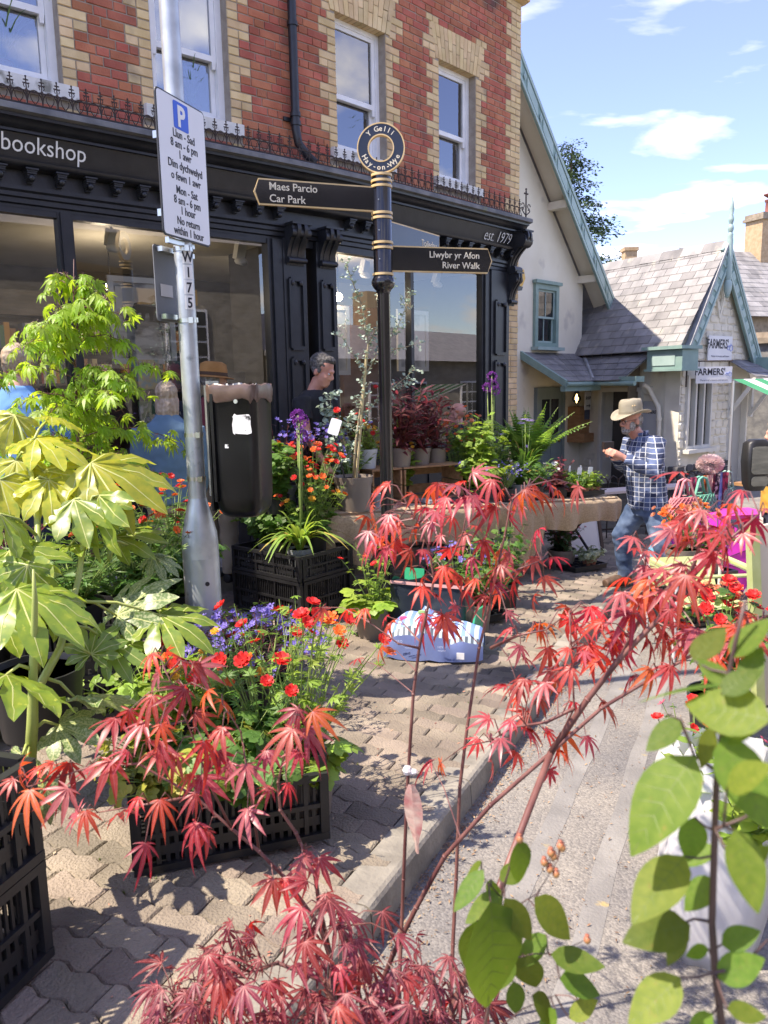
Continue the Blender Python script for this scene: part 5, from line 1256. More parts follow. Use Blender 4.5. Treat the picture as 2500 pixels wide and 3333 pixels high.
# tables under hessian
TD = 52; TO = Vector((-.45, 5.75, 0)); TDv = Vector((math.sin(R(TD)), math.cos(R(TD)), 0)); TNv = Vector((-TDv.y, TDv.x, 0))
def tp(u, v, h=0):
    p = TO + TDv * u + TNv * v; return Vector((p.x, p.y, gz(p.x, p.y) + .75 + h))
hess = mat('hessian', (.40, .28, .15), (.52, .38, .22), rough=.95, scale=70, detail=2, bump=.5, bscale=260, sheen=.3, transl=.12)
for ti, (u0, u1, lab) in enumerate(((0, 1.82, 'folding table under hessian cloth with wooden crates and potted flowers'), (1.88, 3.72, 'folding table under hessian cloth with ferns and seedling trays'))):
    t = thing('trestle_table', lab, 'table', tp((u0 + u1) / 2, .35, -.75))
    mb = MB(); a, b, c, d = tp(u0, .0, -.03), tp(u1, 0, -.03), tp(u1, .72, -.03), tp(u0, .72, -.03); up = Vector((0, 0, .024))
    mb.add([a, b, c, d, a + up, b + up, c + up, d + up], [(3, 2, 1, 0), (4, 5, 6, 7), (0, 1, 5, 4), (1, 2, 6, 5), (2, 3, 7, 6), (3, 0, 4, 7)]); mb.obj('tabletop', mat('table_wood', (.25, .16, .09), rough=.7), t)
    for uu in (u0 + .25, u1 - .25):
        for v0, v1 in ((.05, .67), (.67, .05)): mb = MB(); mb.tube([tp(uu + (.02 if v0 < .3 else -.02), v0, -.74), tp(uu + (.02 if v0 < .3 else -.02), v1, -.04)], .016, 6); mb.obj('leg', mat('leg_metal', (.03, .025, .022), rough=.5), t)
    mb = MB(); mb.tube([tp(u0 + .25, .36, -.39), tp(u1 - .25, .36, -.39)], .011, 6); mb.obj('stretcher', MATS['leg_metal'], t)
    # cloth
    nu, dr = 46, [.0, .06, .12, .18, .25]
    drop = .30 if ti == 0 else .26; vs = []; q = random.Random(30 + ti); ph = [q.uniform(0, 6) for _ in range(4)]
    for i in range(nu + 1):
        u = u0 - .02 + (u1 - u0 + .04) * i / nu; bun = math.exp(-((u - .28) / .16) ** 2) * (ti == 0)
        dd = drop + .035 * math.sin(u * 3 + ph[0]) + .02 * math.sin(u * 9 + ph[1]) + bun * .16
        for v, h in ((.74, 0), (.5, 0), (.25, 0), (.03, 0)): vs.append(tp(u, v, .0 + .003 * math.sin(u * 17 + v * 9)))
        for k in range(1, 9):
            f = k / 8; fold = (.010 + .03 * f) * math.sin(u * 21 + ph[2] + 1.2 * math.sin(u * 5)) * f + .02 * f * math.sin(u * 43 + ph[3]) * (.4 + bun)
            vs.append(tp(u, -.025 - .012 * math.sin(f * 3) - fold - .05 * bun * f, -dd * f - .002))
    n = 12; mb = MB(); mb.add(vs, [(i * n + j, (i + 1) * n + j, (i + 1) * n + j + 1, i * n + j + 1) for i in range(nu) for j in range(n - 1)])
    mb.obj('hessian_cloth', hess, None, smooth=True, sharp=0, label=('hessian cloth bunched over the table nearest the litter bin' if ti == 0 else 'hessian cloth over the table end nearest the walking man'), cat='cloth', group='hessian table cloths')
# second length of hessian hanging at the joint
mb = MB(); vs = []
for i in range(14):
    u = 1.95 + .45 * i / 13
    for k in range(10): f = k / 9; vs.append(tp(u + .05 * math.sin(f * 4), -.055 - .03 * math.sin(i * 1.1) * f - .03 * f, -.62 * f * (1 - .25 * abs(i - 6) / 7)))
mb.add(vs, [(i * 10 + j, (i + 1) * 10 + j, (i + 1) * 10 + j + 1, i * 10 + j + 1) for i in range(13) for j in range(9)]); mb.obj('hessian_cloth', hess, None, smooth=True, sharp=0, label='long hessian flap hanging where the two tables meet', cat='cloth', group='hessian table cloths')
# wooden fruit crates on their side
cw = mat('crate_wood', (.28, .15, .07), (.42, .25, .13), rough=.8, scale=6, stretch=(1, 6, 6), isl=.15, bump=.3)
def woodcrate(label, P, hd, L_, W_, H_):
    t = thing('wooden_crate', label, 'crate', P, group='wooden fruit crates on the table'); Mx = fm(P, hd)
    for z, nm in ((.008, 'plank'), (H_ - .008, 'plank')):
        for k in range(3): mb = MB(); mb.box((L_ / 2, W_ * (k + .5) / 3, z), (L_, W_ / 3 - .01, .014), Mx); mb.obj(nm, cw, t)
    for x in (.009, L_ - .009):
        for k in range(2): mb = MB(); mb.box((x, W_ / 2, .018 + (H_ - .036) * (k + .5) / 2), (.016, W_, (H_ - .036) / 2 - .008), Mx); mb.obj('plank', cw, t)
    for k in range(2): mb = MB(); mb.box((L_ / 2, W_ - .008, .02 + (H_ - .04) * (k * .62 + .19)), (L_ - .04, .012, (H_ - .04) * .3), Mx); mb.obj('plank', cw, t)
woodcrate('wooden fruit crate standing on end on the table behind the fingerpost', tp(.78, .42, .002), 60, .30, .32, .30)
woodcrate('open wooden fruit crate on its side under three taupe pots', tp(1.12, .40, .002), 62, .62, .34, .32)

# ---------------------------------------------------------------- foliage kit
def palmate(angs, lens, w_, sinus, droop=.25, crease=.06, st=((.45, 1.0), (.75, .72)), seed=0, ser=0):
    """lobed leaf in the XY plane, base at the origin, middle lobe along +Y, unit length"""
    q = random.Random(seed); mb = MB(); vs = [(0, 0, 0)]; fs = []
    def Z(x, y): r_ = math.hypot(x, y); return -droop * r_ * r_
    n = len(angs); S = []; AXES = []
    for i in range(n + 1):
        if i == 0: a, r_ = angs[0] - 22, sinus * .45
        elif i == n: a, r_ = angs[-1] + 22, sinus * .45
        else: a, r_ = (angs[i - 1] + angs[i]) / 2, sinus * min(lens[i - 1], lens[i])
        x, y = r_ * math.sin(R(a)), r_ * math.cos(R(a)); S.append(len(vs)); vs.append((x, y, Z(x, y) + crease * .3))
    for i, (a, L_) in enumerate(zip(angs, lens)):
        d = (math.sin(R(a)), math.cos(R(a))); e = (d[1], -d[0]); prevL, prevR, prevM = S[i], S[i + 1], 0
        dr = q.uniform(.75, 1.3); AX = [(0, 0, 0)]
        for u, wf in st:
            u2 = u * L_; hw = w_ * wf * L_ / 2; ids = []
            for k in (-1, 0, 1):
                x, y = d[0] * u2 + e[0] * hw * k, d[1] * u2 + e[1] * hw * k; ids.append(len(vs)); vs.append((x, y, Z(x, y) * dr - (crease * w_ if k == 0 else 0) + ser * q.uniform(-.03, .03)))
            fs += [(prevM, prevL, ids[0], ids[1]) if prevM else (0, prevL, ids[0], ids[1]), (prevM, ids[1], ids[2], prevR)]
            prevL, prevM, prevR = ids; AX.append(vs[ids[1]])
        x, y = d[0] * L_, d[1] * L_; t = len(vs); vs.append((x, y, Z(x, y) * dr - .03)); fs += [(prevL, t, prevM), (prevM, t, prevR)]; AX.append(vs[t]); AXES.append(AX)
    mb.add(vs, [f for f in fs]); mb.ax = AXES; return mb
def veined(mb, m, mv, name='leaf', w_=.016, dz=.004, side=0):
    """leaf mesh whose midribs are thin raised strips in a paler colour"""
    nb = len(mb.f); c = MB(); c.v = list(mb.v); c.f = list(mb.f)
    for a in mb.ax:
        n = len(a); vs = []
        for i, p in enumerate(a):
            q_ = Vector(a[min(i + 1, n - 1)]) - Vector(a[max(i - 1, 0)]); e = Vector((q_.y, -q_.x, 0)).normalized() * w_ * (1 - .85 * i / (n - 1)) / 2
            vs += [Vector(p) - e + Vector((0, 0, dz)), Vector(p) + e + Vector((0, 0, dz))]
        c.add(vs, [(2 * i, 2 * i + 1, 2 * i + 3, 2 * i + 2) for i in range(n - 1)])
    me = c.mesh(name, m, True, 0); me.materials.append(mv); me.polygons.foreach_set('material_index', [0] * nb + [1] * (len(me.polygons) - nb)); return me
def ovate(w_=.5, fold=.12, droop=.2, tipw=.0, n=4):
    mb = MB(); vs = []; fs = []
    for i in range(n + 1):
        u = i / n; hw = w_ / 2 * math.sin(math.pi * (u * .92 + .04) ** .8) if 0 < i < n else .012
        z = -droop * u * u
        vs += [(-hw, u, z + fold * hw), (0, u, z), (hw, u, z + fold * hw)]
    for i in range(n): fs += [(3 * i, 3 * i + 1, 3 * i + 4, 3 * i + 3), (3 * i + 1, 3 * i + 2, 3 * i + 5, 3 * i + 4)]
    mb.add(vs, fs); mb.ax = [[vs[3 * i + 1] for i in range(n + 1)]]
    for i in range(1, n):
        for s_ in (0, 2): a, b = Vector(vs[3 * i + 1]), Vector(vs[3 * min(n, i + 1) + s_]); mb.ax.append([tuple(a), tuple(a.lerp(b, .5)), tuple(a.lerp(b, .92))])
    return mb
LEAF = dict(ovate=ovate(.5, n=3), lance=ovate(.2, .2, .3, n=3), round=ovate(.95, .1, .05, n=3), needle=ovate(.09, 0, .05, n=2),
            lobed=palmate((-80, -38, 0, 38, 80), (.7, .9, 1, .9, .7), .62, .55, .25, .05, ((.5, 1.0), (.8, .85))),
            ferny=palmate((-70, -35, 0, 35, 70), (.6, .8, 1, .8, .6), .26, .22, .3, .05, ((.5, 1.0),)))
def put(mb, kind, p, d, up, L_):
    k = LEAF[kind]; Mx = frame(p, d, up) @ Matrix.Diagonal((L_, L_, L_, 1)); mb.add(k.v, k.f, Mx)
def ribbon(mb, pts, w_, up=Vector((0, 0, 1)), taper=True):
    vs = []; n = len(pts)
    for i, p in enumerate(pts):
        d = (Vector(pts[min(i + 1, n - 1)]) - Vector(pts[max(i - 1, 0)])); s_ = d.cross(up)
        s_ = s_.normalized() if s_.length > 1e-6 else Vector((1, 0, 0)); u = i / (n - 1)
        hw = w_ / 2 * ((1 - u) ** .55 * .95 + .05 if taper else 1) * (.75 + .5 * min(1, u * 3)); nn = s_.cross(d).normalized() * hw * .25
        vs += [Vector(p) - s_ * hw + nn, Vector(p), Vector(p) + s_ * hw + nn]
    mb.add(vs, [f for i in range(n - 1) for f in ((3 * i, 3 * i + 1, 3 * i + 4, 3 * i + 3), (3 * i + 1, 3 * i + 2, 3 * i + 5, 3 * i + 4))])
def gm(name, c, c2, tcol=None, tr=.35, rough=.5, sc_=9, isl=.3, hue=.015, **k): return mat(name, c, c2, rough=rough, scale=sc_, isl=isl, hue=hue, transl=tr, tcol=tcol, **k)
green = gm('leaf_green', (.055, .125, .022), (.11, .21, .04), (.22, .42, .05)); lime = gm('leaf_lime', (.16, .26, .03), (.26, .38, .06), (.42, .6, .06)); darkg = gm('leaf_dark', (.025, .06, .02), (.05, .10, .03), (.1, .22, .04))
glauc = gm('leaf_glaucous', (.26, .36, .29), (.44, .53, .43), (.4, .52, .36), .25); bronze = gm('leaf_bronze', (.07, .02, .025), (.15, .045, .045), (.35, .06, .07)); plumb = gm('leaf_plum', (.035, .02, .03), (.08, .04, .05), (.18, .08, .1))
stemg = mat('stem_green', (.14, .22, .05), (.24, .32, .08), rough=.6, scale=10); stemr = mat('stem_red', (.12, .035, .03), (.22, .07, .05), rough=.55, scale=14); soil = mat('soil', (.04, .025, .018), (.09, .06, .04), rough=1, scale=30, bump=.8)
taupe = mat('pot_taupe', (.20, .165, .135), (.235, .195, .16), rough=.4, scale=4, stain=((.30, .25, .20), 9, .68)); greyp = mat('pot_grey', (.20, .215, .225), (.25, .265, .275), rough=.45, scale=4); blackp = mat('pot_black', (.012, .012, .013), (.02, .02, .02), rough=.45, scale=5); bucket = mat('pot_paleblue', (.50, .55, .58), (.56, .61, .64), rough=.4, scale=4)
def petals(n, w_, cup, dbl=False):
    mb = MB()
    for lay in range(2 if dbl else 1):
        for i in range(n):
            a = 2 * math.pi * (i + .5 * lay) / n; k = 1 - .3 * lay; vs = [(0, 0, 0)]
            for u, hw in ((.55, w_ * .8), (.92, w_), (1.02, w_ * .35)):
                for s_ in (-1, 1): vs.append((s_ * hw * k, u * k, cup * u * u * (1 + .7 * lay) + .05 * s_ * (i % 2)))
            Mx = Matrix.Rotation(a, 4, 'Z'); mb.add(vs, [(0, 2, 1), (1, 2, 4, 3), (3, 4, 6, 5)], Mx)
    mb.ball((0, 0, cup * .3), (.16, .16, .12), 6); return mb
FL = {}
def flower_mesh(name, mbuild, m):
    if name not in FL: FL[name] = mbuild.mesh('flower', m, True, 0)
    return FL[name]
def fm_(name, c, c2=None, tr=.3, **k): return mat('petal_' + name, c, c2, rough=.55, scale=20, transl=tr, isl=.18, **k)
redf = flower_mesh('red', petals(7, .34, .25, True), fm_('red', (.55, .012, .015), (.7, .03, .02))); orgf = flower_mesh('orange', petals(6, .36, .22, True), fm_('orange', (.75, .10, .015), (.8, .2, .03))); ylf = flower_mesh('yellow', petals(6, .36, .3, True), fm_('yellow', (.75, .33, .02), (.8, .45, .05)))
vio = flower_mesh('violet', petals(5, .36, .35), fm_('violet', (.16, .12, .48), (.26, .2, .62))); lil = flower_mesh('lilac', petals(12, .16, .12, True), fm_('lilac', (.35, .26, .6), (.48, .38, .7))); pnk = flower_mesh('pink', petals(6, .3, .3), fm_('pink', (.5, .06, .12), (.62, .14, .2))); whf = flower_mesh('white', petals(6, .3, .4), fm_('white', (.7, .7, .68)))
salm = flower_mesh('salmon', petals(7, .34, .5, True), fm_('salmon', (.62, .22, .12), (.7, .33, .2)))
def allium_head():
    mb = MB(); q = random.Random(1)
    for i in range(90):
        z = q.uniform(-1, 1); a = q.uniform(0, 6.3); r_ = math.sqrt(1 - z * z); d = Vector((r_ * math.cos(a), r_ * math.sin(a), z)); p = d * q.uniform(.8, 1)
        for k in range(3): e = d.cross(Vector((q.uniform(-1, 1), q.uniform(-1, 1), q.uniform(-1, 1)))).normalized() * .12; mb.add([p * .8, p + e, p + d * .1, p - e * .4], [(0, 1, 2, 3)])
    return mb
alf = flower_mesh('allium', allium_head(), fm_('allium', (.22, .03, .32), (.36, .08, .45), .15))
def potshape(t, P, r_, h_, m, n=22, top=1.22):
    mb = MB(); k = top; mb.lathe([(r_, 0), (r_ * (1 + (k - 1) * .8), h_ * .8), (r_ * (1 + (k - 1) * .82) + .004, h_ * .8), (r_ * k + .005, h_), (r_ * k - .003, h_), (r_ * k - .008, h_ * .9), (.01, h_ * .9)], n, P); mb.obj('pot', m, t, smooth=True, sharp=30)
    mb = MB(); mb.lathe([(.0, h_ * .905), (r_ * k - .01, h_ * .905)], n, P); mb.obj('compost', soil, t)
def plant(name, label, P, pot=None, stems=14, hgt=.35, spread=.18, lean=(0, 0), leaf='ovate', L_=.06, per=7, lm=green, sm=None, srad=.003, fl=None, fsize=.02, fn=0, up=.5, seed=0, group=None, cat='plant', base=.03, top_only=0, curve=.25, flow_h=1.0, whorl=1, lowleaf=None):
    """stems fanning from a pot, leaves up each stem, flowers at the tips"""
    q = random.Random(seed + 17); P = Vector(P); t = thing(name, label, cat, P, group=group); h0 = 0
    if pot: potshape(t, P, *pot); h0 = pot[1] * .9
    fo = MB(); st = MB(); tips = []
    for i in range(stems):
        a = q.uniform(0, 6.283); r_ = math.sqrt(q.random()); b = P + Vector((math.cos(a), math.sin(a), 0)) * base * r_ + Vector((0, 0, h0)); d = Vector((math.cos(a) * spread * r_ + lean[0], math.sin(a) * spread * r_ + lean[1], 0)); H = hgt * q.uniform(.7, 1.05) * (1 - .25 * r_)
        pts = [b + d * (u ** (1 + curve)) + Vector((0, 0, H * (u - curve * .35 * u * u))) + Vector((q.gauss(0, .004), q.gauss(0, .004), 0)) * u for u in (0, .2, .4, .6, .8, 1)]
        st.tube(pts, [srad, srad * .95, srad * .85, srad * .75, srad * .65, srad * .5], 5, cap=False)
        tips.append((pts[-1], (pts[-1] - pts[-2]).normalized()))
        for k in range(per):
            u = q.uniform(top_only, 1) if top_only else (k + q.random()) / per
            j = min(4, int(u * 5)); f = u * 5 - j; p = pts[j].lerp(pts[j + 1], f); sd_ = (pts[j + 1] - pts[j]).normalized(); aa = q.uniform(0, 6.283)
            for w_ in range(whorl):
                ee = aa + w_ * 6.283 / whorl; e = Vector((math.cos(ee), math.sin(ee), q.uniform(-.1, up + .3))); put(fo, leaf, p, e, sd_ + Vector((q.gauss(0, .25), q.gauss(0, .25), .3)), L_ * q.uniform(.6, 1.15) * (1.1 - .35 * u))
    if lowleaf:
        kind, LL, n, m_ = lowleaf
        for i in range(n):
            a = q.uniform(0, 6.283); e = Vector((math.cos(a), math.sin(a), q.uniform(.0, .9))); r_ = q.uniform(.2, 1); p = P + Vector((0, 0, h0)) + e * r_ * LL * 1.6; put(fo, kind, p, Vector((e.x, e.y, q.uniform(-.5, .4))), Vector((q.gauss(0, .3), q.gauss(0, .3), 1)), LL * q.uniform(.6, 1.1)); st.tube([P + Vector((0, 0, h0)), p], srad * .7, 4, cap=False)
    if st.v: st.obj('stems', sm or stemg, t, smooth=True, sharp=0)
    if fo.v: fo.obj('foliage', lm, t)
    if fl:
        fl = fl if isinstance(fl, (list, tuple)) else [fl]; q.shuffle(tips)
        for i in range(fn):
            p, d = tips[i % len(tips)]
            if i >= len(tips): p = p + Vector((q.gauss(0, .02), q.gauss(0, .02), q.uniform(-.06, .02)))
            face = (d + Vector((q.gauss(0, .4), -.5 + q.gauss(0, .4), .3))).normalized(); s_ = fsize * q.uniform(.75, 1.15); Mx = frame(p, face.orthogonal(), face) @ Matrix.Diagonal((s_, s_, s_, 1))
            o = mobj('flower', q.choice(fl), None, M=Mx); o.parent = t; o.matrix_parent_inverse = PINV[t.name]
    return t
MAPLE_A = [(-0.027,1.776,1.075),(0.032,1.649,1.059),(0.062,1.558,1.128),(0.008,1.548,1.073),(-0.042,1.749,1.051),(-0.033,1.55,1.054),(-0.005,1.71,1.014),(0.02,1.677,1.004),(0.053,1.614,1.0),(0.06,1.73,0.935),(0.076,1.545,0.936),(0.096,1.573,1.067),(0.125,1.649,1.024),(0.136,1.546,1.083),(0.149,1.739,0.975),(0.153,1.597,1.14),(0.173,1.574,1.12),(0.22,1.551,1.156),(0.26,1.691,1.114),(0.286,1.647,1.107),(0.33,1.691,1.125),(0.364,1.697,1.132),(0.393,1.734,1.106),(0.212,1.77,1.021),(0.221,1.704,0.999),(0.183,1.588,0.987),(0.178,1.654,0.897),(0.12,1.583,0.961),(0.189,1.543,0.95),(0.255,1.653,0.988),(0.286,1.711,0.966),(0.241,1.583,0.963),(0.229,1.605,0.933),(0.283,1.623,0.928),(0.34,1.707,0.957),(0.372,1.665,0.966),(0.337,1.687,0.872),(0.164,1.721,0.843),(0.086,1.634,0.849),(0.013,1.73,0.803),(-0.087,1.757,0.828),(-0.042,1.561,0.886),(-0.01,1.764,0.733),(0.129,1.713,0.824),(0.131,1.571,1.117),(0.174,1.649,1.141),(0.211,1.69,1.094),(0.322,1.758,1.069),(0.267,1.63,1.078),(0.078,1.677,1.049),(0.099,1.751,1.07),(0.124,1.731,1.128),(0.177,1.767,0.902),(0.108,1.651,0.89),(0.313,1.696,0.934)]
MAPLE_B = [(0.255,1.499,0.856),(0.32,1.523,0.859),(0.366,1.494,0.902),(0.366,1.463,0.888),(0.397,1.443,0.913),(0.315,1.442,0.836),(0.416,1.457,0.874),(0.455,1.429,0.871),(0.406,1.483,0.82),(0.423,1.382,0.866),(0.455,1.393,0.854),(0.266,1.509,0.745),(0.311,1.564,0.718),(0.352,1.517,0.736),(0.273,1.507,0.706),(0.214,1.518,0.657),(0.293,1.504,0.67),(0.201,1.601,0.571),(0.228,1.614,0.565),(0.284,1.52,0.634),(0.233,1.492,0.624),(0.365,1.499,0.63),(0.373,1.358,0.69),(0.356,1.506,0.59),(0.22,1.527,0.556),(0.118,1.597,0.518),(0.318,1.538,0.692),(0.319,1.426,0.8),(0.351,1.394,0.812),(0.283,1.524,0.787),(0.33,1.517,0.626),(0.272,1.588,0.611),(0.451,1.369,1.069),(0.484,1.379,1.04),(0.537,1.279,1.132),(0.539,1.343,1.116),(0.545,1.222,1.102),(0.54,1.241,1.067),(0.54,1.284,1.104),(0.629,1.251,1.137),(0.639,1.312,1.111),(0.489,1.311,1.021),(0.465,1.32,1.002),(0.453,1.401,0.985),(0.461,1.336,0.969),(0.474,1.265,0.994),(0.438,1.331,0.936),(0.553,1.328,0.993),(0.589,1.336,0.896),(0.585,1.239,0.939),(0.67,1.329,0.909),(0.558,1.346,0.905),(0.502,1.283,1.11),(0.59,1.29,1.121),(0.589,1.238,1.098),(0.526,1.285,1.082),(0.389,1.412,0.926),(0.432,1.383,0.888),(0.387,1.328,0.922),(0.475,1.401,0.919),(0.484,1.294,0.989),(0.504,1.266,0.894),(0.499,1.338,0.902),(0.433,1.377,0.825),(0.472,1.313,0.84),(0.506,1.308,0.846),(0.511,1.219,0.944),(0.596,1.285,0.901),(0.605,1.268,0.887),(0.547,1.344,0.912),(0.471,1.4,0.851),(0.393,1.369,0.833),(0.564,1.276,0.881),(0.602,1.228,0.936),(0.385,1.406,0.851),(0.43,1.427,0.843)]
MAPLE_C = [(-0.571,1.396,0.626),(-0.516,1.337,0.67),(-0.688,1.314,0.648),(-0.652,1.297,0.635),(-0.633,1.357,0.657),(-0.612,1.4,0.527),(-0.551,1.288,0.597),(-0.522,1.379,0.54),(-0.41,1.273,0.625),(-0.455,1.297,0.617),(-0.384,1.302,0.699),(-0.429,1.366,0.676),(-0.361,1.315,0.651),(-0.345,1.32,0.646),(-0.297,1.357,0.651),(-0.256,1.285,0.683),(-0.224,1.372,0.665),(-0.16,1.287,0.706),(-0.222,1.341,0.608),(-0.186,1.305,0.635),(-0.259,1.298,0.59),(-0.345,1.344,0.521),(-0.362,1.331,0.544),(-0.164,1.323,0.474),(-0.134,1.328,0.47),(-0.167,1.344,0.441),(-0.217,1.292,0.453),(-0.197,1.299,0.448),(-0.656,1.358,0.647),(-0.604,1.359,0.655),(-0.487,1.344,0.684),(-0.462,1.389,0.68),(-0.321,1.356,0.675),(-0.712,1.39,0.632),(-0.414,1.303,0.888),(-0.41,1.374,0.867),(-0.358,1.383,0.835),(-0.433,1.396,0.817),(-0.423,1.314,0.805),(-0.363,1.314,0.817),(-0.524,1.399,0.724),(-0.438,1.301,0.759),(-0.429,1.41,0.727),(-0.316,1.394,0.76),(-0.404,1.289,0.728),(-0.298,1.304,0.746),(-0.168,1.372,0.749),(-0.135,1.306,0.772),(-0.175,1.284,0.753),(-0.158,1.387,0.704),(-0.225,1.329,0.687),(-0.387,1.381,0.85),(-0.316,1.288,0.823),(-0.47,1.326,0.774),(-0.363,1.366,0.746),(-0.325,1.272,0.735)]
MAPLE_D = [(-0.152,1.168,0.331),(0.121,1.284,0.196),(-0.139,1.339,0.178),(-0.35,1.352,0.134),(-0.054,1.148,0.275),(-0.373,1.241,0.268),(-0.4,1.302,0.104),(-0.016,1.241,0.42),(0.157,1.285,0.075),(-0.04,1.165,0.313),(-0.304,1.137,0.424),(-0.103,1.145,0.515),(-0.286,1.129,0.392),(-0.417,1.252,0.221),(-0.172,1.244,0.169),(-0.124,1.256,0.231),(-0.125,1.155,0.314),(-0.146,1.164,0.424),(0.152,1.169,0.183),(0.071,1.322,0.113),(-0.262,1.358,0.24),(-0.274,1.342,0.288),(0.022,1.143,0.372),(0.065,1.135,0.362),(0.149,1.348,0.041),(-0.424,1.231,0.289),(0.114,1.304,0.179),(0.145,1.198,0.279),(-0.387,1.232,0.208),(0.032,1.244,0.319),(-0.372,1.223,0.277),(0.144,1.264,0.142),(-0.324,1.123,0.384),(-0.38,1.288,0.28),(0.046,1.323,0.273),(-0.091,1.164,0.378),(-0.317,1.229,0.195),(-0.371,1.297,0.147),(-0.354,1.217,0.267),(-0.283,1.167,0.358),(0.135,1.16,0.233),(-0.255,1.243,0.15),(-0.275,1.124,0.368),(0.081,1.334,0.117),(-0.399,1.312,0.053),(-0.313,1.289,0.257),(0.03,1.327,0.234),(-0.255,1.271,0.347),(-0.371,1.217,0.232),(-0.293,1.264,0.2),(-0.208,1.241,0.287),(0.151,1.356,0.121),(-0.097,1.313,0.095),(-0.303,1.182,0.364),(0.116,1.339,0.061),(-0.291,1.299,0.277),(0.006,1.307,0.068),(-0.339,1.316,0.059),(0.09,1.217,0.23),(-0.188,1.335,0.338),(-0.444,1.331,0.042),(-0.302,1.287,0.152),(-0.296,1.304,0.105),(-0.078,1.304,0.314),(-0.323,1.217,0.207),(-0.403,1.293,0.236),(-0.092,1.137,0.269),(-0.061,1.202,0.396),(0.113,1.233,0.302),(-0.379,1.123,0.372),(-0.155,1.205,0.457),(-0.333,1.273,0.237),(-0.089,1.27,0.399),(-0.208,1.176,0.215),(0.163,1.347,0.086),(-0.021,1.28,0.216),(-0.331,1.201,0.364),(-0.439,1.278,0.105),(-0.017,1.257,0.111),(-0.423,1.248,0.19),(-0.142,1.214,0.237),(-0.27,1.36,0.001),(-0.398,1.274,0.186),(0.005,1.288,0.099),(0.006,1.303,0.148),(0.042,1.355,0.026),(-0.202,1.125,0.319),(0.105,1.268,0.117),(-0.194,1.297,0.135),(0.077,1.182,0.273),(-0.057,1.216,0.349),(-0.077,1.132,0.351),(-0.362,1.167,0.266),(0.154,1.21,0.167),(0.002,1.144,0.385),(0.005,1.18,0.297),(-0.185,1.337,0.081),(-0.388,1.252,0.164),(-0.415,1.242,0.203),(-0.153,1.352,0.296),(-0.016,1.256,0.263),(-0.075,1.359,0.029),(-0.28,1.273,0.345),(-0.268,1.314,0.141),(-0.281,1.138,0.402),(0.108,1.263,0.171),(-0.18,1.302,0.096),(-0.217,1.131,0.317),(-0.338,1.343,0.164),(0.043,1.158,0.218),(0.091,1.233,0.269),(-0.077,1.161,0.421),(-0.35,1.239,0.233),(0.066,1.267,0.128),(-0.01,1.134,0.235),(-0.284,1.347,0.252),(-0.157,1.221,0.378),(-0.304,1.246,0.257),(-0.06,1.263,0.272),(-0.24,1.208,0.197)]
STEMS_A = [[(0.007,1.25,-0.109),(0.009,1.45,-0.106),(0.019,1.62,0.0),(0.03,1.62,0.217),(0.042,1.62,0.448),(0.058,1.62,0.67),(0.072,1.62,0.777),(0.09,1.62,0.861),(0.106,1.62,0.933),(0.094,1.62,1.005),(0.074,1.62,1.056),(0.05,1.62,1.097)],[(0.107,1.25,-0.111),(0.12,1.45,-0.108),(0.144,1.62,0.047),(0.152,1.62,0.215),(0.161,1.62,0.446),(0.178,1.62,0.591),(0.204,1.62,0.774),(0.219,1.62,0.838),(0.235,1.62,0.921),(0.258,1.62,1.023),(0.272,1.62,1.103),(0.306,1.62,1.132)],[(0.108,1.64,0.928),(0.145,1.64,0.969),(0.171,1.64,1.031),(0.181,1.64,1.091)],[(0.232,1.6,0.926),(0.285,1.6,0.956),(0.334,1.6,0.975)],[(0.071,1.6,0.784),(0.026,1.6,0.795),(-0.034,1.6,0.843)]]
STEMS_B = [[(-0.094,1.5,-0.154),(-0.061,1.5,-0.051),(0.003,1.5,0.123),(0.054,1.48,0.249),(0.113,1.46,0.38),(0.204,1.43,0.511),(0.317,1.4,0.638),(0.401,1.36,0.745),(0.513,1.32,0.84),(0.583,1.28,0.904),(0.65,1.26,0.951)],[(0.317,1.4,0.638),(0.38,1.38,0.755),(0.427,1.34,0.851),(0.484,1.3,0.941),(0.53,1.3,1.007),(0.548,1.3,1.081),(0.546,1.3,1.122)],[(0.139,1.5,-0.159),(0.155,1.5,0.029),(0.216,1.5,0.187),(0.261,1.48,0.364),(0.319,1.45,0.588),(0.365,1.42,0.719),(0.357,1.42,0.842),(0.351,1.42,0.916)],[(0.22,1.55,0.799),(0.269,1.5,0.843),(0.321,1.48,0.86)],[(0.365,1.42,0.719),(0.317,1.45,0.677),(0.261,1.5,0.645),(0.213,1.5,0.615)],[(0.53,1.3,1.007),(0.574,1.28,1.069),(0.624,1.26,1.127)],[(0.427,1.34,0.851),(0.469,1.36,0.923),(0.485,1.38,0.997),(0.473,1.4,1.054)]]
STEMS_C = [[(-0.064,1.25,-0.004),(-0.117,1.36,0.209),(-0.142,1.36,0.302),(-0.202,1.36,0.403),(-0.253,1.36,0.464),(-0.304,1.36,0.513),(-0.371,1.36,0.582),(-0.473,1.36,0.65),(-0.561,1.36,0.647),(-0.687,1.36,0.607)],[(-0.123,1.38,0.214),(-0.142,1.38,0.327),(-0.149,1.38,0.398),(-0.183,1.38,0.489),(-0.212,1.38,0.538),(-0.214,1.38,0.596),(-0.194,1.38,0.672),(-0.165,1.38,0.733)],[(-0.304,1.36,0.513),(-0.343,1.36,0.61),(-0.365,1.36,0.695),(-0.394,1.36,0.787),(-0.419,1.36,0.86)],[(-0.363,1.33,0.599),(-0.468,1.33,0.582),(-0.573,1.33,0.565)],[(-0.257,1.38,0.45),(-0.269,1.38,0.588),(-0.281,1.38,0.702),(-0.313,1.38,0.759)]]
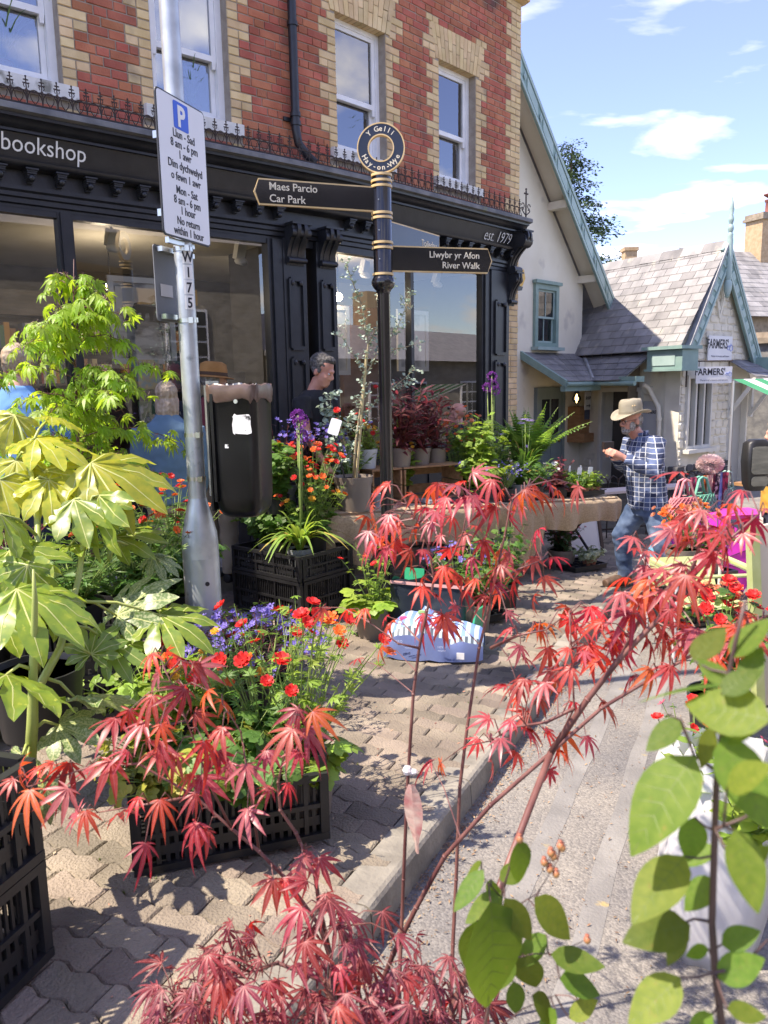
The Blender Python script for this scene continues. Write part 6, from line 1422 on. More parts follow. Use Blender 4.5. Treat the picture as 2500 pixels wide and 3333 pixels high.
STEMS_D = [[(-0.066,1.25,-0.108),(-0.078,1.25,0.146),(-0.125,1.25,0.273),(-0.209,1.25,0.313),(-0.312,1.25,0.277),(-0.4,1.25,0.221)],[(-0.049,1.27,-0.131),(-0.044,1.27,0.126),(-0.075,1.27,0.294),(-0.09,1.27,0.37),(-0.123,1.27,0.409)],[(-0.031,1.25,-0.108),(-0.0,1.25,0.145),(0.044,1.25,0.27),(0.112,1.25,0.297)],[(-0.052,1.2,0.098),(-0.164,1.2,0.243),(-0.27,1.2,0.255)]]
FATSIA = [((-1.038,2.0,0.588),(-0.827,1.9,0.569),1),((-1.061,2.15,0.789),(-0.84,2.05,0.752),1),((-0.944,2.35,0.517),(-0.959,2.45,0.631),3),((-0.906,2.5,0.599),(-0.765,2.55,0.768),2),((-0.763,2.5,0.599),(-0.576,2.4,0.589),1),((-0.917,2.45,0.519),(-0.79,2.35,0.528),3),((-0.935,2.2,0.426),(-0.749,2.15,0.506),2),((-0.955,2.1,0.394),(-0.818,2.05,0.381),2),((-1.017,2.0,0.35),(-1.059,1.95,0.3),2),((-1.003,2.0,0.34),(-0.921,1.95,0.297),2),((-1.005,1.9,0.293),(-0.994,1.85,0.223),2),((-0.961,1.9,0.299),(-0.939,1.85,0.229),2),((-0.927,1.92,0.3),(-0.883,1.87,0.235),2),((-1.028,2.7,1.097),(-0.761,2.6,1.047),0),((-1.235,2.75,1.185),(-1.016,2.7,1.17),0),((-1.328,2.8,1.266),(-1.341,2.7,1.167),0),((-1.195,2.7,1.074),(-1.139,2.6,0.95),0),((-1.288,2.7,1.111),(-1.262,2.6,0.984),0),((-1.161,2.65,1.046),(-0.993,2.55,0.955),0),((-1.303,2.6,1.055),(-1.221,2.5,0.921),0),((-1.213,2.4,0.969),(-1.09,2.3,0.869),1),((-1.057,2.6,0.984),(-0.885,2.5,0.931),1),((-0.972,2.6,0.995),(-1.046,2.5,0.824),1),((-0.931,2.65,0.951),(-0.858,2.6,0.897),1),((-1.094,2.3,0.825),(-1.115,2.2,0.695),1),((-1.018,2.3,0.721),(-0.926,2.25,0.647),1),((-1.218,2.85,1.256),(-1.091,2.85,1.245),0),((-1.196,2.4,0.849),(-1.022,2.3,0.831),1),((-1.143,2.2,0.695),(-1.041,2.1,0.628),1),((-1.087,2.6,0.82),(-0.962,2.55,0.86),1),((-0.978,2.75,0.82),(-0.817,2.7,0.878),1),((-0.864,2.8,0.738),(-0.757,2.75,0.721),2)]
FSTEMS = [[(-1.056,2.05,0.086),(-1.033,2.05,0.23),(-1.004,2.05,0.427),(-0.988,2.05,0.578),(-0.965,2.05,0.778),(-0.961,2.05,0.869)],[(-1.002,2.1,0.628),(-1.108,2.4,0.756),(-1.187,2.6,0.951),(-1.247,2.7,1.133)],[(-1.014,2.1,0.489),(-1.018,2.3,0.557),(-1.023,2.5,0.729),(-1.013,2.6,0.948)]]
AMEL = [((0.239,0.56,1.06),(0.177,0.53,1.003)),((0.235,0.56,0.974),(0.183,0.53,0.943)),((0.242,0.56,0.913),(0.187,0.55,0.913)),((0.232,0.55,0.874),(0.19,0.54,0.84)),((0.232,0.5,1.105),(0.247,0.46,1.06)),((0.245,0.5,1.035),(0.25,0.47,0.991)),((0.262,0.55,0.874),(0.295,0.54,0.898)),((0.25,0.58,0.996),(0.244,0.57,0.96)),((0.247,0.58,0.893),(0.229,0.57,0.868)),((0.263,0.57,0.883),(0.248,0.58,0.869)),((0.238,0.52,1.133),(0.192,0.56,1.113)),((0.254,0.48,1.126),(0.211,0.52,1.124)),((0.263,0.56,1.118),(0.246,0.58,1.131)),((0.243,0.58,1.13),(0.275,0.6,1.152)),((0.267,0.55,1.122),(0.287,0.56,1.147)),((0.243,0.6,1.072),(0.217,0.6,1.043)),((0.255,0.57,1.079),(0.245,0.56,1.049)),((0.23,0.5,1.136),(0.254,0.5,1.156)),((0.223,0.47,1.084),(0.238,0.45,1.111)),((0.25,0.5,1.003),(0.271,0.5,1.021)),((0.269,0.56,0.895),(0.293,0.55,0.915)),((0.27,0.58,0.939),(0.242,0.58,0.914)),((0.278,0.6,0.956),(0.245,0.6,0.939)),((0.263,0.56,1.14),(0.289,0.56,1.173)),((0.231,0.5,1.102),(0.256,0.5,1.12)),((0.26,0.55,0.84),(0.239,0.55,0.815)),((0.257,0.52,0.872),(0.286,0.52,0.863))]
SPRIG = [((0.14,0.76,0.863),(0.142,0.76,0.808)),((0.101,0.76,0.828),(0.066,0.74,0.794)),((0.106,0.74,0.804),(0.116,0.72,0.681)),((0.123,0.75,0.801),(0.153,0.75,0.748)),((0.155,0.75,0.801),(0.196,0.74,0.758)),((0.174,0.75,0.732),(0.229,0.74,0.721)),((0.184,0.75,0.702),(0.233,0.75,0.686)),((0.145,0.76,0.726),(0.161,0.76,0.673)),((0.154,0.75,0.682),(0.186,0.75,0.646)),((0.196,0.75,0.652),(0.226,0.75,0.675)),((0.094,0.76,0.767),(0.084,0.76,0.707)),((0.123,0.77,0.792),(0.085,0.77,0.756)),((0.112,0.78,0.803),(0.122,0.78,0.768)),((0.132,0.76,0.726),(0.11,0.76,0.68)),((0.173,0.77,0.74),(0.142,0.77,0.7)),((0.122,0.78,0.802),(0.155,0.79,0.812)),((0.1,0.77,0.832),(0.085,0.77,0.81)),((0.18,0.75,0.664),(0.165,0.75,0.629)),((0.135,0.76,0.691),(0.141,0.76,0.644))]
AMSTEMS = [[(0.286,0.56,0.69),(0.273,0.56,0.821),(0.265,0.56,0.87),(0.26,0.56,0.915),(0.258,0.56,0.997),(0.257,0.56,1.046),(0.26,0.56,1.088),(0.261,0.56,1.122),(0.266,0.56,1.155),(0.271,0.56,1.184)],[(0.262,0.57,1.041),(0.243,0.57,1.055),(0.231,0.57,1.085),(0.219,0.57,1.091)],[(0.244,0.53,1.016),(0.263,0.53,1.024),(0.283,0.53,1.035)],[(0.264,0.57,0.908),(0.25,0.57,0.911),(0.235,0.57,0.905)],[(0.26,0.55,0.878),(0.281,0.55,0.882),(0.301,0.55,0.907)]]
SPSTEMS = [[(0.085,0.77,0.45),(0.096,0.77,0.575),(0.111,0.77,0.665),(0.12,0.77,0.741),(0.123,0.77,0.792),(0.133,0.77,0.832),(0.141,0.77,0.858)],[(0.12,0.77,0.741),(0.146,0.77,0.781),(0.162,0.77,0.792),(0.184,0.77,0.831)],[(0.115,0.76,0.715),(0.156,0.76,0.725),(0.181,0.76,0.725),(0.214,0.76,0.741)],[(0.099,0.76,0.615),(0.146,0.76,0.656),(0.182,0.76,0.673)],[(0.123,0.77,0.787),(0.1,0.77,0.815)]]
BERRIES = [(0.184,0.76,0.855),(0.174,0.76,0.847),(0.167,0.76,0.836),(0.173,0.76,0.828),(0.18,0.76,0.822),(0.186,0.76,0.853),(0.177,0.76,0.843),(0.216,0.76,0.741),(0.14,0.76,0.864),(0.211,0.76,0.663),(0.17,0.76,0.759)]
# ================================================================ trees and large-leaved plants in the foreground
def nearest(P, stems):
    best = None
    for s_ in stems:
        for a, b in zip(s_, s_[1:]):
            a, b = Vector(a), Vector(b); ab = b - a; t = max(0, min(1, (P - a).dot(ab) / max(1e-9, ab.length_squared))); c = a + ab * t; d = (P - c).length
            if best is None or d < best[0]: best = (d, c, ab.normalized())
    return best
def leafobj(t, me, p, d, up, L_, name='leaf', sx=1):
    Mx = frame(p, d, up) @ Matrix.Diagonal((L_ * sx, L_, L_, 1)); o = mobj(name, me, None, M=Mx); o.parent = t; o.matrix_parent_inverse = PINV[t.name]; return o
mred = mat('maple_red', (.24, .028, .036), (.34, .052, .056), rough=.4, scale=14, isl=.3, hue=.018, transl=.45, tcol=(.95, .07, .03), spec=.6)
mplum = mat('maple_plum', (.13, .022, .032), (.21, .04, .05), rough=.45, scale=14, isl=.3, hue=.012, transl=.35, tcol=(.5, .035, .04), spec=.5)
barkr = mat('maple_bark', (.10, .035, .032), (.20, .09, .075), rough=.5, scale=25, stretch=(1, 1, .3))
MA = (-100, -62, -30, 0, 30, 62, 100)
msheen = mat('maple_sky_sheen', (.29, .07, .08), (.38, .105, .115), rough=.38, scale=14, isl=.2, hue=.01, transl=.4, tcol=(.85, .09, .07), spec=.7)  # pink sheen of the sky on waxy leaves, put into the colour
mbacklit = mat('maple_backlit', (.50, .05, .03), (.62, .10, .04), rough=.42, scale=14, isl=.2, hue=.018, transl=.5, tcol=(1.0, .14, .03), spec=.5)  # red-orange of leaves lit from behind, put into the colour
mvein = mat('maple_vein', (.52, .16, .15), rough=.5, transl=.3)
def maple_set(mats, w_, droop, n0): return [veined(palmate(MA, (.36 + .08 * (i % 2), .70, .93, 1, .93, .70, .38), w_ * (.9 + .08 * (i % 3)), .24, droop * (.6 + .25 * (i % 4)), .1, ((.28, .80), (.48, 1.0), (.72, .66), (.88, .3)), seed=n0 + i), m, mvein, w_=.014, dz=.003) for i, m in enumerate(mats)]
ms_red = maple_set([msheen, mred, mbacklit, mred, msheen, mred, mbacklit, mred, mred], .19, .72, 1); ms_plum = maple_set([mplum, mplum, mred, mplum, mplum], .175, .8, 15)
def maple(name, label, pts, stems, rad, meshes, size, base, seed, potr=.13, extra=0, fwd=(0, -.3), tag_=True):
    q = random.Random(seed); t = thing(name, label, 'tree', base)
    potshape(t, Vector(base), potr, .28, blackp)
    mb = MB()
    for i, s_ in enumerate(stems):
        r0 = rad * (1 if i < 2 else .6); n = len(s_); mb.tube(s_, [r0 * (1 - .7 * k / (n - 1)) for k in range(n)], 8)
        for k in range(1, n - 1):                 # paler leaf-scar joints
            a, b = Vector(s_[k]), (Vector(s_[k + 1]) - Vector(s_[k])).normalized(); rr = r0 * (1 - .7 * k / (n - 1)) * 1.25; mb.tube([a - b * .003, a, a + b * .003], [rr * .8, rr, rr * .8], 8)
        if i < 2: mb.tube([Vector(base) + Vector((q.uniform(-.03, .03), 0, .24)), s_[0]], r0, 8)
    mb.obj('branches', barkr, t, smooth=True, sharp=0)
    tw = MB(); P = [Vector(p) for p in pts]
    for p in list(P):
        for k in range(extra if extra == 1 and seed == 4 else (1 if q.random() < (.2 if seed == 3 else .6) else 0)): P.append(p + Vector((q.gauss(0, .035), q.gauss(0, .045), q.gauss(0, .035))))
    for p in P[:300]:
        d0, c, ax = nearest(p, stems)
        mid = c.lerp(p, .55) + Vector((0, 0, .015)); tw.tube([c, mid, p], [.0016, .0012, .0008], 4, cap=False)
        out = (p - c); out.z *= .3; out = out.normalized() if out.length > .01 else Vector((q.uniform(-1, 1), q.uniform(-1, 1), 0))
        d = (out * .75 + Vector((q.gauss(0, .45), q.gauss(fwd[1], .35), 0)) + Vector((fwd[0], 0, -q.uniform(.05, .75)))).normalized()
        up = Vector((q.gauss(0, .3), -.30 + q.gauss(0, .3), 1))
        leafobj(t, q.choice(meshes), p, d, up, size * q.uniform(.6, 1.2), sx=q.uniform(.82, 1.12))
    tw.obj('twigs', barkr, t, kind='stuff')
    return t
gr = lambda x, y: gz(x, y) - .108
maple('red_maple', 'upright red leaved maple sapling with a white tie and label', MAPLE_A, STEMS_A, .0052, ms_red, .058, (.03, 1.22, gr(.02, 1.22)), 1, extra=0)
maple('red_maple', 'red leaved maple whose long branch arches to the right-hand edge', MAPLE_B, STEMS_B, .0068, ms_red, .058, (-.02, 1.12, gr(-.05, 1.1)), 2, extra=0)
maple('red_maple', 'red leaved maple reaching left over the low black crate', MAPLE_C, STEMS_C, .0050, ms_red, .060, (-.12, 1.14, gr(-.1, 1.1)), 3, extra=0)
maple('plum_maple', 'dark plum maple with drooping leaves along the bottom edge', MAPLE_D, STEMS_D, .006, ms_plum, .054, (.12, 1.0, gr(0, 1.0)), 4, extra=1)
# tie and bag-like label on the upright maple
tt = thing('plant_label', 'faded cardboard plant label tied to the maple stem', 'label', Vector(STEMS_A[0][4]) - Vector((0, 0, .16)))
mb = MB(); c = Vector(STEMS_A[0][4]) + Vector((.0, -.008, .045)); mb.ball(c, (.011, .011, .012), 8); mb.ball(c + Vector((.012, 0, -.004)), (.012, .008, .007), 8); mb.obj('tie', mat('tie_white', (.7, .7, .7), rough=.5), tt)
mb = MB(); vs = []
for i in range(9):
    f = i / 8; w_ = .006 + .016 * math.sin(min(1, f * 1.25) * math.pi) ** .7; tw_ = .9 * f; p = c + Vector((.008 + .012 * f, -.006, -.03 - .17 * f)); d = Vector((math.cos(tw_), -math.sin(tw_), 0)) * w_; vs += [p - d, p + Vector((0, -.004, 0)), p + d]
mb.add(vs, [f for i in range(8) for f in ((3 * i, 3 * i + 1, 3 * i + 4, 3 * i + 3), (3 * i + 1, 3 * i + 2, 3 * i + 5, 3 * i + 4))]); mb.obj('tag', mat('label_card', (.52, .40, .33), (.40, .16, .15), rough=.6, scale=30), tt)

# green maple
q = random.Random(5); gmx = mat('maple_lime', (.20, .34, .03), (.30, .45, .05), rough=.45, scale=14, isl=.25, hue=.012, transl=.5, tcol=(.55, .75, .05))
gml = [palmate(MA, (.36, .7, .92, 1, .92, .7, .36), .24, .25, .35 + .25 * i, .08, ((.35, .9), (.6, 1.0)), seed=40 + i).mesh('leaf', gmx, True, 0) for i in range(3)]
GM = thing('lime_maple', 'lime green feathery maple in front of the shop window', 'tree', G(-1.42, 3.62)); potshape(GM, G(-1.42, 3.62), .14, .30, blackp)
b0 = G(-1.42, 3.62, .27); tr = MB(); pts = []; B = []; TR = [b0, Vector((-1.40, 3.62, .7)), Vector((-1.43, 3.61, 1.05)), Vector((-1.41, 3.6, 1.4)), Vector((-1.39, 3.6, 1.75)), Vector((-1.37, 3.59, 1.93))]
tr.tube(TR, [.013, .011, .008, .006, .003, .0015], 8)
for i in range(46):
    f = q.random(); zs = .92 + .95 * f; k = min(4, 1 + int((zs - .7) / .35)); st_ = TR[2].lerp(TR[5], min(1, max(0, (zs - 1.05) / .88))) if zs > 1.05 else TR[1].lerp(TR[2], (zs - .7) / .35)
    a = q.uniform(0, 6.28); d = Vector((math.cos(a), math.sin(a) * .85, q.uniform(.05, .55))); L_ = (.52 * (1 - f) ** .75 + .07) * q.uniform(.6, 1.15)
    P_ = [st_ + d * L_ * u + Vector((0, 0, .05 * math.sin(u * 3) - .13 * u * u * (1.2 - f))) for u in (0, .25, .5, .75, 1)]; B.append(P_); tr.tube(P_, [.003, .0026, .002, .0014, .0008], 5)
    n_ = int(6 + L_ * 40)
    for j in range(n_):
        u = .18 + .82 * (j + q.random()) / n_; k = min(3, int(u * 4)); p = P_[k].lerp(P_[k + 1], u * 4 - k); pts.append(p + Vector((q.gauss(0, .026), q.gauss(0, .026), q.gauss(.0, .016))))
tr.obj('branches', barkr, GM, smooth=True, sharp=0)
tw = MB(); rest = MB(); n = 0
pts.sort(key=lambda p: p.y)
for p in pts:
    d0, c, ax = nearest(p, B)
    out = (p - c); out.z = 0; out = out.normalized() if out.length > .01 else Vector((1, 0, 0))
    d = (out * .8 + Vector((q.gauss(0, .4), q.gauss(-.1, .4), -q.uniform(.1, .7)))).normalized(); up = Vector((q.gauss(0, .3), q.gauss(-.3, .3), 1)); L_ = q.uniform(.045, .078)
    if d0 < .22: tw.tube([c, c.lerp(p, .6) + Vector((0, 0, .02)), p], [.0014, .001, .0006], 3, cap=False)
    if n < 300: leafobj(GM, q.choice(gml), p, d, up, L_); n += 1
    else:
        k = LEAF['ferny'] if 0 else None; me = q.choice(gml); Mx = frame(p, d, up) @ Matrix.Diagonal((L_, L_, L_, 1)); rest.add([v.co for v in me.vertices], [tuple(f.vertices) for f in me.polygons], Mx)
tw.obj('twigs', barkr, GM, kind='stuff'); rest.obj('inner_leaves', gmx, GM, kind='stuff')

# fatsias
FANG = (-128, -95, -64, -32, 0, 32, 64, 95, 128); FLEN = (.48, .68, .86, .97, 1, .95, .84, .66, .5)
fvein = mat('fatsia_vein', (.56, .58, .22), rough=.45, transl=.3)
def fat(m, i): return veined(palmate(FANG if i % 2 else FANG[1:-1], FLEN if i % 2 else FLEN[1:-1], .33 if i % 2 else .36, .38, .3 + .14 * i, .09, ((.46, .70), (.58, .95), (.72, 1.0), (.85, .74), (.94, .38)), seed=60 + i, ser=1.3), m, fvein, w_=.022, dz=.004)
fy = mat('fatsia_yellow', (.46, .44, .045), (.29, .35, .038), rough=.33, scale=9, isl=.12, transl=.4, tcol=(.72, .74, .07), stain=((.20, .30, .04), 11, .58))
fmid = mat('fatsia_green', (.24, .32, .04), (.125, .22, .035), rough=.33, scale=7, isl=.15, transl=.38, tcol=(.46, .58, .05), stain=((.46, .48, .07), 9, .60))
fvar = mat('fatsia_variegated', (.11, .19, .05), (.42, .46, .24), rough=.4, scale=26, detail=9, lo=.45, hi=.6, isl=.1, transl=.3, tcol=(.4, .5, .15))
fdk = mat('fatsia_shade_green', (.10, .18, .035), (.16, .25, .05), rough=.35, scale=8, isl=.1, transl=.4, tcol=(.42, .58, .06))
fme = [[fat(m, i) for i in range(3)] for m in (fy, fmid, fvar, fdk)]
q = random.Random(8)
fa1 = thing('yellow_fatsia', 'tall yellow-green fatsia with big hand shaped leaves at the left-hand edge', 'plant', G(-1.25, 2.62, .50)); fa2 = thing('variegated_fatsia', 'green and cream fatsia standing in the tall crate stack', 'plant', G(-1.10, 1.58, .30))
stf = mat('fatsia_stem', (.30, .36, .09), (.38, .42, .12), rough=.45, scale=9, stain=((.20, .10, .04), 12, .66)); stems = [[Vector(p) for p in s_] for s_ in FSTEMS]
mbA, mbB = MB(), MB(); mbB.tube(FSTEMS[0][1:], [.018, .016, .012, .008, .003], 10)
for s_ in FSTEMS[1:]: mbA.tube(s_, [.013, .012, .010, .008], 9)
potshape(fa2, G(-1.10, 1.58, .30), .12, .24, blackp); potshape(fa1, G(-1.25, 2.62, .26), .13, .24, blackp); mbA.tube([G(-1.25, 2.62, .48), FSTEMS[1][0]], .014, 8); mbB.tube([G(-1.10, 1.58, .5), G(-1.06, 1.8, .56), FSTEMS[0][1]], .019, 8)
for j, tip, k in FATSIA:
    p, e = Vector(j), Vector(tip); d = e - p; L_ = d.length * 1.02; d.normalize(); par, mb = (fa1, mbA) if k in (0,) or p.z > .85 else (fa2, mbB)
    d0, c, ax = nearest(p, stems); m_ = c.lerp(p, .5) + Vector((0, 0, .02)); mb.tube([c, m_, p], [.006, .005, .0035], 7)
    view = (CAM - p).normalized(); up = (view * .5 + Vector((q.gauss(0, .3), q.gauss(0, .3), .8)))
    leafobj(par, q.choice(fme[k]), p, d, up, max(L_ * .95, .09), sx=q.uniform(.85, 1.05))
mbA.obj('stems', stf, fa1, smooth=True, sharp=0); mbB.obj('stems', stf, fa2, smooth=True, sharp=0)

# amelanchier branches close to the viewer
aml = mat('amelanchier_leaf', (.085, .15, .018), (.14, .20, .03), rough=.6, scale=9, isl=.3, hue=.03, transl=.45, tcol=(.30, .42, .025), spec=.3, stain=((.30, .17, .05), 10, .64))
avein = mat('amelanchier_vein', (.15, .21, .035), rough=.5, transl=.4)
ame = [veined(ovate(w_, .10, dr, n=8), aml, avein, w_=.008, dz=.0015) for w_, dr in ((.56, .12), (.62, .2), (.5, .05), (.58, -.1))]
def sprig(name, label, leaves, stems, base, seed, rad):
    q = random.Random(seed); t = thing(name, label, 'shrub', base); potshape(t, Vector(base), .12, .26, blackp); mb = MB()
    for i, s_ in enumerate(stems): n = len(s_); mb.tube(s_, [rad * (1 if i == 0 else .45) * (1 - .6 * k / (n - 1)) for k in range(n)], 9)
    mb.tube([Vector(base) + Vector((0, 0, .22)), stems[0][0]], rad, 8)
    for a, b in leaves:
        p, e = Vector(a), Vector(b); d = e - p; L_ = d.length; d0, c, ax = nearest(p, stems); mb.tube([c, c.lerp(p, .5) + Vector((0, 0, -.002)), p], [.0012, .001, .0008], 5, cap=False)
        view = (CAM - p).normalized(); leafobj(t, q.choice(ame), p, d, view * .6 + Vector((q.gauss(0, .28), q.gauss(0, .2), .55)), L_, sx=q.uniform(.85, 1.1))
    mb.obj('branches', mat('amel_bark', (.055, .03, .028), (.11, .06, .05), rough=.5, scale=30), t, smooth=True, sharp=0); return t
sprig('amelanchier_shrub', 'out of focus green amelanchier shrub in the bottom right-hand corner', AMEL, AMSTEMS, (.30, .60, gr(.3, .6)), 1, .0036)
sp = sprig('amelanchier_sapling', 'berried amelanchier sprig with light green leaves in front of the kerb', SPRIG, SPSTEMS, (.09, .80, gr(.1, .8)), 2, .0022)
bm = mat('berry', (.38, .06, .06), (.42, .24, .08), rough=.4, scale=30, isl=.2); mb = MB(); mb.ball((0, 0, 0), (.0042, .0042, .0046), 10); mb.lathe([(.0015, .004), (.0028, .0062)], 6); bme = mb.mesh('berry', bm, True, 0); mb = MB()
for p in BERRIES:
    p = Vector(p); o = mobj('berry', bme, None, M=Matrix.Translation(p)); o.parent = sp; o.matrix_parent_inverse = PINV[sp.name]; d0, c, ax = nearest(p, SPSTEMS); mb.tube([c, c.lerp(p, .5) + Vector((0, 0, .004)), p], .0006, 4, cap=False)
mb.obj('berry_stalks', stemr, sp)
# ================================================================ market plants
def at(x, y, h=0): return G(x, y, h)
# -- table, left to right
plant('polemonium', 'violet flowered polemonium at the table end behind the litter bin', tp(-.12, .42), (.10, .2, greyp), 34, .60, .30, leaf='lance', L_=.08, per=11, lm=plumb, sm=stemr, fl=vio, fsize=.017, fn=110, seed=1)
plant('polemonium', 'violet flowered polemonium between the black-shirted man and the tall eucalyptus', tp(.28, .58), (.10, .2, greyp), 34, .64, .28, leaf='lance', L_=.07, per=9, lm=plumb, sm=stemr, fl=vio, fsize=.017, fn=110, seed=2)
plant('geum', 'orange geum with many stems in front of the left-hand table end', tp(-.12, -.02, -.28), (.09, .2, blackp), 22, .72, .26, leaf='ferny', L_=.06, per=5, lm=green, fl=[orgf, orgf, redf], fsize=.026, fn=24, seed=3, lowleaf=('lobed', .09, 34, green))
plant('geum', 'orange and red geum beside the allium leaves on the table', tp(.06, .22), (.08, .16, blackp), 18, .5, .2, leaf='ferny', L_=.06, per=5, lm=green, fl=[orgf, redf, redf], fsize=.026, fn=18, seed=4, lowleaf=('lobed', .08, 26, green))
plant('leafy_perennial', 'fresh green leafy perennial behind the big taupe pot', tp(.5, .5), (.09, .16, blackp), 44, .5, .26, leaf='lance', L_=.1, per=9, lm=green, seed=5)
plant('pansy', 'pansies in a pale blue bucket on the end crate', tp(.86, .60, .31), (.075, .17, bucket), 24, .32, .17, leaf='ovate', L_=.06, per=6, lm=lime, fl=[redf, vio, ylf], fsize=.022, fn=14, seed=6)
potshape(thing('white_tub', 'empty white plastic tub standing beside the fingerpost on the table', 'pot', tp(.66, .16)), tp(.66, .16), .055, .12, bucket)
for i, (u, v) in enumerate(((1.17, .50), (1.42, .53), (1.64, .55))):
    plant('bronze_penstemon', 'dark red leaved penstemon in a taupe pot on the open crate, %s' % ('nearest the fingerpost', 'middle of three', 'farthest from the fingerpost')[i], tp(u, v, .325), (.078, .17, taupe), 16, .74, .24, leaf='lance', L_=.16, per=13, lm=bronze, sm=stemr, seed=10 + i, up=.9, group='dark red penstemons in taupe pots', fl=redf if i == 0 else None, fsize=.02, fn=3 if i == 0 else 0, lowleaf=('ovate', .09, 8, lime))
plant('aquilegia', 'lime green aquilegia with scalloped leaves beside the open crate', tp(2.02, .38), (.09, .18, blackp), 52, .78, .30, leaf='lobed', L_=.085, per=7, lm=lime, seed=14)
plant('geum', 'orange flowered geum behind the lime aquilegia', tp(2.06, .62), (.08, .16, blackp), 26, .88, .2, leaf='ferny', L_=.07, per=6, lm=green, fl=[orgf, salm], fsize=.026, fn=26, seed=15)
plant('lavender', 'small lavender with violet spikes at the front of the table', tp(2.12, .14), (.07, .13, blackp), 46, .32, .17, leaf='needle', L_=.03, per=8, lm=glauc, fl=vio, fsize=.009, fn=110, seed=16)
def strapplant(name, label, P, pot, n, L_, w_, m, seed, heads=None, hh=.8, hsize=.045, spread=.75, hm=None):
    q = random.Random(seed); P = Vector(P); t = thing(name, label, 'plant', P); h0 = 0
    if pot: potshape(t, P, *pot); h0 = pot[1] * .9
    mb = MB(); yel = MB()
    for i in range(n):
        a = q.uniform(0, 6.28); l_ = L_ * q.uniform(.6, 1.1); sp_ = q.uniform(.15, spread); d = Vector((math.cos(a), math.sin(a), 0)); b = P + d * .02 + Vector((0, 0, h0)); pts = []
        for k in range(8): u = k / 7; pts.append(b + d * l_ * sp_ * u ** 1.3 + Vector((0, 0, l_ * (1.05 * u - (.25 + .95 * sp_) * u * u))))
        ribbon(yel if q.random() < .1 else mb, pts, w_ * q.uniform(.7, 1.1))
    mb.obj('leaves', m, t, smooth=True, sharp=0)
    if yel.v: yel.obj('withered_leaves', gm('leaf_withered', (.42, .30, .06), (.5, .40, .10)), t, smooth=True, sharp=0)
    st = MB()
    for i in range(heads or 0):
        a = q.uniform(0, 6.28); r_ = q.uniform(.02, .07); tip = P + Vector((math.cos(a) * r_, math.sin(a) * r_, h0 + hh * q.uniform(.86, 1.04))); st.tube([P + Vector((math.cos(a) * .02, math.sin(a) * .02, h0)), P.lerp(tip, .5) + Vector((.004, 0, 0)), tip], [.005, .0045, .0035], 6)
        if hm:
            o = mobj('flower_head', hm, None, M=Matrix.Translation(tip) @ Matrix.Diagonal((hsize, hsize, hsize * .9, 1))); o.parent = t; o.matrix_parent_inverse = PINV[t.name]
    if st.v: st.obj('flower_stems', stemg, t, smooth=True, sharp=0)
    return t
strap_m = gm('leaf_strap', (.15, .26, .04), (.24, .36, .07), (.45, .62, .08), .4)
cz = gz(-.6, 5.2) + .31
strapplant('allium', 'strappy leaved purple allium standing in the shallow black crate', (-.62, 5.50, cz + .02), (.075, .17, greyp), 60, .52, .036, strap_m, 3, 6, .96, .052, .9, alf)
strapplant('allium', 'deep purple alliums on tall stems beside the shop corner', tp(2.22, .42), (.08, .16, greyp), 22, .46, .04, strap_m, 4, 5, 1.0, .055, .7, alf)
strapplant('tulip_leaves', 'broad drooping tulip leaves in a grey pot at the table front', tp(2.42, .22), (.085, .16, greyp), 18, .52, .065, green, 5, 0, spread=.85)
strapplant('lily', 'upright broad green leaves with lilac blooms in a grey bucket', tp(2.72, .42), (.105, .23, greyp), 46, .55, .06, green, 6, 3, .58, .045, .45, lil)
plant('aster', 'lilac daisy flowered plant behind the tulip leaves', tp(2.42, .56), (.08, .15, blackp), 34, .60, .24, leaf='lance', L_=.11, per=9, lm=green, fl=lil, fsize=.028, fn=9, seed=22)
# fern
def fern(label, P, pot, n, L_, seed):
    q = random.Random(seed); P = Vector(P); t = thing('fern', label, 'plant', P); potshape(t, P, *pot); b = P + Vector((0, 0, pot[1] * .9)); st = MB()
    for i in range(n):
        a = q.uniform(0, 6.28); l_ = L_ * q.uniform(.75, 1.05); o = q.uniform(.25, .8); d = Vector((math.cos(a), math.sin(a), 0)); s_ = Vector((-d.y, d.x, 0)); pts = []; mb = MB()
        for k in range(22): u = k / 21; pts.append(b + d * l_ * o * u ** 1.5 + Vector((0, 0, l_ * (u - .42 * o * u * u))))
        st.tube(pts[::3], .0022, 4, cap=False)
        for k in range(3, 21):
            u = k / 21; w_ = .10 * math.sin(math.pi * min(1, u * .85 + .18)) ** 1.2 * L_ / .6; dd = (pts[k + 1] - pts[k]).normalized()
            for e in (-1, 1):
                p0 = pts[k]; sd_ = (s_ * e + dd * .35).normalized(); vs = []
                for m in range(4): v = m / 3; hw = .012 * (1 - v * .85) * L_ / .6; c = p0 + sd_ * w_ * v - Vector((0, 0, .02 * v * v)); vs += [c - dd * hw, c + dd * hw]
                mb.add(vs, [(2 * m, 2 * m + 1, 2 * m + 3, 2 * m + 2) for m in range(3)])
        mb.obj('frond', gm('fern_green', (.09, .19, .025), (.15, .28, .045), (.34, .55, .07), .4), t)
    st.obj('stalks', stemg, t)
fern('large green fern in a pot at the bookshop corner', tp(3.02, .66, .0), (.11, .24, greyp), 46, .84, 3)
plant('heuchera', 'dark wine red heuchera at the table front beside the seedlings', tp(2.98, .2), (.08, .12, blackp), 20, .36, .18, leaf='round', L_=.06, per=6, lm=bronze, sm=stemr, fl=pnk, fsize=.006, fn=26, seed=24, lowleaf=('lobed', .08, 30, bronze))
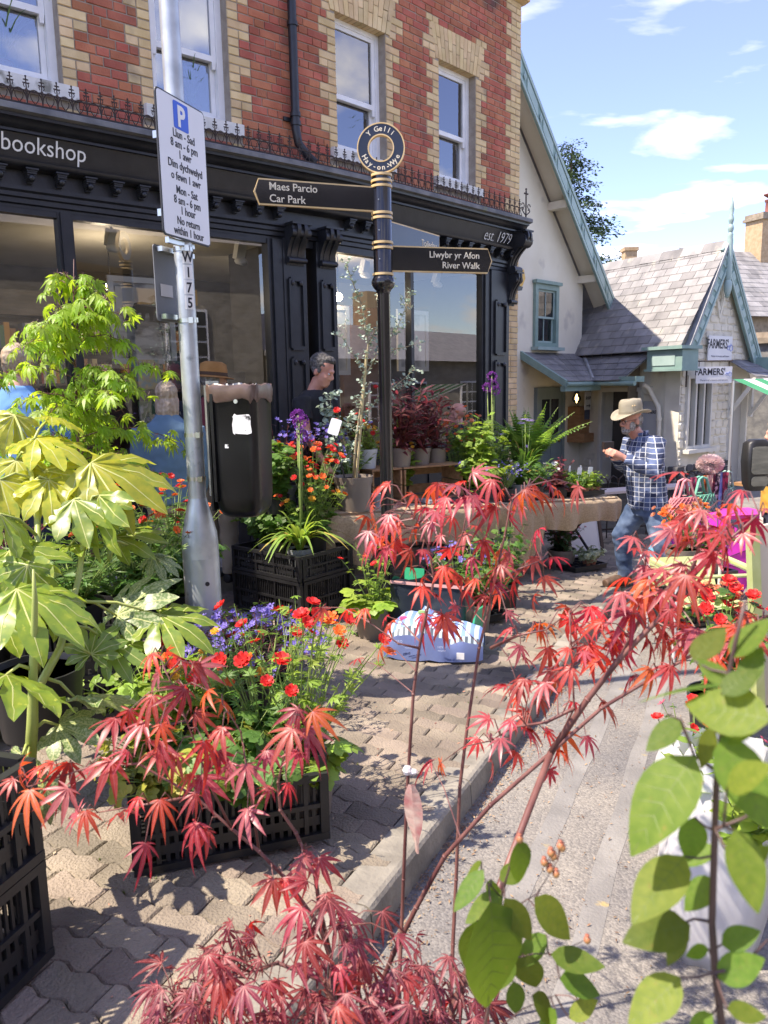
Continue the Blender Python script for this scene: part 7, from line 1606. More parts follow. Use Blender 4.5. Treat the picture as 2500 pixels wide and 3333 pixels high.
def tray(label, P, hd, w_, d_, nx, ny, m=None):
    t = thing('seed_tray', label, 'tray', P, group='black plant trays'); Mx = fm(P, hd); mb = MB()
    mb.box((w_ / 2, d_ / 2, .004), (w_, d_, .008), Mx)
    for i in range(nx + 1): mb.box((w_ * i / nx, d_ / 2, .025), (.006, d_, .05), Mx)
    for j in range(ny + 1): mb.box((w_ / 2, d_ * j / ny, .0245), (w_, .006, .049), Mx)
    mb.box((w_ / 2, -.008, .05), (w_ + .03, .016, .006), Mx); mb.box((w_ / 2, d_ + .008, .05), (w_ + .03, .016, .006), Mx); mb.obj('tray', blackp, t); return Mx
k = 0
for u, v in ((3.16, .08), (3.42, .14)):
    Mx = tray('black module tray of seedlings on the hessian, %s' % ('nearer the heuchera' if k == 0 else 'at the table end'), tp(u, v, .004), 52, .25, .36, 3, 4)
    for i in range(2):
        for j in range(3):
            p = Mx @ Vector((.07 + .11 * i, .06 + .12 * j, .012)); plant('seedling', 'potted green seedling, %s row %s side, in the module tray %s' % (('front', 'middle', 'back')[j], ('near', 'far')[i], 'nearer the heuchera' if u < 3.3 else 'at the table end'), p, (.036, .075, potm), 14, .2, .11, leaf='lobed' if (i + j) % 2 else 'ovate', L_=.05, per=6, lm=green if k == 0 else lime, seed=60 + k, srad=.0015, group='seedlings in clay-coloured pots on the table'); k += 1
    for j in range(2):
        lab = thing('price_label', 'small white price label, %s of two in the module tray %s' % (('front', 'rear')[j], 'nearer the heuchera' if u < 3.3 else 'at the table end'), 'label', Mx @ Vector((.1 + .06 * j, .1 + .16 * j, .1)), group='price labels among the seedlings'); mb = MB(); Lm = Mx @ Matrix.Translation((.1 + .06 * j, .1 + .16 * j, .09)) @ Matrix.Rotation(R(-15 + 35 * j), 4, 'Z') @ Matrix.Rotation(R(8), 4, 'Y')
        mb.box((0, 0, .07), (.008, .003, .14), Lm); mb.box((0, 0, .17), (.055, .003, .075), Lm); mb.obj('card', mat('label_white', (.78, .79, .8), rough=.4), lab)
# big eucalyptus with its stake
def euca(label, P, pot, limbs, seed, size, m=glauc, stake=None):
    q = random.Random(seed); P = Vector(P); t = thing('eucalyptus', label, 'tree', P); potshape(t, P, *pot); st = MB(); fo = MB()
    for i, (pts, r_) in enumerate(limbs):
        pts = [P + Vector((p[0], p[1], p[2] * .92)) for p in pts]; n = len(pts); st.tube(pts, [r_ * (1 - .8 * k / (n - 1)) for k in range(n)], 7)
        for a, b in zip(pts, pts[1:]):
            N_ = int((b - a).length / .017)
            for j in range(N_):
                f = (j + q.random()) / N_; p = a.lerp(b, f); 
                if p.z < P.z + .42 and i == 0: continue
                d = (b - a).normalized(); e = d.cross(Vector((q.uniform(-1, 1), q.uniform(-1, 1), q.uniform(-1, 1)))).normalized()
                L_ = q.uniform(.0, .11) if q.random() < .75 else .0; tip = p + (e + d * .8).normalized() * L_
                if L_ > .03: st.tube([p, tip], .0012, 3, cap=False)
                for s_ in (-1, 1):
                    for w_ in range(1 if L_ < .03 else 3): pp = p.lerp(tip, (w_ + 1) / 3 if L_ > .03 else 1); put(fo, 'round', pp, e * s_ + d * .3 + Vector((q.gauss(0, .4), q.gauss(0, .4), q.gauss(0, .4))), Vector((q.gauss(0, .6), q.gauss(-.3, .5), 1)), size * q.uniform(.55, 1.1))
    st.obj('branches', mat('euca_bark', (.34, .27, .16), (.42, .36, .24), rough=.7, scale=12), t, smooth=True, sharp=0); fo.obj('foliage', m, t)
    if stake: mb = MB(); mb.tube([P + Vector(p) for p in stake], .011, 7); mb.obj('stake', mat('bamboo', (.45, .36, .18), (.52, .43, .24), rough=.5, scale=6), t)
    return t
PE = tp(.36, .12)
euca('tall staked eucalyptus with small round silver leaves in a big taupe pot', PE, (.125, .275, taupe), [([(0, 0, .24), (.03, .0, .6), (.09, .02, 1.0), (.14, .05, 1.4), (.10, .05, 1.72), (.02, .05, 1.95), (-.02, .05, 2.08)], .012), ([(.09, .02, 1.1), (.22, .05, 1.35), (.36, .1, 1.52), (.44, .1, 1.72), (.50, .1, 1.85)], .006), ([(.14, .05, 1.4), (.24, .05, 1.62), (.30, .05, 1.85), (.28, .05, 2.0)], .005), ([(.06, .02, .8), (.25, .08, .98), (.42, .1, 1.12), (.5, .1, 1.2)], .005), ([(.1, .02, 1.2), (-.02, .0, 1.4), (-.08, .0, 1.55)], .004), ([(.22, .05, 1.35), (.42, .1, 1.38), (.55, .1, 1.42)], .004)], 5, .030, stake=[(.02, -.01, .2), (.13, .03, 1.25)])
euca('bushy blue-green eucalyptus behind the white plant label', tp(.42, .42), (.10, .2, blackp), [([(0, 0, .18), (-.02, 0, .5), (-.05, 0, .8), (-.04, 0, 1.0)], .008), ([(0, 0, .3), (-.12, 0, .5), (-.16, 0, .75)], .005), ([(0, 0, .3), (.08, 0, .55), (.10, 0, .8)], .005), ([(0, 0, .25), (.02, -.1, .45), (-.02, -.14, .62)], .005), ([(0, 0, .45), (-.08, -.05, .7), (-.1, -.05, .92)], .004)], 6, .048)
plant('geum', 'scarlet geum growing through the bushy eucalyptus', tp(.5, .3), (.06, .12, blackp), 9, 1.0, .22, leaf='ferny', L_=.05, per=4, lm=green, fl=redf, fsize=.026, fn=9, seed=29)
wl_ = thing('plant_label', 'blank white label on a dark stick in the big taupe pot', 'label', PE + Vector((-.06, -.05, .25))); mb = MB(); mb.tube([PE + Vector((-.05, -.05, .2)), PE + Vector((-.14, -.07, .62))], .006, 6); mb.obj('stick', black, wl_); mb = MB(); mb.prism(rrect(.085, .125, .012), 0, .002, Matrix.Translation(PE + Vector((-.13, -.085, .67))) @ Matrix.Rotation(R(80), 4, 'X') @ Matrix.Rotation(R(-18), 4, 'Z')); mb.obj('card', MATS['label_white'], wl_)
for i, (u, c1) in enumerate(((1.25, (.3, .32, .36)), (1.5, (.05, .05, .06)))):
    bk = thing('book', ('stack-worn grey magazine lying in front of the open crate', 'dark magazine lying under the open crate edge')[i], 'book', tp(u, .3, .003)); mb = MB(); mb.box((.12, .08, .018), (.24, .17, .03), fm(tp(u, .22, .003), 58)); mb.obj('cover', mat('mag_%d' % i, c1, rough=.4), bk)
    mobj('lettering', text_mesh('BISCOTTI', .04, fm(tp(u, .22, .003), 58) @ Matrix.Translation((.12, -.0065, .008)) @ Matrix.Rotation(R(90), 4, 'X'), ltm), bk) if i == 0 else None

# -- behind the lamp column and bin, left
plant('geum', 'orange geum thicket behind the lamp column', at(-1.28, 4.55, .28), (.10, .22, blackp), 30, .74, .34, leaf='ferny', L_=.07, per=7, lm=green, fl=[orgf, orgf, redf], fsize=.026, fn=30, seed=31, lowleaf=('lobed', .09, 30, green))
plant('geum', 'tall green geum with few red blooms in front of the blue-jacketed person', at(-1.55, 4.35, .2), (.10, .22, blackp), 30, .66, .34, leaf='lance', L_=.09, per=9, lm=green, fl=[orgf, redf], fsize=.024, fn=10, seed=32)
plant('leafy_perennial', 'dense green perennial filling the gap beside the lamp column base', at(-1.12, 4.12, .25), (.10, .22, blackp), 34, .44, .26, leaf='lobed', L_=.08, per=7, lm=green, seed=33)
plant('leafy_perennial', 'dense dark green perennial behind the yellow fatsia', at(-1.75, 3.6, .2), (.12, .22, blackp), 44, .55, .4, leaf='lance', L_=.11, per=9, lm=darkg, seed=34)
plant('leafy_perennial', 'red stemmed green perennial at the left-hand edge below the fatsia', at(-1.75, 3.15, .3), (.12, .2, blackp), 40, .42, .4, leaf='ovate', L_=.08, per=8, lm=green, sm=stemr, seed=35)
plant('astrantia', 'bronze and green leafy plant behind the yellow fatsia leaves', at(-2.1, 4.1, .3), (.12, .2, blackp), 36, .6, .36, leaf='ovate', L_=.08, per=8, lm=bronze, sm=stemr, seed=36)
plant('pelargonium', 'rounded green pelargonium at the back of the shallow black crate', (-.86, 5.77, cz + .02), (.09, .17, taupe), 54, .38, .26, leaf='lobed', L_=.085, per=7, lm=green, seed=37)
plant('geum', 'yellow budded geum between the allium and the hessian', (-.55, 5.74, cz + .02), (.08, .16, blackp), 34, .66, .26, leaf='ferny', L_=.08, per=8, lm=lime, fl=[ylf, orgf, redf], fsize=.024, fn=22, seed=38)
# -- on the paving, centre
plant('polemonium', 'low dark leaved polemonium smothered in violet flowers beside the lamp column base', at(-.60, 3.42), (.11, .2, blackp), 60, .40, .34, leaf='lance', L_=.06, per=12, lm=plumb, sm=stemr, fl=vio, fsize=.017, fn=190, seed=41)
plant('clematis', 'lilac double flowered plant behind the violet polemonium', at(-.72, 3.85, .02), (.10, .22, blackp), 24, .30, .2, leaf='ovate', L_=.09, per=7, lm=lime, sm=stemr, fl=lil, fsize=.048, fn=4, seed=42)
plant('geum', 'scarlet geum rising behind the low black crate', at(-.45, 2.62, .02), (.10, .2, blackp), 34, .66, .32, leaf='ferny', L_=.06, per=7, lm=green, fl=redf, fsize=.028, fn=18, seed=43, lowleaf=('lobed', .09, 60, green))
plant('geum', 'scarlet geum with yellow buds in the low black crate', at(-.30, 2.48, .03), (.095, .2, taupe), 30, .70, .26, lean=(.05, 0), leaf='ferny', L_=.06, per=7, lm=lime, fl=[redf, redf, orgf], fsize=.026, fn=14, seed=44, lowleaf=('lobed', .09, 70, green))
plant('geranium', 'round leaved green geranium spilling from the low black crate', at(-.52, 2.36, .03), (.10, .19, blackp), 60, .24, .32, leaf='lobed', L_=.075, per=6, lm=green, seed=45, lowleaf=('lobed', .085, 60, lime), up=.3)
plant('geranium', 'yellowing round leaved geranium in the corner of the low black crate', at(-.66, 2.30, .03), (.09, .17, blackp), 46, .24, .28, leaf='lobed', L_=.07, per=6, lm=gm('leaf_yellowing', (.20, .26, .04), (.38, .34, .05), (.5, .5, .06)), seed=46, up=.2)
plant('marigold_geum', 'yellow and orange flowered plant beside the violet polemonium', at(-.72, 3.05, .02), (.09, .18, blackp), 22, .38, .24, leaf='ferny', L_=.06, per=6, lm=green, fl=[ylf, orgf], fsize=.022, fn=16, seed=47)
plant('geum', 'green ferny geum with orange blooms in a taupe pot beside the black bag', at(-.08, 4.98), (.11, .22, taupe), 12, .55, .22, leaf='ferny', L_=.06, per=7, lm=lime, fl=[orgf, redf], fsize=.026, fn=5, seed=48, lowleaf=('lobed', .11, 60, green), srad=.0035)
plant('aquilegia', 'green columbine in a grey pot behind the black bag', at(.62, 5.2), (.10, .2, taupe), 36, .55, .30, leaf='lobed', L_=.065, per=7, lm=green, seed=49)
plant('campanula', 'violet flowered campanula on the tray behind the black bag', at(.52, 5.5, .05), (.09, .18, blackp), 26, .42, .22, leaf='ovate', L_=.05, per=7, lm=green, fl=vio, fsize=.02, fn=36, seed=50)
plant('aquilegia', 'bushy green columbine under the table joint', at(.95, 6.0), (.10, .2, blackp), 34, .62, .3, leaf='lobed', L_=.07, per=6, lm=green, seed=51)
tray('grey plant tray on the paving behind the striped bag', at(.52, 5.22, .004), 62, .45, .3, 4, 3)
plant('heuchera', 'green mound with small dark pink flowers under the table', at(1.86, 7.9), (.12, .2, taupe), 34, .42, .28, leaf='lobed', L_=.055, per=6, lm=darkg, sm=stemr, fl=pnk, fsize=.014, fn=36, seed=52)
tray('black module tray on the paving beside the walking man', at(1.92, 7.55, .004), 62, .42, .34, 5, 4)
ivy = gm('leaf_ivy', (.30, .36, .20), (.50, .50, .32), (.4, .5, .2), .25)
plant('ivy', 'variegated ivy in a clay-coloured pot on the floor tray', at(2.12, 7.78, .01), (.06, .11, potm), 26, .16, .2, leaf='lobed', L_=.06, per=7, lm=ivy, seed=53, lowleaf=('lobed', .06, 20, ivy))
plant('geum', 'orange flowered geum beside the lamp column, over the shaded crates', at(-1.18, 3.55, .42), (.09, .18, blackp), 34, .52, .3, leaf='ferny', L_=.07, per=7, lm=green, fl=[orgf, orgf, redf], fsize=.024, fn=22, seed=81, lowleaf=('lobed', .08, 40, lime))
plant('leafy_perennial', 'mid green leafy perennial filling the shaded crates under the fatsia', at(-1.38, 3.35, .48), (.09, .1, blackp), 50, .36, .32, leaf='lance', L_=.1, per=8, lm=green, seed=82)
plant('leafy_perennial', 'lime leaved perennial between the shaded crates and the scarlet geum', at(-.92, 2.95, .0), (.1, .16, blackp), 40, .36, .3, leaf='lobed', L_=.08, per=7, lm=lime, seed=83)
# fallen petals and scraps on the paving
mb = MB(); q = random.Random(77)
for i in range(420):
    b = q.uniform(-1.3, 4.5); a = q.uniform(.14, 1.9); p = kp(a, b, .003); r_ = q.uniform(.003, .009); an = q.uniform(0, 6.3); c, s_ = math.cos(an) * r_, math.sin(an) * r_
    mb.add([(p.x - c, p.y - s_, p.z), (p.x + s_ * .6, p.y - c * .6, p.z + .002), (p.x + c, p.y + s_, p.z + .004), (p.x - s_ * .6, p.y + c * .6, p.z + .001)], [(0, 1, 2, 3)])
mb.obj('petal_litter', mat('petal_scraps', (.42, .36, .24), (.30, .06, .04), rough=.9, scale=3, pos=True, isl=.4), None, label='fallen petals and pale scraps scattered on the paving', cat='litter', kind='stuff')
mb = MB()
for i in range(900):
    j = q.randrange(-13, 60); b = j * .1 + .05 + q.gauss(0, .004); a = q.uniform(.14, 1.7); p = kp(a, b, -.006)
    if noise.noise(Vector((p.x * 2.2, p.y * 2.2, 4))) < .12: continue
    for k in range(5): an = q.uniform(0, 6.3); e = Vector((math.cos(an) * .007, math.sin(an) * .007, q.uniform(.006, .016))); w_ = Vector((-e.y, e.x, 0)) * .3; mb.add([p - w_, p + w_, p + e], [(0, 1, 2)])
mb.obj('joint_moss', gm('moss', (.10, .13, .03), (.18, .20, .05)), None, label='green moss tufts growing in the paving joints', cat='moss', kind='stuff')
for i, (u, v, h_, k, m_, f_, lab) in enumerate(((.62, .62, .62, 'lance', green, redf, 'tall green perennial with a few red blooms behind the end crate'), (1.28, .68, .55, 'lobed', lime, ylf, 'lime leaved plant with yellow blooms behind the open crate'), (1.86, .56, .6, 'lance', green, orgf, 'green plant with orange blooms beside the farthest penstemon'), (1.84, .2, .34, 'lobed', lime, vio, 'low lime plant with violet blooms in front of the open crate'), (2.3, .62, .66, 'lance', green, lil, 'tall green plant with lilac blooms behind the deep purple alliums'), (2.56, .16, .34, 'ovate', green, whf, 'low green plant with white blooms at the table front'), (2.62, .66, .6, 'ovate', lime, lil, 'leafy lime plant between the lily and the fern'), (-.3, .2, .5, 'lobed', green, orgf, 'bushy green plant with orange blooms at the hessian end'))):
    plant('bedding_plant', lab, tp(u, v), (.08, .14, blackp), 40, h_, .24, leaf=k, L_=.09, per=8, lm=m_, fl=f_, fsize=.022, fn=12, seed=90 + i)
# ================================================================ people
skin = mat('skin', (.50, .27, .19), (.58, .33, .24), rough=.5, scale=18, bump=.1)
skinr = mat('skin_ruddy', (.50, .22, .16), (.58, .29, .21), rough=.5, scale=18)
hairg = mat('hair_grey', (.10, .095, .09), (.30, .29, .28), rough=.7, scale=60, stretch=(1, 1, .3), bump=.6, bscale=160); hairb = mat('hair_fair', (.30, .22, .14), (.44, .35, .25), rough=.6, scale=50, stretch=(1, 1, .15), bump=.5, bscale=120); beardm = mat('beard_grey', (.16, .13, .11), (.45, .42, .39), rough=.9, scale=70, bump=.8, bscale=200)
def plaid():
    m = bpy.data.materials.new('plaid_shirt'); m.use_nodes = True; t = m.node_tree; b = t.nodes['Principled BSDF']; N = t.nodes.new; L = t.links.new; b.inputs['Roughness'].default_value = .9
    co_ = N('ShaderNodeTexCoord'); nz = N('ShaderNodeTexNoise'); nz.inputs['Scale'].default_value = 7; L(co_.outputs['Object'], nz.inputs['Vector'])
    ad = N('ShaderNodeVectorMath'); ad.operation = 'MULTIPLY_ADD'; ad.inputs[1].default_value = (.014, .014, .014); L(nz.outputs['Color'], ad.inputs[0]); L(co_.outputs['Object'], ad.inputs[2])
    sp_ = N('ShaderNodeSeparateXYZ'); L(ad.outputs[0], sp_.inputs[0])
    def M(op, a, b_): 
        n = N('ShaderNodeMath'); n.operation = op
        for i, x in enumerate((a, b_)):
            if hasattr(x, 'node'): L(x, n.inputs[i])
            else: n.inputs[i].default_value = x
        return n.outputs[0]
    hv = M('MULTIPLY', M('ARCTAN2', M('SUBTRACT', sp_.outputs[1], 6.84), M('SUBTRACT', sp_.outputs[0], 2.34)), .17)
    def line(v, per, w_, off=0): f = M('FRACT', M('DIVIDE', M('ADD', v, 10 + off), per), 0); return M('LESS_THAN', f, w_)
    z = sp_.outputs[2]; wl1 = M('MAXIMUM', line(z, .044, .10), line(hv, .044, .10)); band = M('ADD', M('MULTIPLY', line(z, .088, .5), .5), M('MULTIPLY', line(hv, .088, .5), .5))
    r1 = N('ShaderNodeValToRGB'); r1.color_ramp.elements[0].color = (.022, .032, .075, 1); r1.color_ramp.elements[1].color = (.11, .15, .27, 1); L(band, r1.inputs[0])
    mx_ = N('ShaderNodeMix'); mx_.data_type = 'RGBA'; L(wl1, mx_.inputs[0]); L(r1.outputs[0], mx_.inputs[6]); mx_.inputs[7].default_value = (.55, .58, .62, 1); L(mx_.outputs[2], b.inputs['Base Color']); return m
def wrinkle(o, amp, sc_, sz=1):
    me = o.data; me.update(); n = len(me.vertices); co_ = [0.0] * (3 * n); no = [0.0] * (3 * n); me.vertices.foreach_get('co', co_); me.vertex_normals.foreach_get('vector', no)
    for i in range(n):
        x, y, z = co_[3 * i:3 * i + 3]; k = amp * noise.noise(Vector((x * sc_, y * sc_, z * sc_ * sz)))
        for j in range(3): co_[3 * i + j] += no[3 * i + j] * k
    me.vertices.foreach_set('co', co_); me.update()
def head_vol(mb, Hm):
    mb.ball((0, -.012, .045), (.074, .095, .085), 20, Hm); mb.ball((0, .03, -.025), (.062, .066, .085), 16, Hm); mb.ball((0, .052, -.078), (.043, .043, .036), 12, Hm); mb.tube([Hm @ Vector((0, .085, .018)), Hm @ Vector((0, .106, -.014)), Hm @ Vector((0, .108, -.026))], [.010, .014, .015], 8); mb.ball((0, .083, .030), (.048, .016, .013), 10, Hm)
    for s_ in (-1, 1): mb.ball((s_ * .075, -.012, -.012), (.011, .022, .032), 10, Hm); mb.ball((s_ * .035, .068, -.022), (.022, .020, .018), 8, Hm); mb.ball((s_ * .016, .103, -.03), (.009, .009, .008), 8, Hm)
    mb.ball((0, .087, -.060), (.025, .012, .009), 10, Hm); mb.ball((0, .090, -.070), (.02, .009, .006), 8, Hm)
def eyes(t, Hm):
    mb = MB()
    for s_ in (-1, 1): mb.ball((s_ * .030, .078, .008), (.013, .011, .0085), 10, Hm)
    mb.obj('eyes', mat('eye_white', (.55, .52, .48), rough=.2), t, smooth=True); mb = MB()
    for s_ in (-1, 1): mb.ball((s_ * .030, .087, .006), (.0055, .004, .0055), 8, Hm)
    mb.obj('pupils', mat('pupil', (.02, .015, .012), rough=.15), t, smooth=True)
def hand_vol(mb, wrist, tipdir, palm, s_, curl=.6, k=1.0):
    """palm block, four bent fingers and a thumb; palm = direction the palm faces, s_ = side of the thumb"""
    d = Vector(tipdir).normalized(); pn = Vector(palm); pn = (pn - d * pn.dot(d)).normalized(); sd_ = d.cross(pn).normalized() * s_; w_ = Vector(wrist)
    mb.tube([w_ - d * .02, w_ + d * .03, w_ + d * .085 * k], [.026, .034, .038], 10, flat=None)
    for i in range(4):
        b = w_ + d * .075 * k + sd_ * (.027 - .018 * i); l_ = (.040, .045, .042, .033)[i] * k; a1 = b + d * l_ + pn * l_ * curl * .4; a2 = a1 + d * l_ * .65 * (1 - curl * .5) + pn * l_ * curl; a3 = a2 + d * l_ * .35 * (1 - curl) + pn * l_ * .6 * curl; mb.tube([b, a1, a2, a3], [.0095, .009, .008, .006], 8)
    b = w_ + d * .03 + sd_ * .03; a1 = b + sd_ * .022 + d * .028 + pn * .012; a2 = a1 + d * .032 + pn * .016; mb.tube([b, a1, a2], [.012, .0105, .007], 8)
def torso(mb, rings, n=20):
    """rings: centre, half width across, half depth, axis across"""
    vs = []
    for c, a, b, ax in rings:
        c = Vector(c); ax = Vector(ax).normalized(); fw = Vector((0, 0, 1)).cross(ax).normalized()
        for k in range(n): t = 2 * math.pi * k / n; vs.append(c + ax * a * math.cos(t) + fw * b * math.sin(t))
    m = len(rings); mb.add(vs, [(i * n + k, i * n + (k + 1) % n, (i + 1) * n + (k + 1) % n, (i + 1) * n + k) for i in range(m - 1) for k in range(n)] + [tuple(range(n - 1, -1, -1)), tuple((m - 1) * n + k for k in range(n))])
def headM(c, yaw, pitch=0, roll=0): return Matrix.Translation(c) @ Matrix.Rotation(R(yaw), 4, 'Z') @ Matrix.Rotation(R(pitch), 4, 'X') @ Matrix.Rotation(R(roll), 4, 'Y')
# ---- man in hat and checked shirt, stepping up from the road
V = Vector
pm_ = thing('person', 'man in sun hat, blue checked shirt and jeans striding off the road', 'person', G(2.2, 6.85))
J = dict(neck=V((2.285, 6.82, .87)), shN=V((2.37, 6.66, .84)), shF=V((2.27, 6.99, .82)), elN=V((2.30, 6.50, .565)), wrN=V((2.05, 6.55, .70)), elF=V((2.20, 7.02, .56)), wrF=V((2.045, 6.80, .71)), pel=V((2.375, 6.82, .28)), hipN=V((2.39, 6.73, .25)), hipF=V((2.345, 6.91, .25)), knF=V((2.175, 6.93, -.06)), anF=V((2.24, 6.97, -.44)), knN=V((2.43, 6.62, -.07)), anN=V((2.60, 6.52, -.47)))
ax = (J['shN'] - J['shF']).normalized(); Hm = headM(V((2.175, 6.77, 1.005)), 112, -10)
body = MB(); head_vol(body, Hm); body.tube([V((2.20, 6.79, .93)), V((2.25, 6.81, .87)), V((2.30, 6.82, .80))], [.058, .060, .075], 12)
torso(body, [(J['pel'] - V((0, 0, .08)), .14, .10, ax), (J['pel'] + V((-.01, 0, .1)), .135, .10, ax), (V((2.33, 6.82, .62)), .15, .11, ax), (V((2.30, 6.82, .80)), .15, .095, ax), (V((2.29, 6.82, .86)), .08, .07, ax)])
for s_ in 'NF':
    body.tube([J['sh' + s_], J['el' + s_], J['wr' + s_]], [.05, .042, .03], 10); body.tube([J['hip' + s_], J['kn' + s_], J['an' + s_]], [.08, .055, .042], 10)
hand_vol(body, J['wrN'], (-.9, .12, .42), (-.1, .9, .0), 1, .75, 1.05); hand_vol(body, J['wrF'], (-.85, -.35, .45), (0, -.9, 0), -1, .75, 1.05)
for s_, toe in (('F', V((2.03, 6.87, -.49))), ('N', V((2.46, 6.54, -.60)))): body.tube([J['an' + s_], J['an' + s_] + V((.02, 0, -.05)), toe], [.04, .04, .03], 8)
fuse(body, 'body', skinr, .0075, 3, pm_); eyes(pm_, Hm)
sh = MB(); torso(sh, [(J['pel'] + V((.0, 0, -.07)), .205, .165, ax), (J['pel'] + V((-.015, 0, .08)), .195, .165, ax), (V((2.33, 6.82, .52)), .195, .165, ax), (V((2.315, 6.82, .68)), .205, .155, ax), (V((2.31, 6.82, .79)), .20, .125, ax), (V((2.30, 6.82, .845)), .13, .095, ax), (V((2.275, 6.82, .875)), .075, .072, ax)], 28)
for s_ in 'NF': sh.tube([J['sh' + s_] - V((0, 0, .0)), J['sh' + s_].lerp(J['el' + s_], .5), J['el' + s_], J['el' + s_].lerp(J['wr' + s_], .5), J['wr' + s_].lerp(J['el' + s_], .06)], [.088, .076, .070, .060, .048], 14)
o = fuse(sh, 'shirt', plaid(), .011, 5, pm_); wrinkle(o, .014, 11, .7); wrinkle(o, .006, 26)
sh = MB(); sh.tube([V((2.235, 6.74, .875)), V((2.30, 6.745, .885)), V((2.345, 6.82, .895)), V((2.30, 6.90, .885)), V((2.235, 6.89, .868))], .018, 8); fuse(sh, 'collar', MATS.get('pl') or o.data.materials[0], .007, 3, pm_)
denim = mat('jeans', (.035, .065, .13), (.14, .20, .30), rough=.85, scale=5, lo=.38, hi=.68, bump=.3, bscale=120)
jn = MB(); torso(jn, [(J['pel'] + V((0, 0, .08)), .165, .13, ax), (J['pel'] - V((0, 0, .02)), .175, .14, ax), (J['pel'] - V((.0, 0, .13)), .16, .135, ax)], 24)
for s_ in 'NF': jn.tube([J['hip' + s_] - V((0, 0, .02)), J['hip' + s_].lerp(J['kn' + s_], .5), J['kn' + s_], J['kn' + s_].lerp(J['an' + s_], .5), J['an' + s_]], [.115, .098, .084, .076, .072], 14)
o = fuse(jn, 'jeans', denim, .011, 5, pm_); wrinkle(o, .012, 10, 1.6); wrinkle(o, .006, 24)
boot = mat('walking_boot', (.06, .035, .022), (.14, .08, .05), rough=.7, scale=14)
for s_, an, toe, heel in (('F', J['anF'], V((2.02, 6.865, -.495)), V((2.27, 6.985, -.50))), ('N', J['anN'], V((2.45, 6.545, -.605)), V((2.64, 6.51, -.57)))):
    b_ = MB(); b_.tube([an + V((0, 0, .05)), an - V((0, 0, .02)), heel + V((0, 0, .02))], [.055, .056, .05], 10); b_.tube([heel, heel.lerp(toe, .5) + V((0, 0, .022)), toe], [.044, .052, .042], 12); fuse(b_, 'boot', boot, .008, 3, pm_)
    d = (toe - heel); d_ = d.normalized(); b_ = MB(); Mx = frame(heel.lerp(toe, .5) - V((0, 0, .038)), d_, (0, 0, 1)); b_.prism([(-.04, -d.length / 2 - .04), (.04, -d.length / 2 - .04), (.05, d.length / 2 - .03), (.03, d.length / 2 + .035), (-.03, d.length / 2 + .035), (-.05, d.length / 2 - .03)], -.012, .012, Mx); b_.obj('boot_sole', blackp, pm_)
canvas = mat('hat_canvas', (.27, .24, .175), (.34, .31, .235), rough=.9, scale=10, bump=.2, bscale=90)
hb = MB(); Mh = Hm @ Matrix.Translation((0, -.01, .062)) @ Matrix.Rotation(R(4), 4, 'X'); n = 36; prof = [(.165, .002), (.150, -.004), (.125, -.006), (.100, .0), (.098, .03), (.096, .075), (.090, .105), (.080, .118), (.04, .120), (.0, .119)]; vs = []
for r_, z in prof:
    for k in range(n):
        t_ = 2 * math.pi * k / n; br = max(0, r_ - .1) / .065; up_ = br * (.03 * math.cos(2 * t_) - .012 * math.sin(t_)); vs.append((r_ * math.cos(t_) * .93, r_ * math.sin(t_) * 1.10, z + up_ + .003 * math.sin(5 * t_) * (z > .1)))
hb.add(vs, [(i * n + k, i * n + (k + 1) % n, (i + 1) * n + (k + 1) % n, (i + 1) * n + k) for i in range(len(prof) - 1) for k in range(n)], Mh); hat = hb.obj('hat', canvas, pm_, smooth=True, sharp=50); so = hat.modifiers.new('s', 'SOLIDIFY'); so.thickness = .004
hb = MB(); hb.lathe([(.1005, .004), (.0995, .022)], 36, M=Mh, sx=.93, sy=1.1); hb.obj('hat_band', mat('hat_band', (.25, .22, .16), rough=.9), hat)
for a_ in (20, 160):
    for dx_ in (-.012, .012): hb = MB(); c = Mh @ V((math.cos(R(a_)) * .092, math.sin(R(a_)) * .107 + dx_, .07)); hb.ball(c, .006, 8); hb.obj('eyelet', gold, hat)
gs = MB()
for s_ in (-1, 1):
    gs.tube([Hm @ V((s_ * .031 + .022 * math.cos(a_), .100, .004 + .017 * math.sin(a_))) for a_ in [i * math.pi / 8 for i in range(17)]], .0022, 6); gs.tube([Hm @ V((s_ * .054, .098, .010)), Hm @ V((s_ * .078, .03, .012)), Hm @ V((s_ * .078, -.015, .004))], .002, 6)
gs.tube([Hm @ V((-.010, .102, .007)), Hm @ V((.010, .102, .007))], .002, 6); gs.obj('spectacles', mat('spectacle_frame', (.05, .02, .015), rough=.3), pm_)
bd = MB(); bd.ball((0, .062, -.080), (.046, .042, .034), 14, Hm); bd.ball((0, .090, -.050), (.030, .012, .010), 10, Hm)
for s_ in (-1, 1): bd.ball((s_ * .055, .03, -.045), (.014, .035, .045), 10, Hm)
o = fuse(bd, 'beard', beardm, .006, 2, pm_); wrinkle(o, .005, 70)
hr = MB(); hr.ball((0, -.045, .0), (.078, .070, .07), 14, Hm); o = fuse(hr, 'hair', hairg, .007, 2, pm_); wrinkle(o, .006, 60)
ph = thing('camera', 'small dark camera held at chest height by the hatted man', 'camera', J['wrN'] + V((-.09, .1, .06))); mb = MB(); mb.box((0, 0, 0), (.10, .035, .065), Matrix.Translation(V((1.955, 6.675, .795))) @ Matrix.Rotation(R(20), 4, 'Z')); mb.obj('camera_body', mat('camera_grip', (.03, .02, .02), rough=.4), ph); mb = MB(); mb.tube([V((1.955, 6.69, .795)), V((1.965, 6.74, .797))], .022, 12); mb.obj('lens', black, ph)

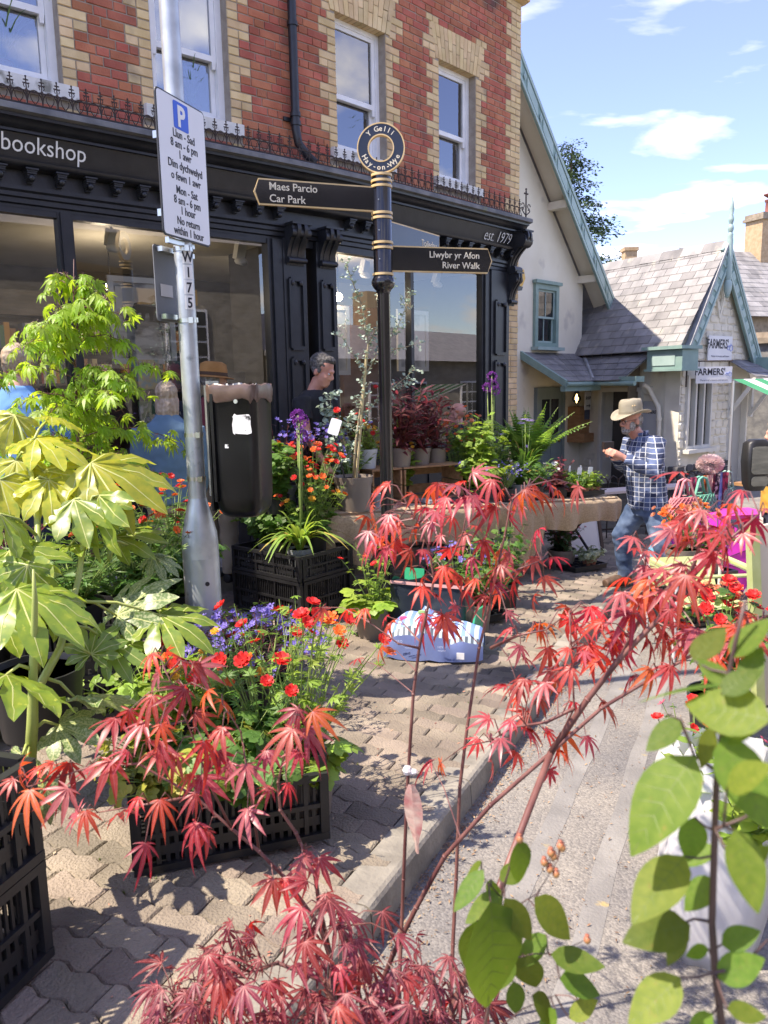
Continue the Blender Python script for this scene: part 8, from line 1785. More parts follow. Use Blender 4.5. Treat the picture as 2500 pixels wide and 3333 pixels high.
# ---- simpler standing figures
def figure(label, P, yaw, hgt, top, legs, hair, hm=None, headdir=None, bare=False, lean=0, arms=((.06, -.02), (.06, -.02)), topname='jacket', skinm=skin, bald=False, long_=False, hpitch=-5, top2=None):
    """P on the ground; yaw turns the facing direction; arms: elbow and wrist forward offsets"""
    t = thing('person', label, 'person', P); k = hgt / 1.75; B = Matrix.Translation(P) @ Matrix.Rotation(R(yaw), 4, 'Z') @ Matrix.Diagonal((k, k, k, 1)); f = lambda x, y, z: B @ V((x, y + lean * max(0, z - .95), z))
    axx = B.to_3x3() @ V((1, 0, 0)); hc = f(0, .03, 1.59); Hm = headM(hc, headdir if headdir is not None else yaw, hpitch) @ Matrix.Diagonal((k, k, k, 1))
    bd = MB(); head_vol(bd, Hm); bd.tube([f(0, .02, 1.53), f(0, -.01, 1.46), f(0, -.01, 1.38)], [.054 * k, .056 * k, .075 * k], 12)
    torso(bd, [(f(0, 0, .92), .14 * k, .1 * k, axx), (f(0, 0, 1.2), .13 * k, .1 * k, axx), (f(0, -.01, 1.38), .15 * k, .09 * k, axx), (f(0, -.01, 1.44), .08 * k, .06 * k, axx)])
    A = []
    for s_, (e, w_) in zip((-1, 1), arms):
        a = [f(s_ * .185, -.01, 1.39), f(s_ * .225, e * .6, 1.12), f(s_ * (.20 if w_ < .15 else .10), e + w_, .90 if w_ < .15 else 1.02)]; A.append(a); bd.tube(a, [.046 * k, .040 * k, .027 * k], 10); hand_vol(bd, a[2], a[2] - a[1], B.to_3x3() @ V((-s_, 0, 0)), 1 if s_ < 0 else -1, .4, k)
        bd.tube([f(s_ * .09, 0, .92), f(s_ * .095, .01, .5), f(s_ * .1, -.01, .09)], [.08 * k, .055 * k, .04 * k], 10); bd.tube([f(s_ * .1, -.03, .05), f(s_ * .1, .13, .035)], [.04 * k, .032 * k], 8)
    fuse(bd, 'body', skinm, .009, 3, t); eyes(t, Hm)
    tp_ = MB(); torso(tp_, [(f(0, 0, .84 if not bare else .88), .185 * k, .145 * k, axx), (f(0, 0, 1.05), .18 * k, .14 * k, axx), (f(0, 0, 1.25), .195 * k, .14 * k, axx), (f(0, -.01, 1.38), .195 * k, .115 * k, axx), (f(0, -.01, 1.45), .105 * k, .085 * k, axx)] + ([] if bare else [(f(0, -.01, 1.49), .075 * k, .072 * k, axx)]), 24)
    for a in A:
        if bare: tp_.tube([a[0], a[0].lerp(a[1], .62)], [.078 * k, .068 * k], 12)
        else: tp_.tube([a[0], a[0].lerp(a[1], .5), a[1], a[1].lerp(a[2], .95)], [.078 * k, .068 * k, .062 * k, .046 * k], 12)
    o = fuse(tp_, topname, top, .011, 4, t); wrinkle(o, .010, 9, .8); wrinkle(o, .004, 24)
    lg = MB(); torso(lg, [(f(0, 0, 1.0), .16 * k, .12 * k, axx), (f(0, 0, .86), .175 * k, .13 * k, axx), (f(0, 0, .78), .165 * k, .12 * k, axx)])
    for s_ in (-1, 1): lg.tube([f(s_ * .09, 0, .86), f(s_ * .095, .01, .48), f(s_ * .1, -.01, .08)], [.10 * k, .08 * k, .066 * k], 12)
    o = fuse(lg, 'trousers', legs, .012, 4, t); wrinkle(o, .010, 9, 1.3)
    for s_ in (-1, 1): b_ = MB(); b_.tube([f(s_ * .1, -.06, .045), f(s_ * .1, .05, .05), f(s_ * .1, .17, .035)], [.042 * k, .048 * k, .036 * k], 10); fuse(b_, 'shoe', blackp, .01, 2, t)
    if not bald:
        h_ = MB(); h_.ball((0, -.024, .052), (.080, .095, .088), 16, Hm); h_.ball((0, .030, .105), (.060, .055, .030), 12, Hm)
        if long_: h_.ball((0, -.06, -.06), (.078, .05, .11), 14, Hm); [h_.ball((s_ * .062, -.02, -.05), (.022, .055, .10), 10, Hm) for s_ in (-1, 1)]
        else: [h_.ball((s_ * .068, -.02, .01), (.013, .045, .04), 10, Hm) for s_ in (-1, 1)]
        o = fuse(h_, 'hair', hair, .007, 2, t); wrinkle(o, .005, 55)
    return t, Hm, f, k
step = mb = MB(); rect(mb, -3.0, .3, .55, -.2, -1.0, -.22, .3); mb.obj('shop_step', mat('step_stone', (.24, .22, .19), (.32, .30, .26), rough=.9, scale=6, bump=.4), None, kind='structure')
blackt = mat('black_tshirt', (.010, .011, .014), (.02, .021, .025), rough=.9, scale=6); sky_j = mat('blue_jacket', (.09, .17, .24), (.12, .21, .29), rough=.9, scale=5); khaki = mat('khaki', (.30, .25, .18), (.36, .30, .22), rough=.9, scale=6); navy = mat('navy_cloth', (.012, .018, .035), (.022, .03, .05), rough=.9, scale=6)
t, Hm, f, k = figure('man in black T-shirt with short dark greying hair bending over the flowers', V((-.62, 6.50, -.24)), -118, 1.88, blackt, navy, mat('hair_dark', (.03, .028, .026), (.12, .115, .11), rough=.7, scale=60, bump=.6, bscale=160), bare=True, lean=.16, arms=((.16, .10), (.16, .10)), topname='tshirt', headdir=-108, hpitch=-24, skinm=skinr)
mb = MB(); mb.box((0, 0, 0), (.012, .003, .02), Matrix.Translation(f(.08, .15, 1.28)) @ Matrix.Rotation(R(-62), 4, 'Z')); mb.obj('chest_badge', ltm, t)
t, Hm, f, k = figure('woman in blue fleece jacket with fair bobbed hair facing the shop window', V((-1.53, 5.52, gz(-1.5, 5.5))), 8, 1.73, sky_j, khaki, hairb, long_=True, arms=((.02, .02), (.02, .02)), headdir=10)
mb = MB(); mb.box((0, 0, 0), (.004, .045, .05), Matrix.Translation(f(-.252, .01, 1.22)) @ Matrix.Rotation(R(8), 4, 'Z')); mb.obj('sleeve_badge', mat('badge', (.4, .2, .2), (.7, .65, .6), rough=.7, scale=60), t)
t, Hm, f, k = figure('man in brown felt hat and maroon jacket behind the litter bin', V((-1.34, 6.15, -.22)), -30, 1.76, mat('maroon_jacket', (.13, .02, .03), (.17, .03, .04), rough=.9, scale=6), khaki, hairg, headdir=-58)
felt = mat('brown_felt', (.26, .12, .03), (.34, .17, .05), rough=.9, scale=9); mb = MB(); mb.lathe([(.150, -.012), (.148, -.008), (.102, .0), (.099, .05), (.090, .095), (.06, .112), (.0, .104)], 28, M=Hm @ Matrix.Translation((0, -.012, .06)), sy=1.12); h_ = mb.obj('hat', felt, t, smooth=True, sharp=50); mb = MB(); mb.lathe([(.1035, .004), (.102, .03)], 28, M=Hm @ Matrix.Translation((0, -.012, .06)), sy=1.12); mb.obj('hat_band', mat('dark_ribbon', (.06, .03, .015), rough=.8), h_)
mb = MB(); mb.tube([f(-.07, -.02, 1.46), f(-.06, .07, 1.45), f(.06, .07, 1.45), f(.07, -.02, 1.46)], .03, 8); mb.obj('scarf', mat('pale_scarf', (.4, .45, .35), (.55, .55, .45), rough=.9, scale=30), t, smooth=True)
figure('fair-haired person in light blue jacket at the left-hand edge behind the lime maple', V((-2.2, 4.72, gz(-2.1, 4.6) + .02)), -8, 1.86, mat('light_blue_jacket', (.08, .22, .46), (.12, .28, .54), rough=.85, scale=5), navy, hairb, headdir=-5)
t, Hm, f, k = figure('bald man in black jacket with sunglasses on his head behind the orange geum', V((.83, 8.30, gz(.8, 8.3))), 62, 1.74, blackt, navy, hairg, bald=True, headdir=62, skinm=skinr)
mb = MB()
for s_ in (-1, 1): mb.ball((s_ * .034, .078, .085), (.026, .012, .018), 10, Hm); mb.tube([Hm @ V((s_ * .06, .07, .088)), Hm @ V((s_ * .08, -.02, .06))], .003, 5)
mb.obj('sunglasses', mat('dark_lens', (.01, .01, .01), rough=.1), t)
figure('stallholder in mustard top and dark trousers at the right-hand edge', V((3.62, 7.0, gz(3.3, 6.7) - .11)), 70, 1.66, mat('mustard_top', (.50, .26, .03), (.6, .34, .06), rough=.9, scale=8), navy, hairb, headdir=80, topname='top')
# ================================================================ bags on the paving
bagn = mat('bag_navy', (.010, .014, .022), (.02, .026, .036), rough=.28, scale=5, bump=.2, bscale=12)
b1 = thing('carrier_bag', 'large dark shopping bag with white lettering and green side on the paving', 'bag', G(.25, 4.95)); Mx = fm(G(.02, 4.86), 112) @ Matrix.Rotation(R(-6), 4, 'X')
def bagbox(mb, w_, d_, h_, Mx, bulge=.03, seed=1, nx=10, nz=8, crush=.02):
    q = random.Random(seed); vs = []; P = []
    per = [(i / nx, 0) for i in range(nx)] + [(1, i / 5) for i in range(5)] + [(1 - i / nx, 1) for i in range(nx)] + [(0, 1 - i / 5) for i in range(5)]
    for k in range(nz + 1):
        f = k / nz
        for i, (u, v) in enumerate(per):
            b_ = bulge * math.sin(math.pi * min(1, f * 1.1 + .05)); x = (u - .5) * (w_ + b_ * (1 if v not in (0, 1) or u in (0, 1) else 0)) + w_ / 2; y = (v - .5) * (d_ + 2 * b_ * math.sin(math.pi * u)) + d_ / 2
            vs.append((x + q.gauss(0, crush * .2), y + q.gauss(0, crush * .35), f * h_ + q.gauss(0, crush * .15) * (0 < k < nz) + crush * math.sin(u * 9 + v * 4) * (k == nz)))
    m = len(per); mb.add(vs, [(k * m + i, k * m + (i + 1) % m, (k + 1) * m + (i + 1) % m, (k + 1) * m + i) for k in range(nz) for i in range(m)] + [tuple(range(m - 1, -1, -1))], Mx)
mb = MB(); bagbox(mb, .50, .22, .40, Mx, .02, 2); mb.obj('bag_body', bagn, b1, smooth=True, sharp=0)
mb = MB(); mb.box((.25, -.012, .395), (.50, .004, .02), Mx); mb.obj('bag_hem', mat('bag_pink_hem', (.55, .30, .28), rough=.5), b1)
bgrn = mat('bag_green', (.02, .33, .16), (.03, .40, .20), rough=.4, scale=5); mb = MB(); mb.box((.545, .08, .16), (.012, .24, .36), Mx @ Matrix.Rotation(R(8), 4, 'Y')); mb.obj('bag_gusset', bgrn, b1)
mb = MB(); mb.box((.08, .24, .36), (.14, .01, .2), Mx); mb.obj('bag_back', bgrn, b1)
T = Mx @ Matrix.Rotation(R(90), 4, 'X'); mobj('lettering', text_mesh('the R', .105, T @ Matrix.Translation((.16, .10, .028)), ltm, align='CENTER', xs=.85), b1); mobj('lettering', text_mesh('morrisons', .026, T @ Matrix.Translation((.33, .125, .03)), ltm), b1)
mb = MB()
for i in range(7): a = R(i * 30); mb.ball((.33 + .022 * math.cos(a), -.03, .165 + .022 * math.sin(a)), (.005, .002, .005), 6, Mx)
mb.obj('bag_emblem', ltm, b1); mobj('lettering', text_mesh('Best', .08, Mx @ Matrix.Rotation(R(8), 4, 'Y') @ Matrix.Translation((.552, .1, .06)) @ Matrix.Rotation(R(90), 4, 'Z') @ Matrix.Rotation(R(90), 4, 'X') @ Matrix.Rotation(R(90), 4, 'Z'), bagn), b1)
def stripe(name, ca, cb, per, axis=0, w_=.5):
    m = bpy.data.materials.new(name); m.use_nodes = True; t = m.node_tree; b = t.nodes['Principled BSDF']; N = t.nodes.new; L = t.links.new; c = N('ShaderNodeTexCoord'); s_ = N('ShaderNodeSeparateXYZ'); L(c.outputs['Object'], s_.inputs[0]); a = N('ShaderNodeMath'); a.operation = 'DIVIDE'; a.inputs[1].default_value = per; L(s_.outputs[axis], a.inputs[0]); f = N('ShaderNodeMath'); f.operation = 'FRACT'
    ad = N('ShaderNodeMath'); ad.operation = 'ADD'; ad.inputs[1].default_value = 50; L(a.outputs[0], ad.inputs[0]); L(ad.outputs[0], f.inputs[0]); l = N('ShaderNodeMath'); l.operation = 'LESS_THAN'; l.inputs[1].default_value = w_; L(f.outputs[0], l.inputs[0]); mx_ = N('ShaderNodeMix'); mx_.data_type = 'RGBA'; L(l.outputs[0], mx_.inputs[0]); mx_.inputs[6].default_value = (*ca, 1); mx_.inputs[7].default_value = (*cb, 1); L(mx_.outputs[2], b.inputs['Base Color']); b.inputs['Roughness'].default_value = .45; return m
b2 = thing('striped_bag', 'pale blue and white striped bag slumped on the paving', 'bag', G(.27, 4.52)); Bx = fm(G(-.02, 4.46), 100)
q = random.Random(9); mb = MB(); vs = []; nu, nv = 22, 12
def bagp(u, v):
    a = math.pi * (v / (nv - 1)); x = .60 * u / (nu - 1); e = math.sin(math.pi * min(1, .12 + .8 * u / (nu - 1))) ** .5; h_ = (.215 + .045 * math.sin(x * 13) + .05 * (x > .2) * (x < .4)) * e; d_ = .19 * e ** .5
    y = .16 - d_ * math.copysign(abs(math.cos(a)) ** .55, math.cos(a)); z = h_ * math.sin(a) ** .65
    return V((x, y + .012 * noise.noise(V((x * 14, v, 3))), max(0.002, z + .018 * noise.noise(V((x * 12, y * 12, z * 12)))))) if 1 else None
def sheet(v0, v1, m, nm, par):
    mb = MB(); vs = [bagp(u, v) for u in range(nu) for v in range(v0, v1 + 1)]; k = v1 - v0 + 1; mb.add(vs, [(u * k + v, (u + 1) * k + v, (u + 1) * k + v + 1, u * k + v + 1) for u in range(nu - 1) for v in range(k - 1)])
    me = mb.mesh(nm, m, True, 0); o = mobj(nm, me, par, True, M=Bx); return o
sheet(0, 2, mat('bag_slate_blue', (.11, .15, .32), (.16, .21, .40), rough=.35, scale=6), 'bag_panel', b2); sheet(2, 3, stripe('check_band', (.10, .13, .16), (.45, .55, .60), .034, 0), 'bag_band', b2); sheet(3, nv - 1, stripe('blue_stripe', (.50, .62, .70), (.17, .28, .58), .052, 0), 'bag_top', b2)
for i, (x, c1) in enumerate(((.12, (.7, .1, .25)), (.40, (.75, .4, .05)), (.24, (.3, .5, .2)))):
    mb = MB(); p = bagp(int(x / .6 * 21), 5) + V((0, -.004, .004)); mb.ball(p, (.028, .006, .018), 8, Bx); mb.obj('printed_flower', mat('print_%d' % i, c1, rough=.5), b2)
for i in range(5):
    mobj('lettering', text_mesh(('ZERO', 'made from recycled', 'materials', '100% of', 'recycled')[i], (.02, .011, .011, .017, .014)[i], Bx @ Matrix.Translation(((.10, .16, .16, .36, .36)[i], -.045, (.12, .10, .085, .095, .075)[i])) @ Matrix.Rotation(R(90), 4, 'X'), mat('bag_print', (.5, .56, .72), rough=.5)), b2)
mb = MB(); mb.box((.47, -.042, .05), (.045, .003, .04), Bx); mb.obj('barcode_panel', ltm, b2)
# ================================================================ railings by the cottage and A-board
rl = thing('bow_top_railing', 'low black bow-topped railing in front of the cottages', 'railing', G(3.2, 10.2)); Rm = fm(V((2.2, 9.75, gz(2.2, 9.75))), 70)
for i in range(16):
    mb = MB(); x = i * .16; mb.tube([Rm @ V((x, 0, 0)), Rm @ V((x, 0, .72)), Rm @ V((x + .02, 0, .79)), Rm @ V((x + .08, 0, .83)), Rm @ V((x + .14, 0, .79)), Rm @ V((x + .16, 0, .72))], .009, 6); mb.obj('rail_hoop', iron, rl)
mb = MB()
for z in (.12, .6): mb.tube([Rm @ V((0, 0, z)), Rm @ V((2.56, 0, z))], .012, 6)
mb.obj('rail_bar', iron, rl)
mb = MB(); mb.box((1.3, -.3, .68), (2.3, .3, .03), Rm); mb.obj('bench_top', mat('pink_plank', (.6, .5, .45), rough=.7), None, label='pale plank shelf in front of the black bow-topped railing', cat='shelf')
abd = thing('a_board', 'white pavement A-board beside the walking man', 'sign', G(2.25, 8.7)); mb = MB(); Am = fm(G(2.12, 8.6), 60) @ Matrix.Rotation(R(-12), 4, 'X'); mb.box((.25, 0, .45), (.5, .025, .9), Am); mb.obj('board', lampw, abd); mb = MB(); [mb.box((x, -.005, .45), (.04, .05, .95), Am) for x in (0, .5)]; mb.box((.25, -.005, .92), (.54, .05, .04), Am); mb.obj('wood_frame', mat('dark_wood', (.06, .035, .025), rough=.6), abd)
# ================================================================ stall at the right-hand edge
rk = thing('bag_rail', 'black garment rail hung with net bags and scarves', 'rail', G(3.3, 8.3, -.11)); A_, B_ = V((2.95, 7.55, .36)), V((3.62, 8.05, .37))
gA, gB = G(2.95, 7.55, -.11), G(3.62, 8.05, -.11)
mb = MB(); mb.tube([A_, B_], .02, 8); mb.obj('rail', blackp, rk)
for a, b in ((A_, gA), (B_, gB)):
    mb = MB(); mb.tube([a, b], .015, 8); mb.obj('upright', blackp, rk); mb = MB(); mb.tube([b + V((-.2, .2, .015)), b + V((.2, -.2, .015))], .014, 6); mb.obj('foot_bar', blackp, rk)
def netbag(label, P, yaw, w_, h_, m, seed):
    t = thing('net_bag', label, 'bag', P, group='net bags on the rail'); q = random.Random(seed); Mx = Matrix.Translation(P) @ Matrix.Rotation(R(yaw), 4, 'Z'); nu, nv = 22, 12
    def S_(i, j): a = 2 * math.pi * i / nu; f = j / nv; r_ = w_ * (.62 + .4 * math.sin(math.pi * min(1, .15 + f * .75))) * (1 - max(0, f - .8) * 2.2); return V((r_ * math.cos(a), r_ * .45 * math.sin(a), -.14 - h_ * f))
    mb = MB()
    for j in range(nv):
        for i in range(nu):
            a = S_(i + (j % 2) * .5, j); mb.tube([a, S_(i + .5 + (j % 2) * .5, j + 1)], .0042, 3, cap=False, M=Mx); mb.tube([a, S_(i - .5 + (j % 2) * .5, j + 1)], .0042, 3, cap=False, M=Mx)
    mb.obj('net', m, t); mb = MB(); k = w_ * .62
    mb.tube([(k * math.cos(2 * math.pi * i / 24), k * .45 * math.sin(2 * math.pi * i / 24), -.14) for i in range(25)], .009, 5, M=Mx)
    for s_ in (-1, 1): mb.tube([(-k * .8, s_ * k * .25, -.14), (-k * .35, s_ * .03, .02), (0, s_ * .02, .035), (k * .35, s_ * .03, .02), (k * .8, s_ * k * .25, -.14)], .014, 6, M=Mx)
    mb.obj('bag_handle', m, t)
    mb = MB(); nn = 20; vs = [S_(i * nu / nn, j * nv / 5) * .97 for j in range(6) for i in range(nn)]; mb.add(vs, [(j * nn + i, j * nn + (i + 1) % nn, (j + 1) * nn + (i + 1) % nn, (j + 1) * nn + i) for j in range(5) for i in range(nn)], Mx); mb.obj('lining', mat(m.name + '_lining', *[tuple(c * .55 for c in m.node_tree.nodes['Principled BSDF'].inputs['Base Color'].default_value[:3])] , rough=.9), t, smooth=True)
netbag('coral pink net bag hanging at the near end of the rail', A_ + V((.02, -.03, -.02)), 25, .20, .30, mat('net_pink', (.72, .25, .28), rough=.9), 1); netbag('mint green net bag hanging in the middle of the rail', A_.lerp(B_, .35) + V((0, -.06, -.02)), 30, .24, .34, mat('net_green', (.16, .48, .33), rough=.9), 2); netbag('pale green net bag hanging at the far end of the rail', B_ + V((0, 0, -.02)), 40, .18, .34, mat('net_pale', (.30, .48, .38), rough=.9), 3)
scm = [mat('scarf_%d' % i, c, c2, rough=.9, scale=22, lo=.45, hi=.55) for i, (c, c2) in enumerate((((.28, .03, .09), (.45, .08, .15)), ((.62, .10, .02), (.7, .2, .05)), ((.02, .02, .025), (.5, .5, .48)), ((.10, .03, .05), (.35, .06, .10)), ((.10, .22, .45), (.2, .4, .6)), ((.45, .30, .24), (.6, .42, .36))))]
for i, (f, l_, k) in enumerate(((.22, .95, 0), (.5, .42, 1), (.62, .8, 3), (.72, .92, 2), (.82, .6, 4), (.55, .9, 5), (.9, .85, 3))):
    P = A_.lerp(B_, f); d = (B_ - A_).normalized(); mb = MB(); vs = []
    for j in range(9):
        for m in range(5): vs.append(P + d * ((m - 2) * .022 * (1 + .5 * j / 8)) + V((.012 * math.sin(m * 2.2 + j * .5), .014 * math.cos(m * 2.4) - .03 - .006 * i, .02 - l_ * j / 8)))
    mb.add(vs, [(j * 5 + m, j * 5 + m + 1, (j + 1) * 5 + m + 1, (j + 1) * 5 + m) for j in range(8) for m in range(4)]); mb.obj('scarf', scm[k], None, smooth=True, sharp=0, label=('crimson scarf hanging behind the coral bag', 'bright orange scarf end on the rail', 'wine red patterned scarf in the middle of the rail', 'black and white patterned scarf on the rail', 'blue scarf beside the black and white one', 'dusty pink scarf on the rail', 'dark red patterned scarf at the far end of the rail')[i], cat='scarf', group='scarves on the garment rail')
t = thing('pink_pompom_hat', 'pale pink fluffy hat on top of the garment rail', 'hat', A_.lerp(B_, .6) + V((0, 0, .03))); mb = MB(); q = random.Random(3)
for i in range(700):
    d = V((q.gauss(0, 1), q.gauss(0, 1), q.gauss(0, .8))).normalized(); p = A_.lerp(B_, .6) + V((0, 0, .12)) + V((d.x * .13, d.y * .10, d.z * .09)); e = d.cross(V((q.random(), q.random(), 1))).normalized() * .012; mb.add([p * 1 - d * .03, p + e, p + d * .02, p - e], [(0, 1, 2, 3)])
mb.obj('fluff', mat('pink_fluff', (.72, .52, .52), (.8, .66, .64), rough=1, scale=8, transl=.3), t)
# paper parasols
def parasol(label, C_, nrm, r_, c1, seed):
    t = thing('paper_parasol', label, 'parasol', C_, group='open paper parasols on the ground'); nz = V(nrm).normalized(); Mx = frame(C_, nz.orthogonal(), nz); n = 24; m = mat('parasol_%d' % seed, c1, tuple(min(1, c * 1.25) for c in c1), rough=.6, scale=3, transl=.35); mb = MB(); vs = [(0, 0, 0)]
    for j in range(1, 5):
        for i in range(n): a = 2 * math.pi * i / n; rr = r_ * j / 4 * (1 if i % 2 == 0 else .985); vs.append((rr * math.cos(a), rr * math.sin(a), -.28 * r_ * (j / 4) ** 1.4 - .006 * (i % 2)))
    mb.add(vs, [(0, 1 + i, 1 + (i + 1) % n) for i in range(n)] + [(1 + (j - 1) * n + i, 1 + j * n + i, 1 + j * n + (i + 1) % n, 1 + (j - 1) * n + (i + 1) % n) for j in range(1, 4) for i in range(n)], Mx); mb.obj('canopy', m, t)
    for i in range(12): a = 2 * math.pi * i / 12; mb = MB(); mb.tube([Mx @ V((rr * math.cos(a), rr * math.sin(a), -.28 * r_ * (rr / r_) ** 1.4 + .005)) for rr in (0, r_ * .33, r_ * .66, r_ * 1.0)], .0035, 4); mb.obj('rib', black, t)
    mb = MB(); mb.tube([Mx @ V((0, 0, .03)), Mx @ V((0, 0, -.75 * r_))], .009, 6); mb.lathe([(.0, .05), (.03, .02), (.045, -.02)], 12, M=Mx); mb.obj('shaft', black, t)
parasol('sky blue paper parasol leaning on its rim beside the garment rail', G(2.72, 7.1, .20), (-.75, -.55, .25), .36, (.16, .42, .60), 1); parasol('magenta paper parasol leaning open behind the orange flowers', G(3.02, 6.85, .26), (.05, -.95, .25), .42, (.55, .03, .42), 2)
t = thing('pink_crate_table', 'small bright pink stall table at the right-hand edge', 'table', G(3.55, 7.3, -.11)); mb = MB(); pk = mat('hot_pink', (.60, .04, .30), rough=.6); Mx = fm(G(3.25, 7.35, -.11), 80); mb.box((.3, .2, .72), (.6, .4, .04), Mx); mb.obj('tabletop', pk, t)
for x in (.03, .57):
    for y in (.03, .37): mb = MB(); mb.box((x, y, .35), (.035, .035, .7), Mx); mb.obj('leg', pk, t)
# striped awning on its frame
aw = thing('market_stall', 'market stall with green and white striped awning at the right-hand edge', 'stall', G(4.3, 9.0, -.11)); Sm = fm(V((4.86, 9.0, -.08)), 60); gsl = gz(4, 9) - .11; gst = [mat('awning_green', (.04, .28, .12), (.06, .33, .15), rough=.7, scale=4, transl=.2), mat('awning_white', (.74, .75, .74), rough=.7, transl=.2)]
for i in range(10):
    mb = MB(); x0, x1 = i * .2, i * .2 + .2; P = [(0, 1.28), (.0, 1.02)]
    mb.add([(x0, 0, .80), (x1, 0, .80), (x1, 0, 1.06), (x0, 0, 1.06), (x1, .9, 1.42), (x0, .9, 1.42)], [(0, 1, 2, 3), (3, 2, 4, 5)], Sm); mb.obj('awning_stripe', gst[i % 2], aw)
for x in (0.02, 1.98):
    for y in (.02, .9): mb = MB(); mb.tube([Sm @ V((x, y, gsl)), Sm @ V((x, y, 1.05 if y < .5 else 1.4))], .018, 8); mb.obj('pole', mat('pole_grey', (.5, .51, .52), rough=.4, metal=.6), aw)
mb = MB(); mb.box((1.0, .45, .1), (1.9, .8, .04), Sm); mb.obj('counter', wood, aw)
for i, (x, c1, lab) in enumerate(((.15, (.45, .5, .04), 'lime hooded jacket hanging under the striped awning'), (.32, (.5, .04, .05), 'red garment hanging under the striped awning'), (.5, (.4, .13, .05), 'rust garment hanging under the striped awning'))):
    mb = MB(); vs = []
    for j in range(7):
        for m in range(7): vs.append(Sm @ V((x + (m - 3) * .045 * (1 + .25 * math.sin(j * .5)), -.02 + .02 * math.sin(m * 1.7 + i), 1.0 - .8 * j / 6 + (0 if j else -.04 * abs(m - 3)))))
    mb.add(vs, [(j * 7 + m, j * 7 + m + 1, (j + 1) * 7 + m + 1, (j + 1) * 7 + m) for j in range(6) for m in range(6)]); mb.obj('hanging_garment', mat('garment_%d' % i, c1, tuple(c * 1.4 for c in c1), rough=.9, scale=9), None, smooth=True, sharp=0, label=lab, cat='garment')
# van mirror and wing at the frame edge
vn = thing('parked_van', 'white van at the right-hand edge showing its black door mirror', 'van', G(2.75, 5.0, -.11)); vw = mat('van_white', (.72, .70, .62), (.76, .74, .67), rough=.3, scale=3, coat=.5); mirg = mat('mirror_glass', (.5, .55, .58), rough=.03, metal=1)
mo = V((2.80, 5.85, .62))
mb = MB(); Mm = fm(mo, 84); loft(mb, [(-.02, .060, .05, 4, 0, 0), (.03, .085, .06, 4, 0, 0), (.2, .10, .065, 5, 0, 0), (.34, .095, .06, 4, 0, 0), (.37, .06, .045, 3, 0, 0)], 28, Mm @ Matrix.Translation((.05, 0, -.10))); mh = mb.obj('mirror_housing', blackp, vn, smooth=True, sharp=50)
mb = MB(); mb.prism(rrect(.15, .21, .03), .0, .004, Mm @ Matrix.Translation((.05, -.0665, .115)) @ Matrix.Rotation(R(90), 4, 'X')); mb.prism(rrect(.135, .075, .025), .0, .004, Mm @ Matrix.Translation((.05, -.0625, -.045)) @ Matrix.Rotation(R(90), 4, 'X')); mb.obj('mirror_glass', mirg, mh)
mb = MB(); mb.tube([mo + V((.06, .0, -.05)), mo + V((.5, .05, -.12))], .03, 8); mb.obj('mirror_arm', blackp, vn)
mb = MB(); mb.box((1.0, .35, .52), (1.0, 2.2, 1.3), fm(V((3.25, 5.75, -.42)), 84)); mb.obj('body', vw, vn)
# lime camping chair, leaning board, flowers
ch = thing('camping_chair', 'folding camping chair with pale lime fabric and white frame in the road', 'chair', G(1.95, 5.0, -.11)); lime_f = mat('lime_fabric', (.48, .55, .22), (.56, .62, .30), rough=.8, scale=10, transl=.2); wfm = mat('white_tube', (.66, .67, .66), rough=.35, metal=.2); cz2 = gz(2, 5) - .11; Cm = fm(V((1.90, 4.86, cz2)), 86) @ Matrix.Diagonal((1, 1, .92, 1))
for x in (0, .52):
    mb = MB(); mb.tube([Cm @ V((x, .0, 0)), Cm @ V((x, .0, .62)), Cm @ V((x, .04, .65)), Cm @ V((x, .46, .66))], .012, 8); mb.obj('frame_tube', wfm, ch); mb = MB(); mb.tube([Cm @ V((x, .44, 0)), Cm @ V((x, .44, .60)), Cm @ V((x, .58, .66))], .012, 8); mb.obj('frame_tube', wfm, ch); mb = MB(); mb.box((x, .22, .672), (.05, .42, .02), Cm); mb.obj('armrest', lime_f, ch)
    mb = MB(); mb.tube([Cm @ V((x, .02, .06)), Cm @ V((x, .42, .42))], .009, 6); mb.obj('brace', black, ch)
mb = MB(); vs = [Cm @ V((.02 + .48 * i / 6, .02 + .42 * j / 6, .42 - .035 * math.sin(math.pi * i / 6) - .03 * j / 6)) for i in range(7) for j in range(7)]; mb.add(vs, [(i * 7 + j, (i + 1) * 7 + j, (i + 1) * 7 + j + 1, i * 7 + j + 1) for i in range(6) for j in range(6)]); mb.obj('seat', lime_f, ch, smooth=True)
mb = MB(); vs = [Cm @ V((.02 + .48 * i / 6, .45 + .11 * j / 4 + .02 * math.sin(math.pi * i / 6), 0.44 + .20 * j / 4)) for i in range(7) for j in range(5)]; mb.add(vs, [(i * 5 + j, (i + 1) * 5 + j, (i + 1) * 5 + j + 1, i * 5 + j + 1) for i in range(6) for j in range(4)]); mb.obj('backrest', lime_f, ch, smooth=True)
mb = MB(); mb.tube([Cm @ V((.0, .02, .63)), Cm @ V((.52, .02, .63))], .013, 8); mb.obj('front_rail', lime_f, ch)
bo = thing('leaning_board', 'tall cream board with lime edge leaning at the right-hand edge', 'board', G(2.0, 3.9, -.11)); Lm = fm(G(2.02, 4.02, -.11), 80) @ Matrix.Rotation(R(-6), 4, 'Y'); mb = MB(); mb.box((.35, 0, .51), (.6, .03, 1.02), Lm); mb.obj('board', mat('cream_board', (.62, .55, .42), (.68, .61, .48), rough=.6, scale=4), bo); mb = MB(); mb.box((.035, -.005, .51), (.05, .05, 1.04), Lm); mb.obj('board_edge', lime_f, bo)
ww = mat('white_bag', (.72, .72, .73), (.8, .8, .8), rough=.35, scale=6, transl=.3)
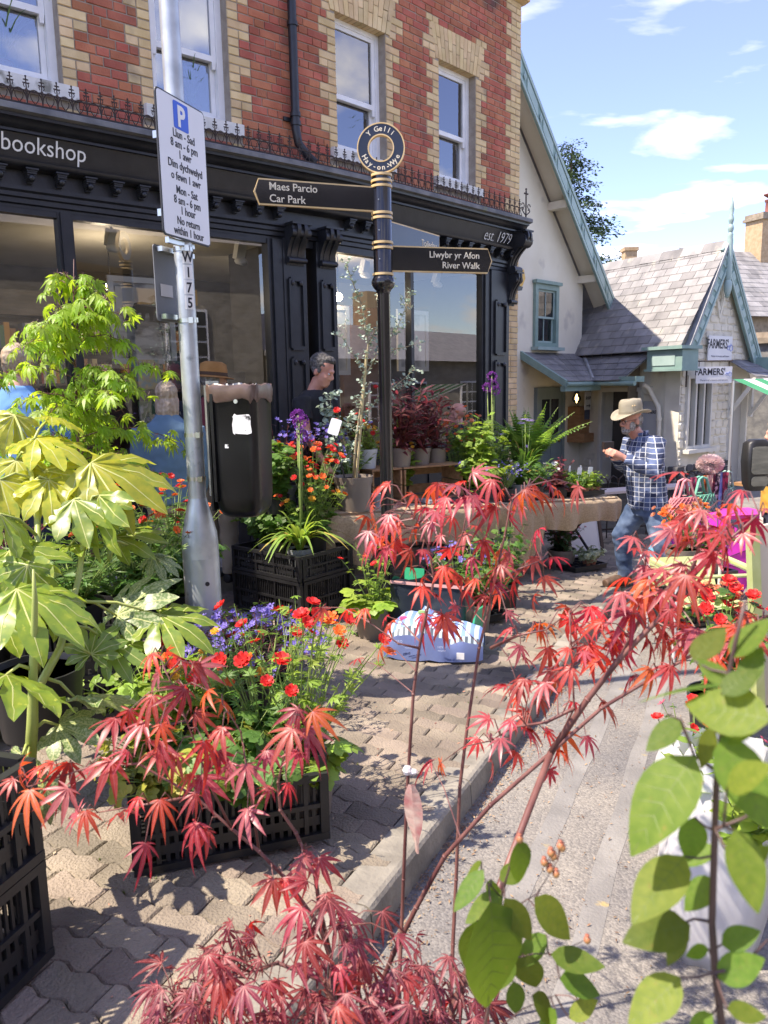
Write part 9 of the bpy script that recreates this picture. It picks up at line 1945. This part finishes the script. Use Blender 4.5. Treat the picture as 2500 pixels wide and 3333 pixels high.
def whitebag(label, P, w_, h_, seed):
    t = thing('white_carrier_bag', label, 'bag', P); q = random.Random(seed); mb = MB(); n, m = 26, 11; vs = []
    for j in range(m):
        f = j / (m - 1)
        for i in range(n): a = 2 * math.pi * i / n; r_ = w_ * (.75 + .35 * math.sin(math.pi * min(1, f * .8 + .1))) * (1 + .10 * noise.noise(V((math.cos(a) * 2, math.sin(a) * 2, f * 4 + seed))) + .05 * math.sin(i * 2.1 + f * 5)); vs.append((r_ * math.cos(a), r_ * .8 * math.sin(a), h_ * f + .03 * noise.noise(V((math.cos(a) * 3, math.sin(a) * 3, seed * 2))) * (j > 8) * 2))
    mb.add(vs, [(j * n + i, j * n + (i + 1) % n, (j + 1) * n + (i + 1) % n, (j + 1) * n + i) for j in range(m - 1) for i in range(n)] + [tuple(range(n - 1, -1, -1))], Matrix.Translation(P)); mb.obj('bag', ww, t, smooth=True, sharp=0); return t
whitebag('white plastic bag with mint growing from it in the road', G(.92, 1.98, -.105), .14, .62, 1); whitebag('white plastic bag of red flowers standing in the road', G(1.12, 2.62, -.105), .13, .36, 2)
plant('mint', 'fresh green mint in the nearer white bag', G(.95, 1.93, .25), None, 26, .36, .2, leaf='ovate', L_=.075, per=9, lm=lime, seed=71, cat='plant')
plant('geum', 'red flowers poking from the farther white bag', G(1.12, 2.62, .0), None, 16, .46, .2, leaf='ferny', L_=.05, per=5, lm=green, fl=[redf, pnk], fsize=.024, fn=14, seed=72)
plant('dahlia', 'bright red bedding dahlias in front of the lime camping chair', G(1.62, 3.55, -.105), (.12, .24, blackp), 26, .62, .32, leaf='lobed', L_=.07, per=6, lm=green, fl=redf, fsize=.036, fn=26, seed=73)
plant('wallflower', 'orange wallflowers standing on the road crates', G(2.36, 5.95, .31), (.11, .2, taupe), 26, .46, .22, leaf='lance', L_=.07, per=8, lm=green, fl=[orgf, salm], fsize=.026, fn=40, seed=74)
plant('salvia', 'leafy green plant in the road crate', G(2.58, 5.98, .30), (.1, .16, taupe), 30, .3, .22, leaf='ovate', L_=.07, per=8, lm=green, seed=75)
plant('dried_flowers', 'faded salmon flowers wrapped in clear plastic in the road', G(2.35, 5.12, -.09), (.10, .22, greyp), 28, .32, .2, leaf='lance', L_=.05, per=6, lm=gm('leaf_olive', (.12, .12, .05), (.2, .18, .08)), sm=stemr, fl=salm, fsize=.022, fn=40, seed=76)
bpy.data.scenes.remove(TMP)
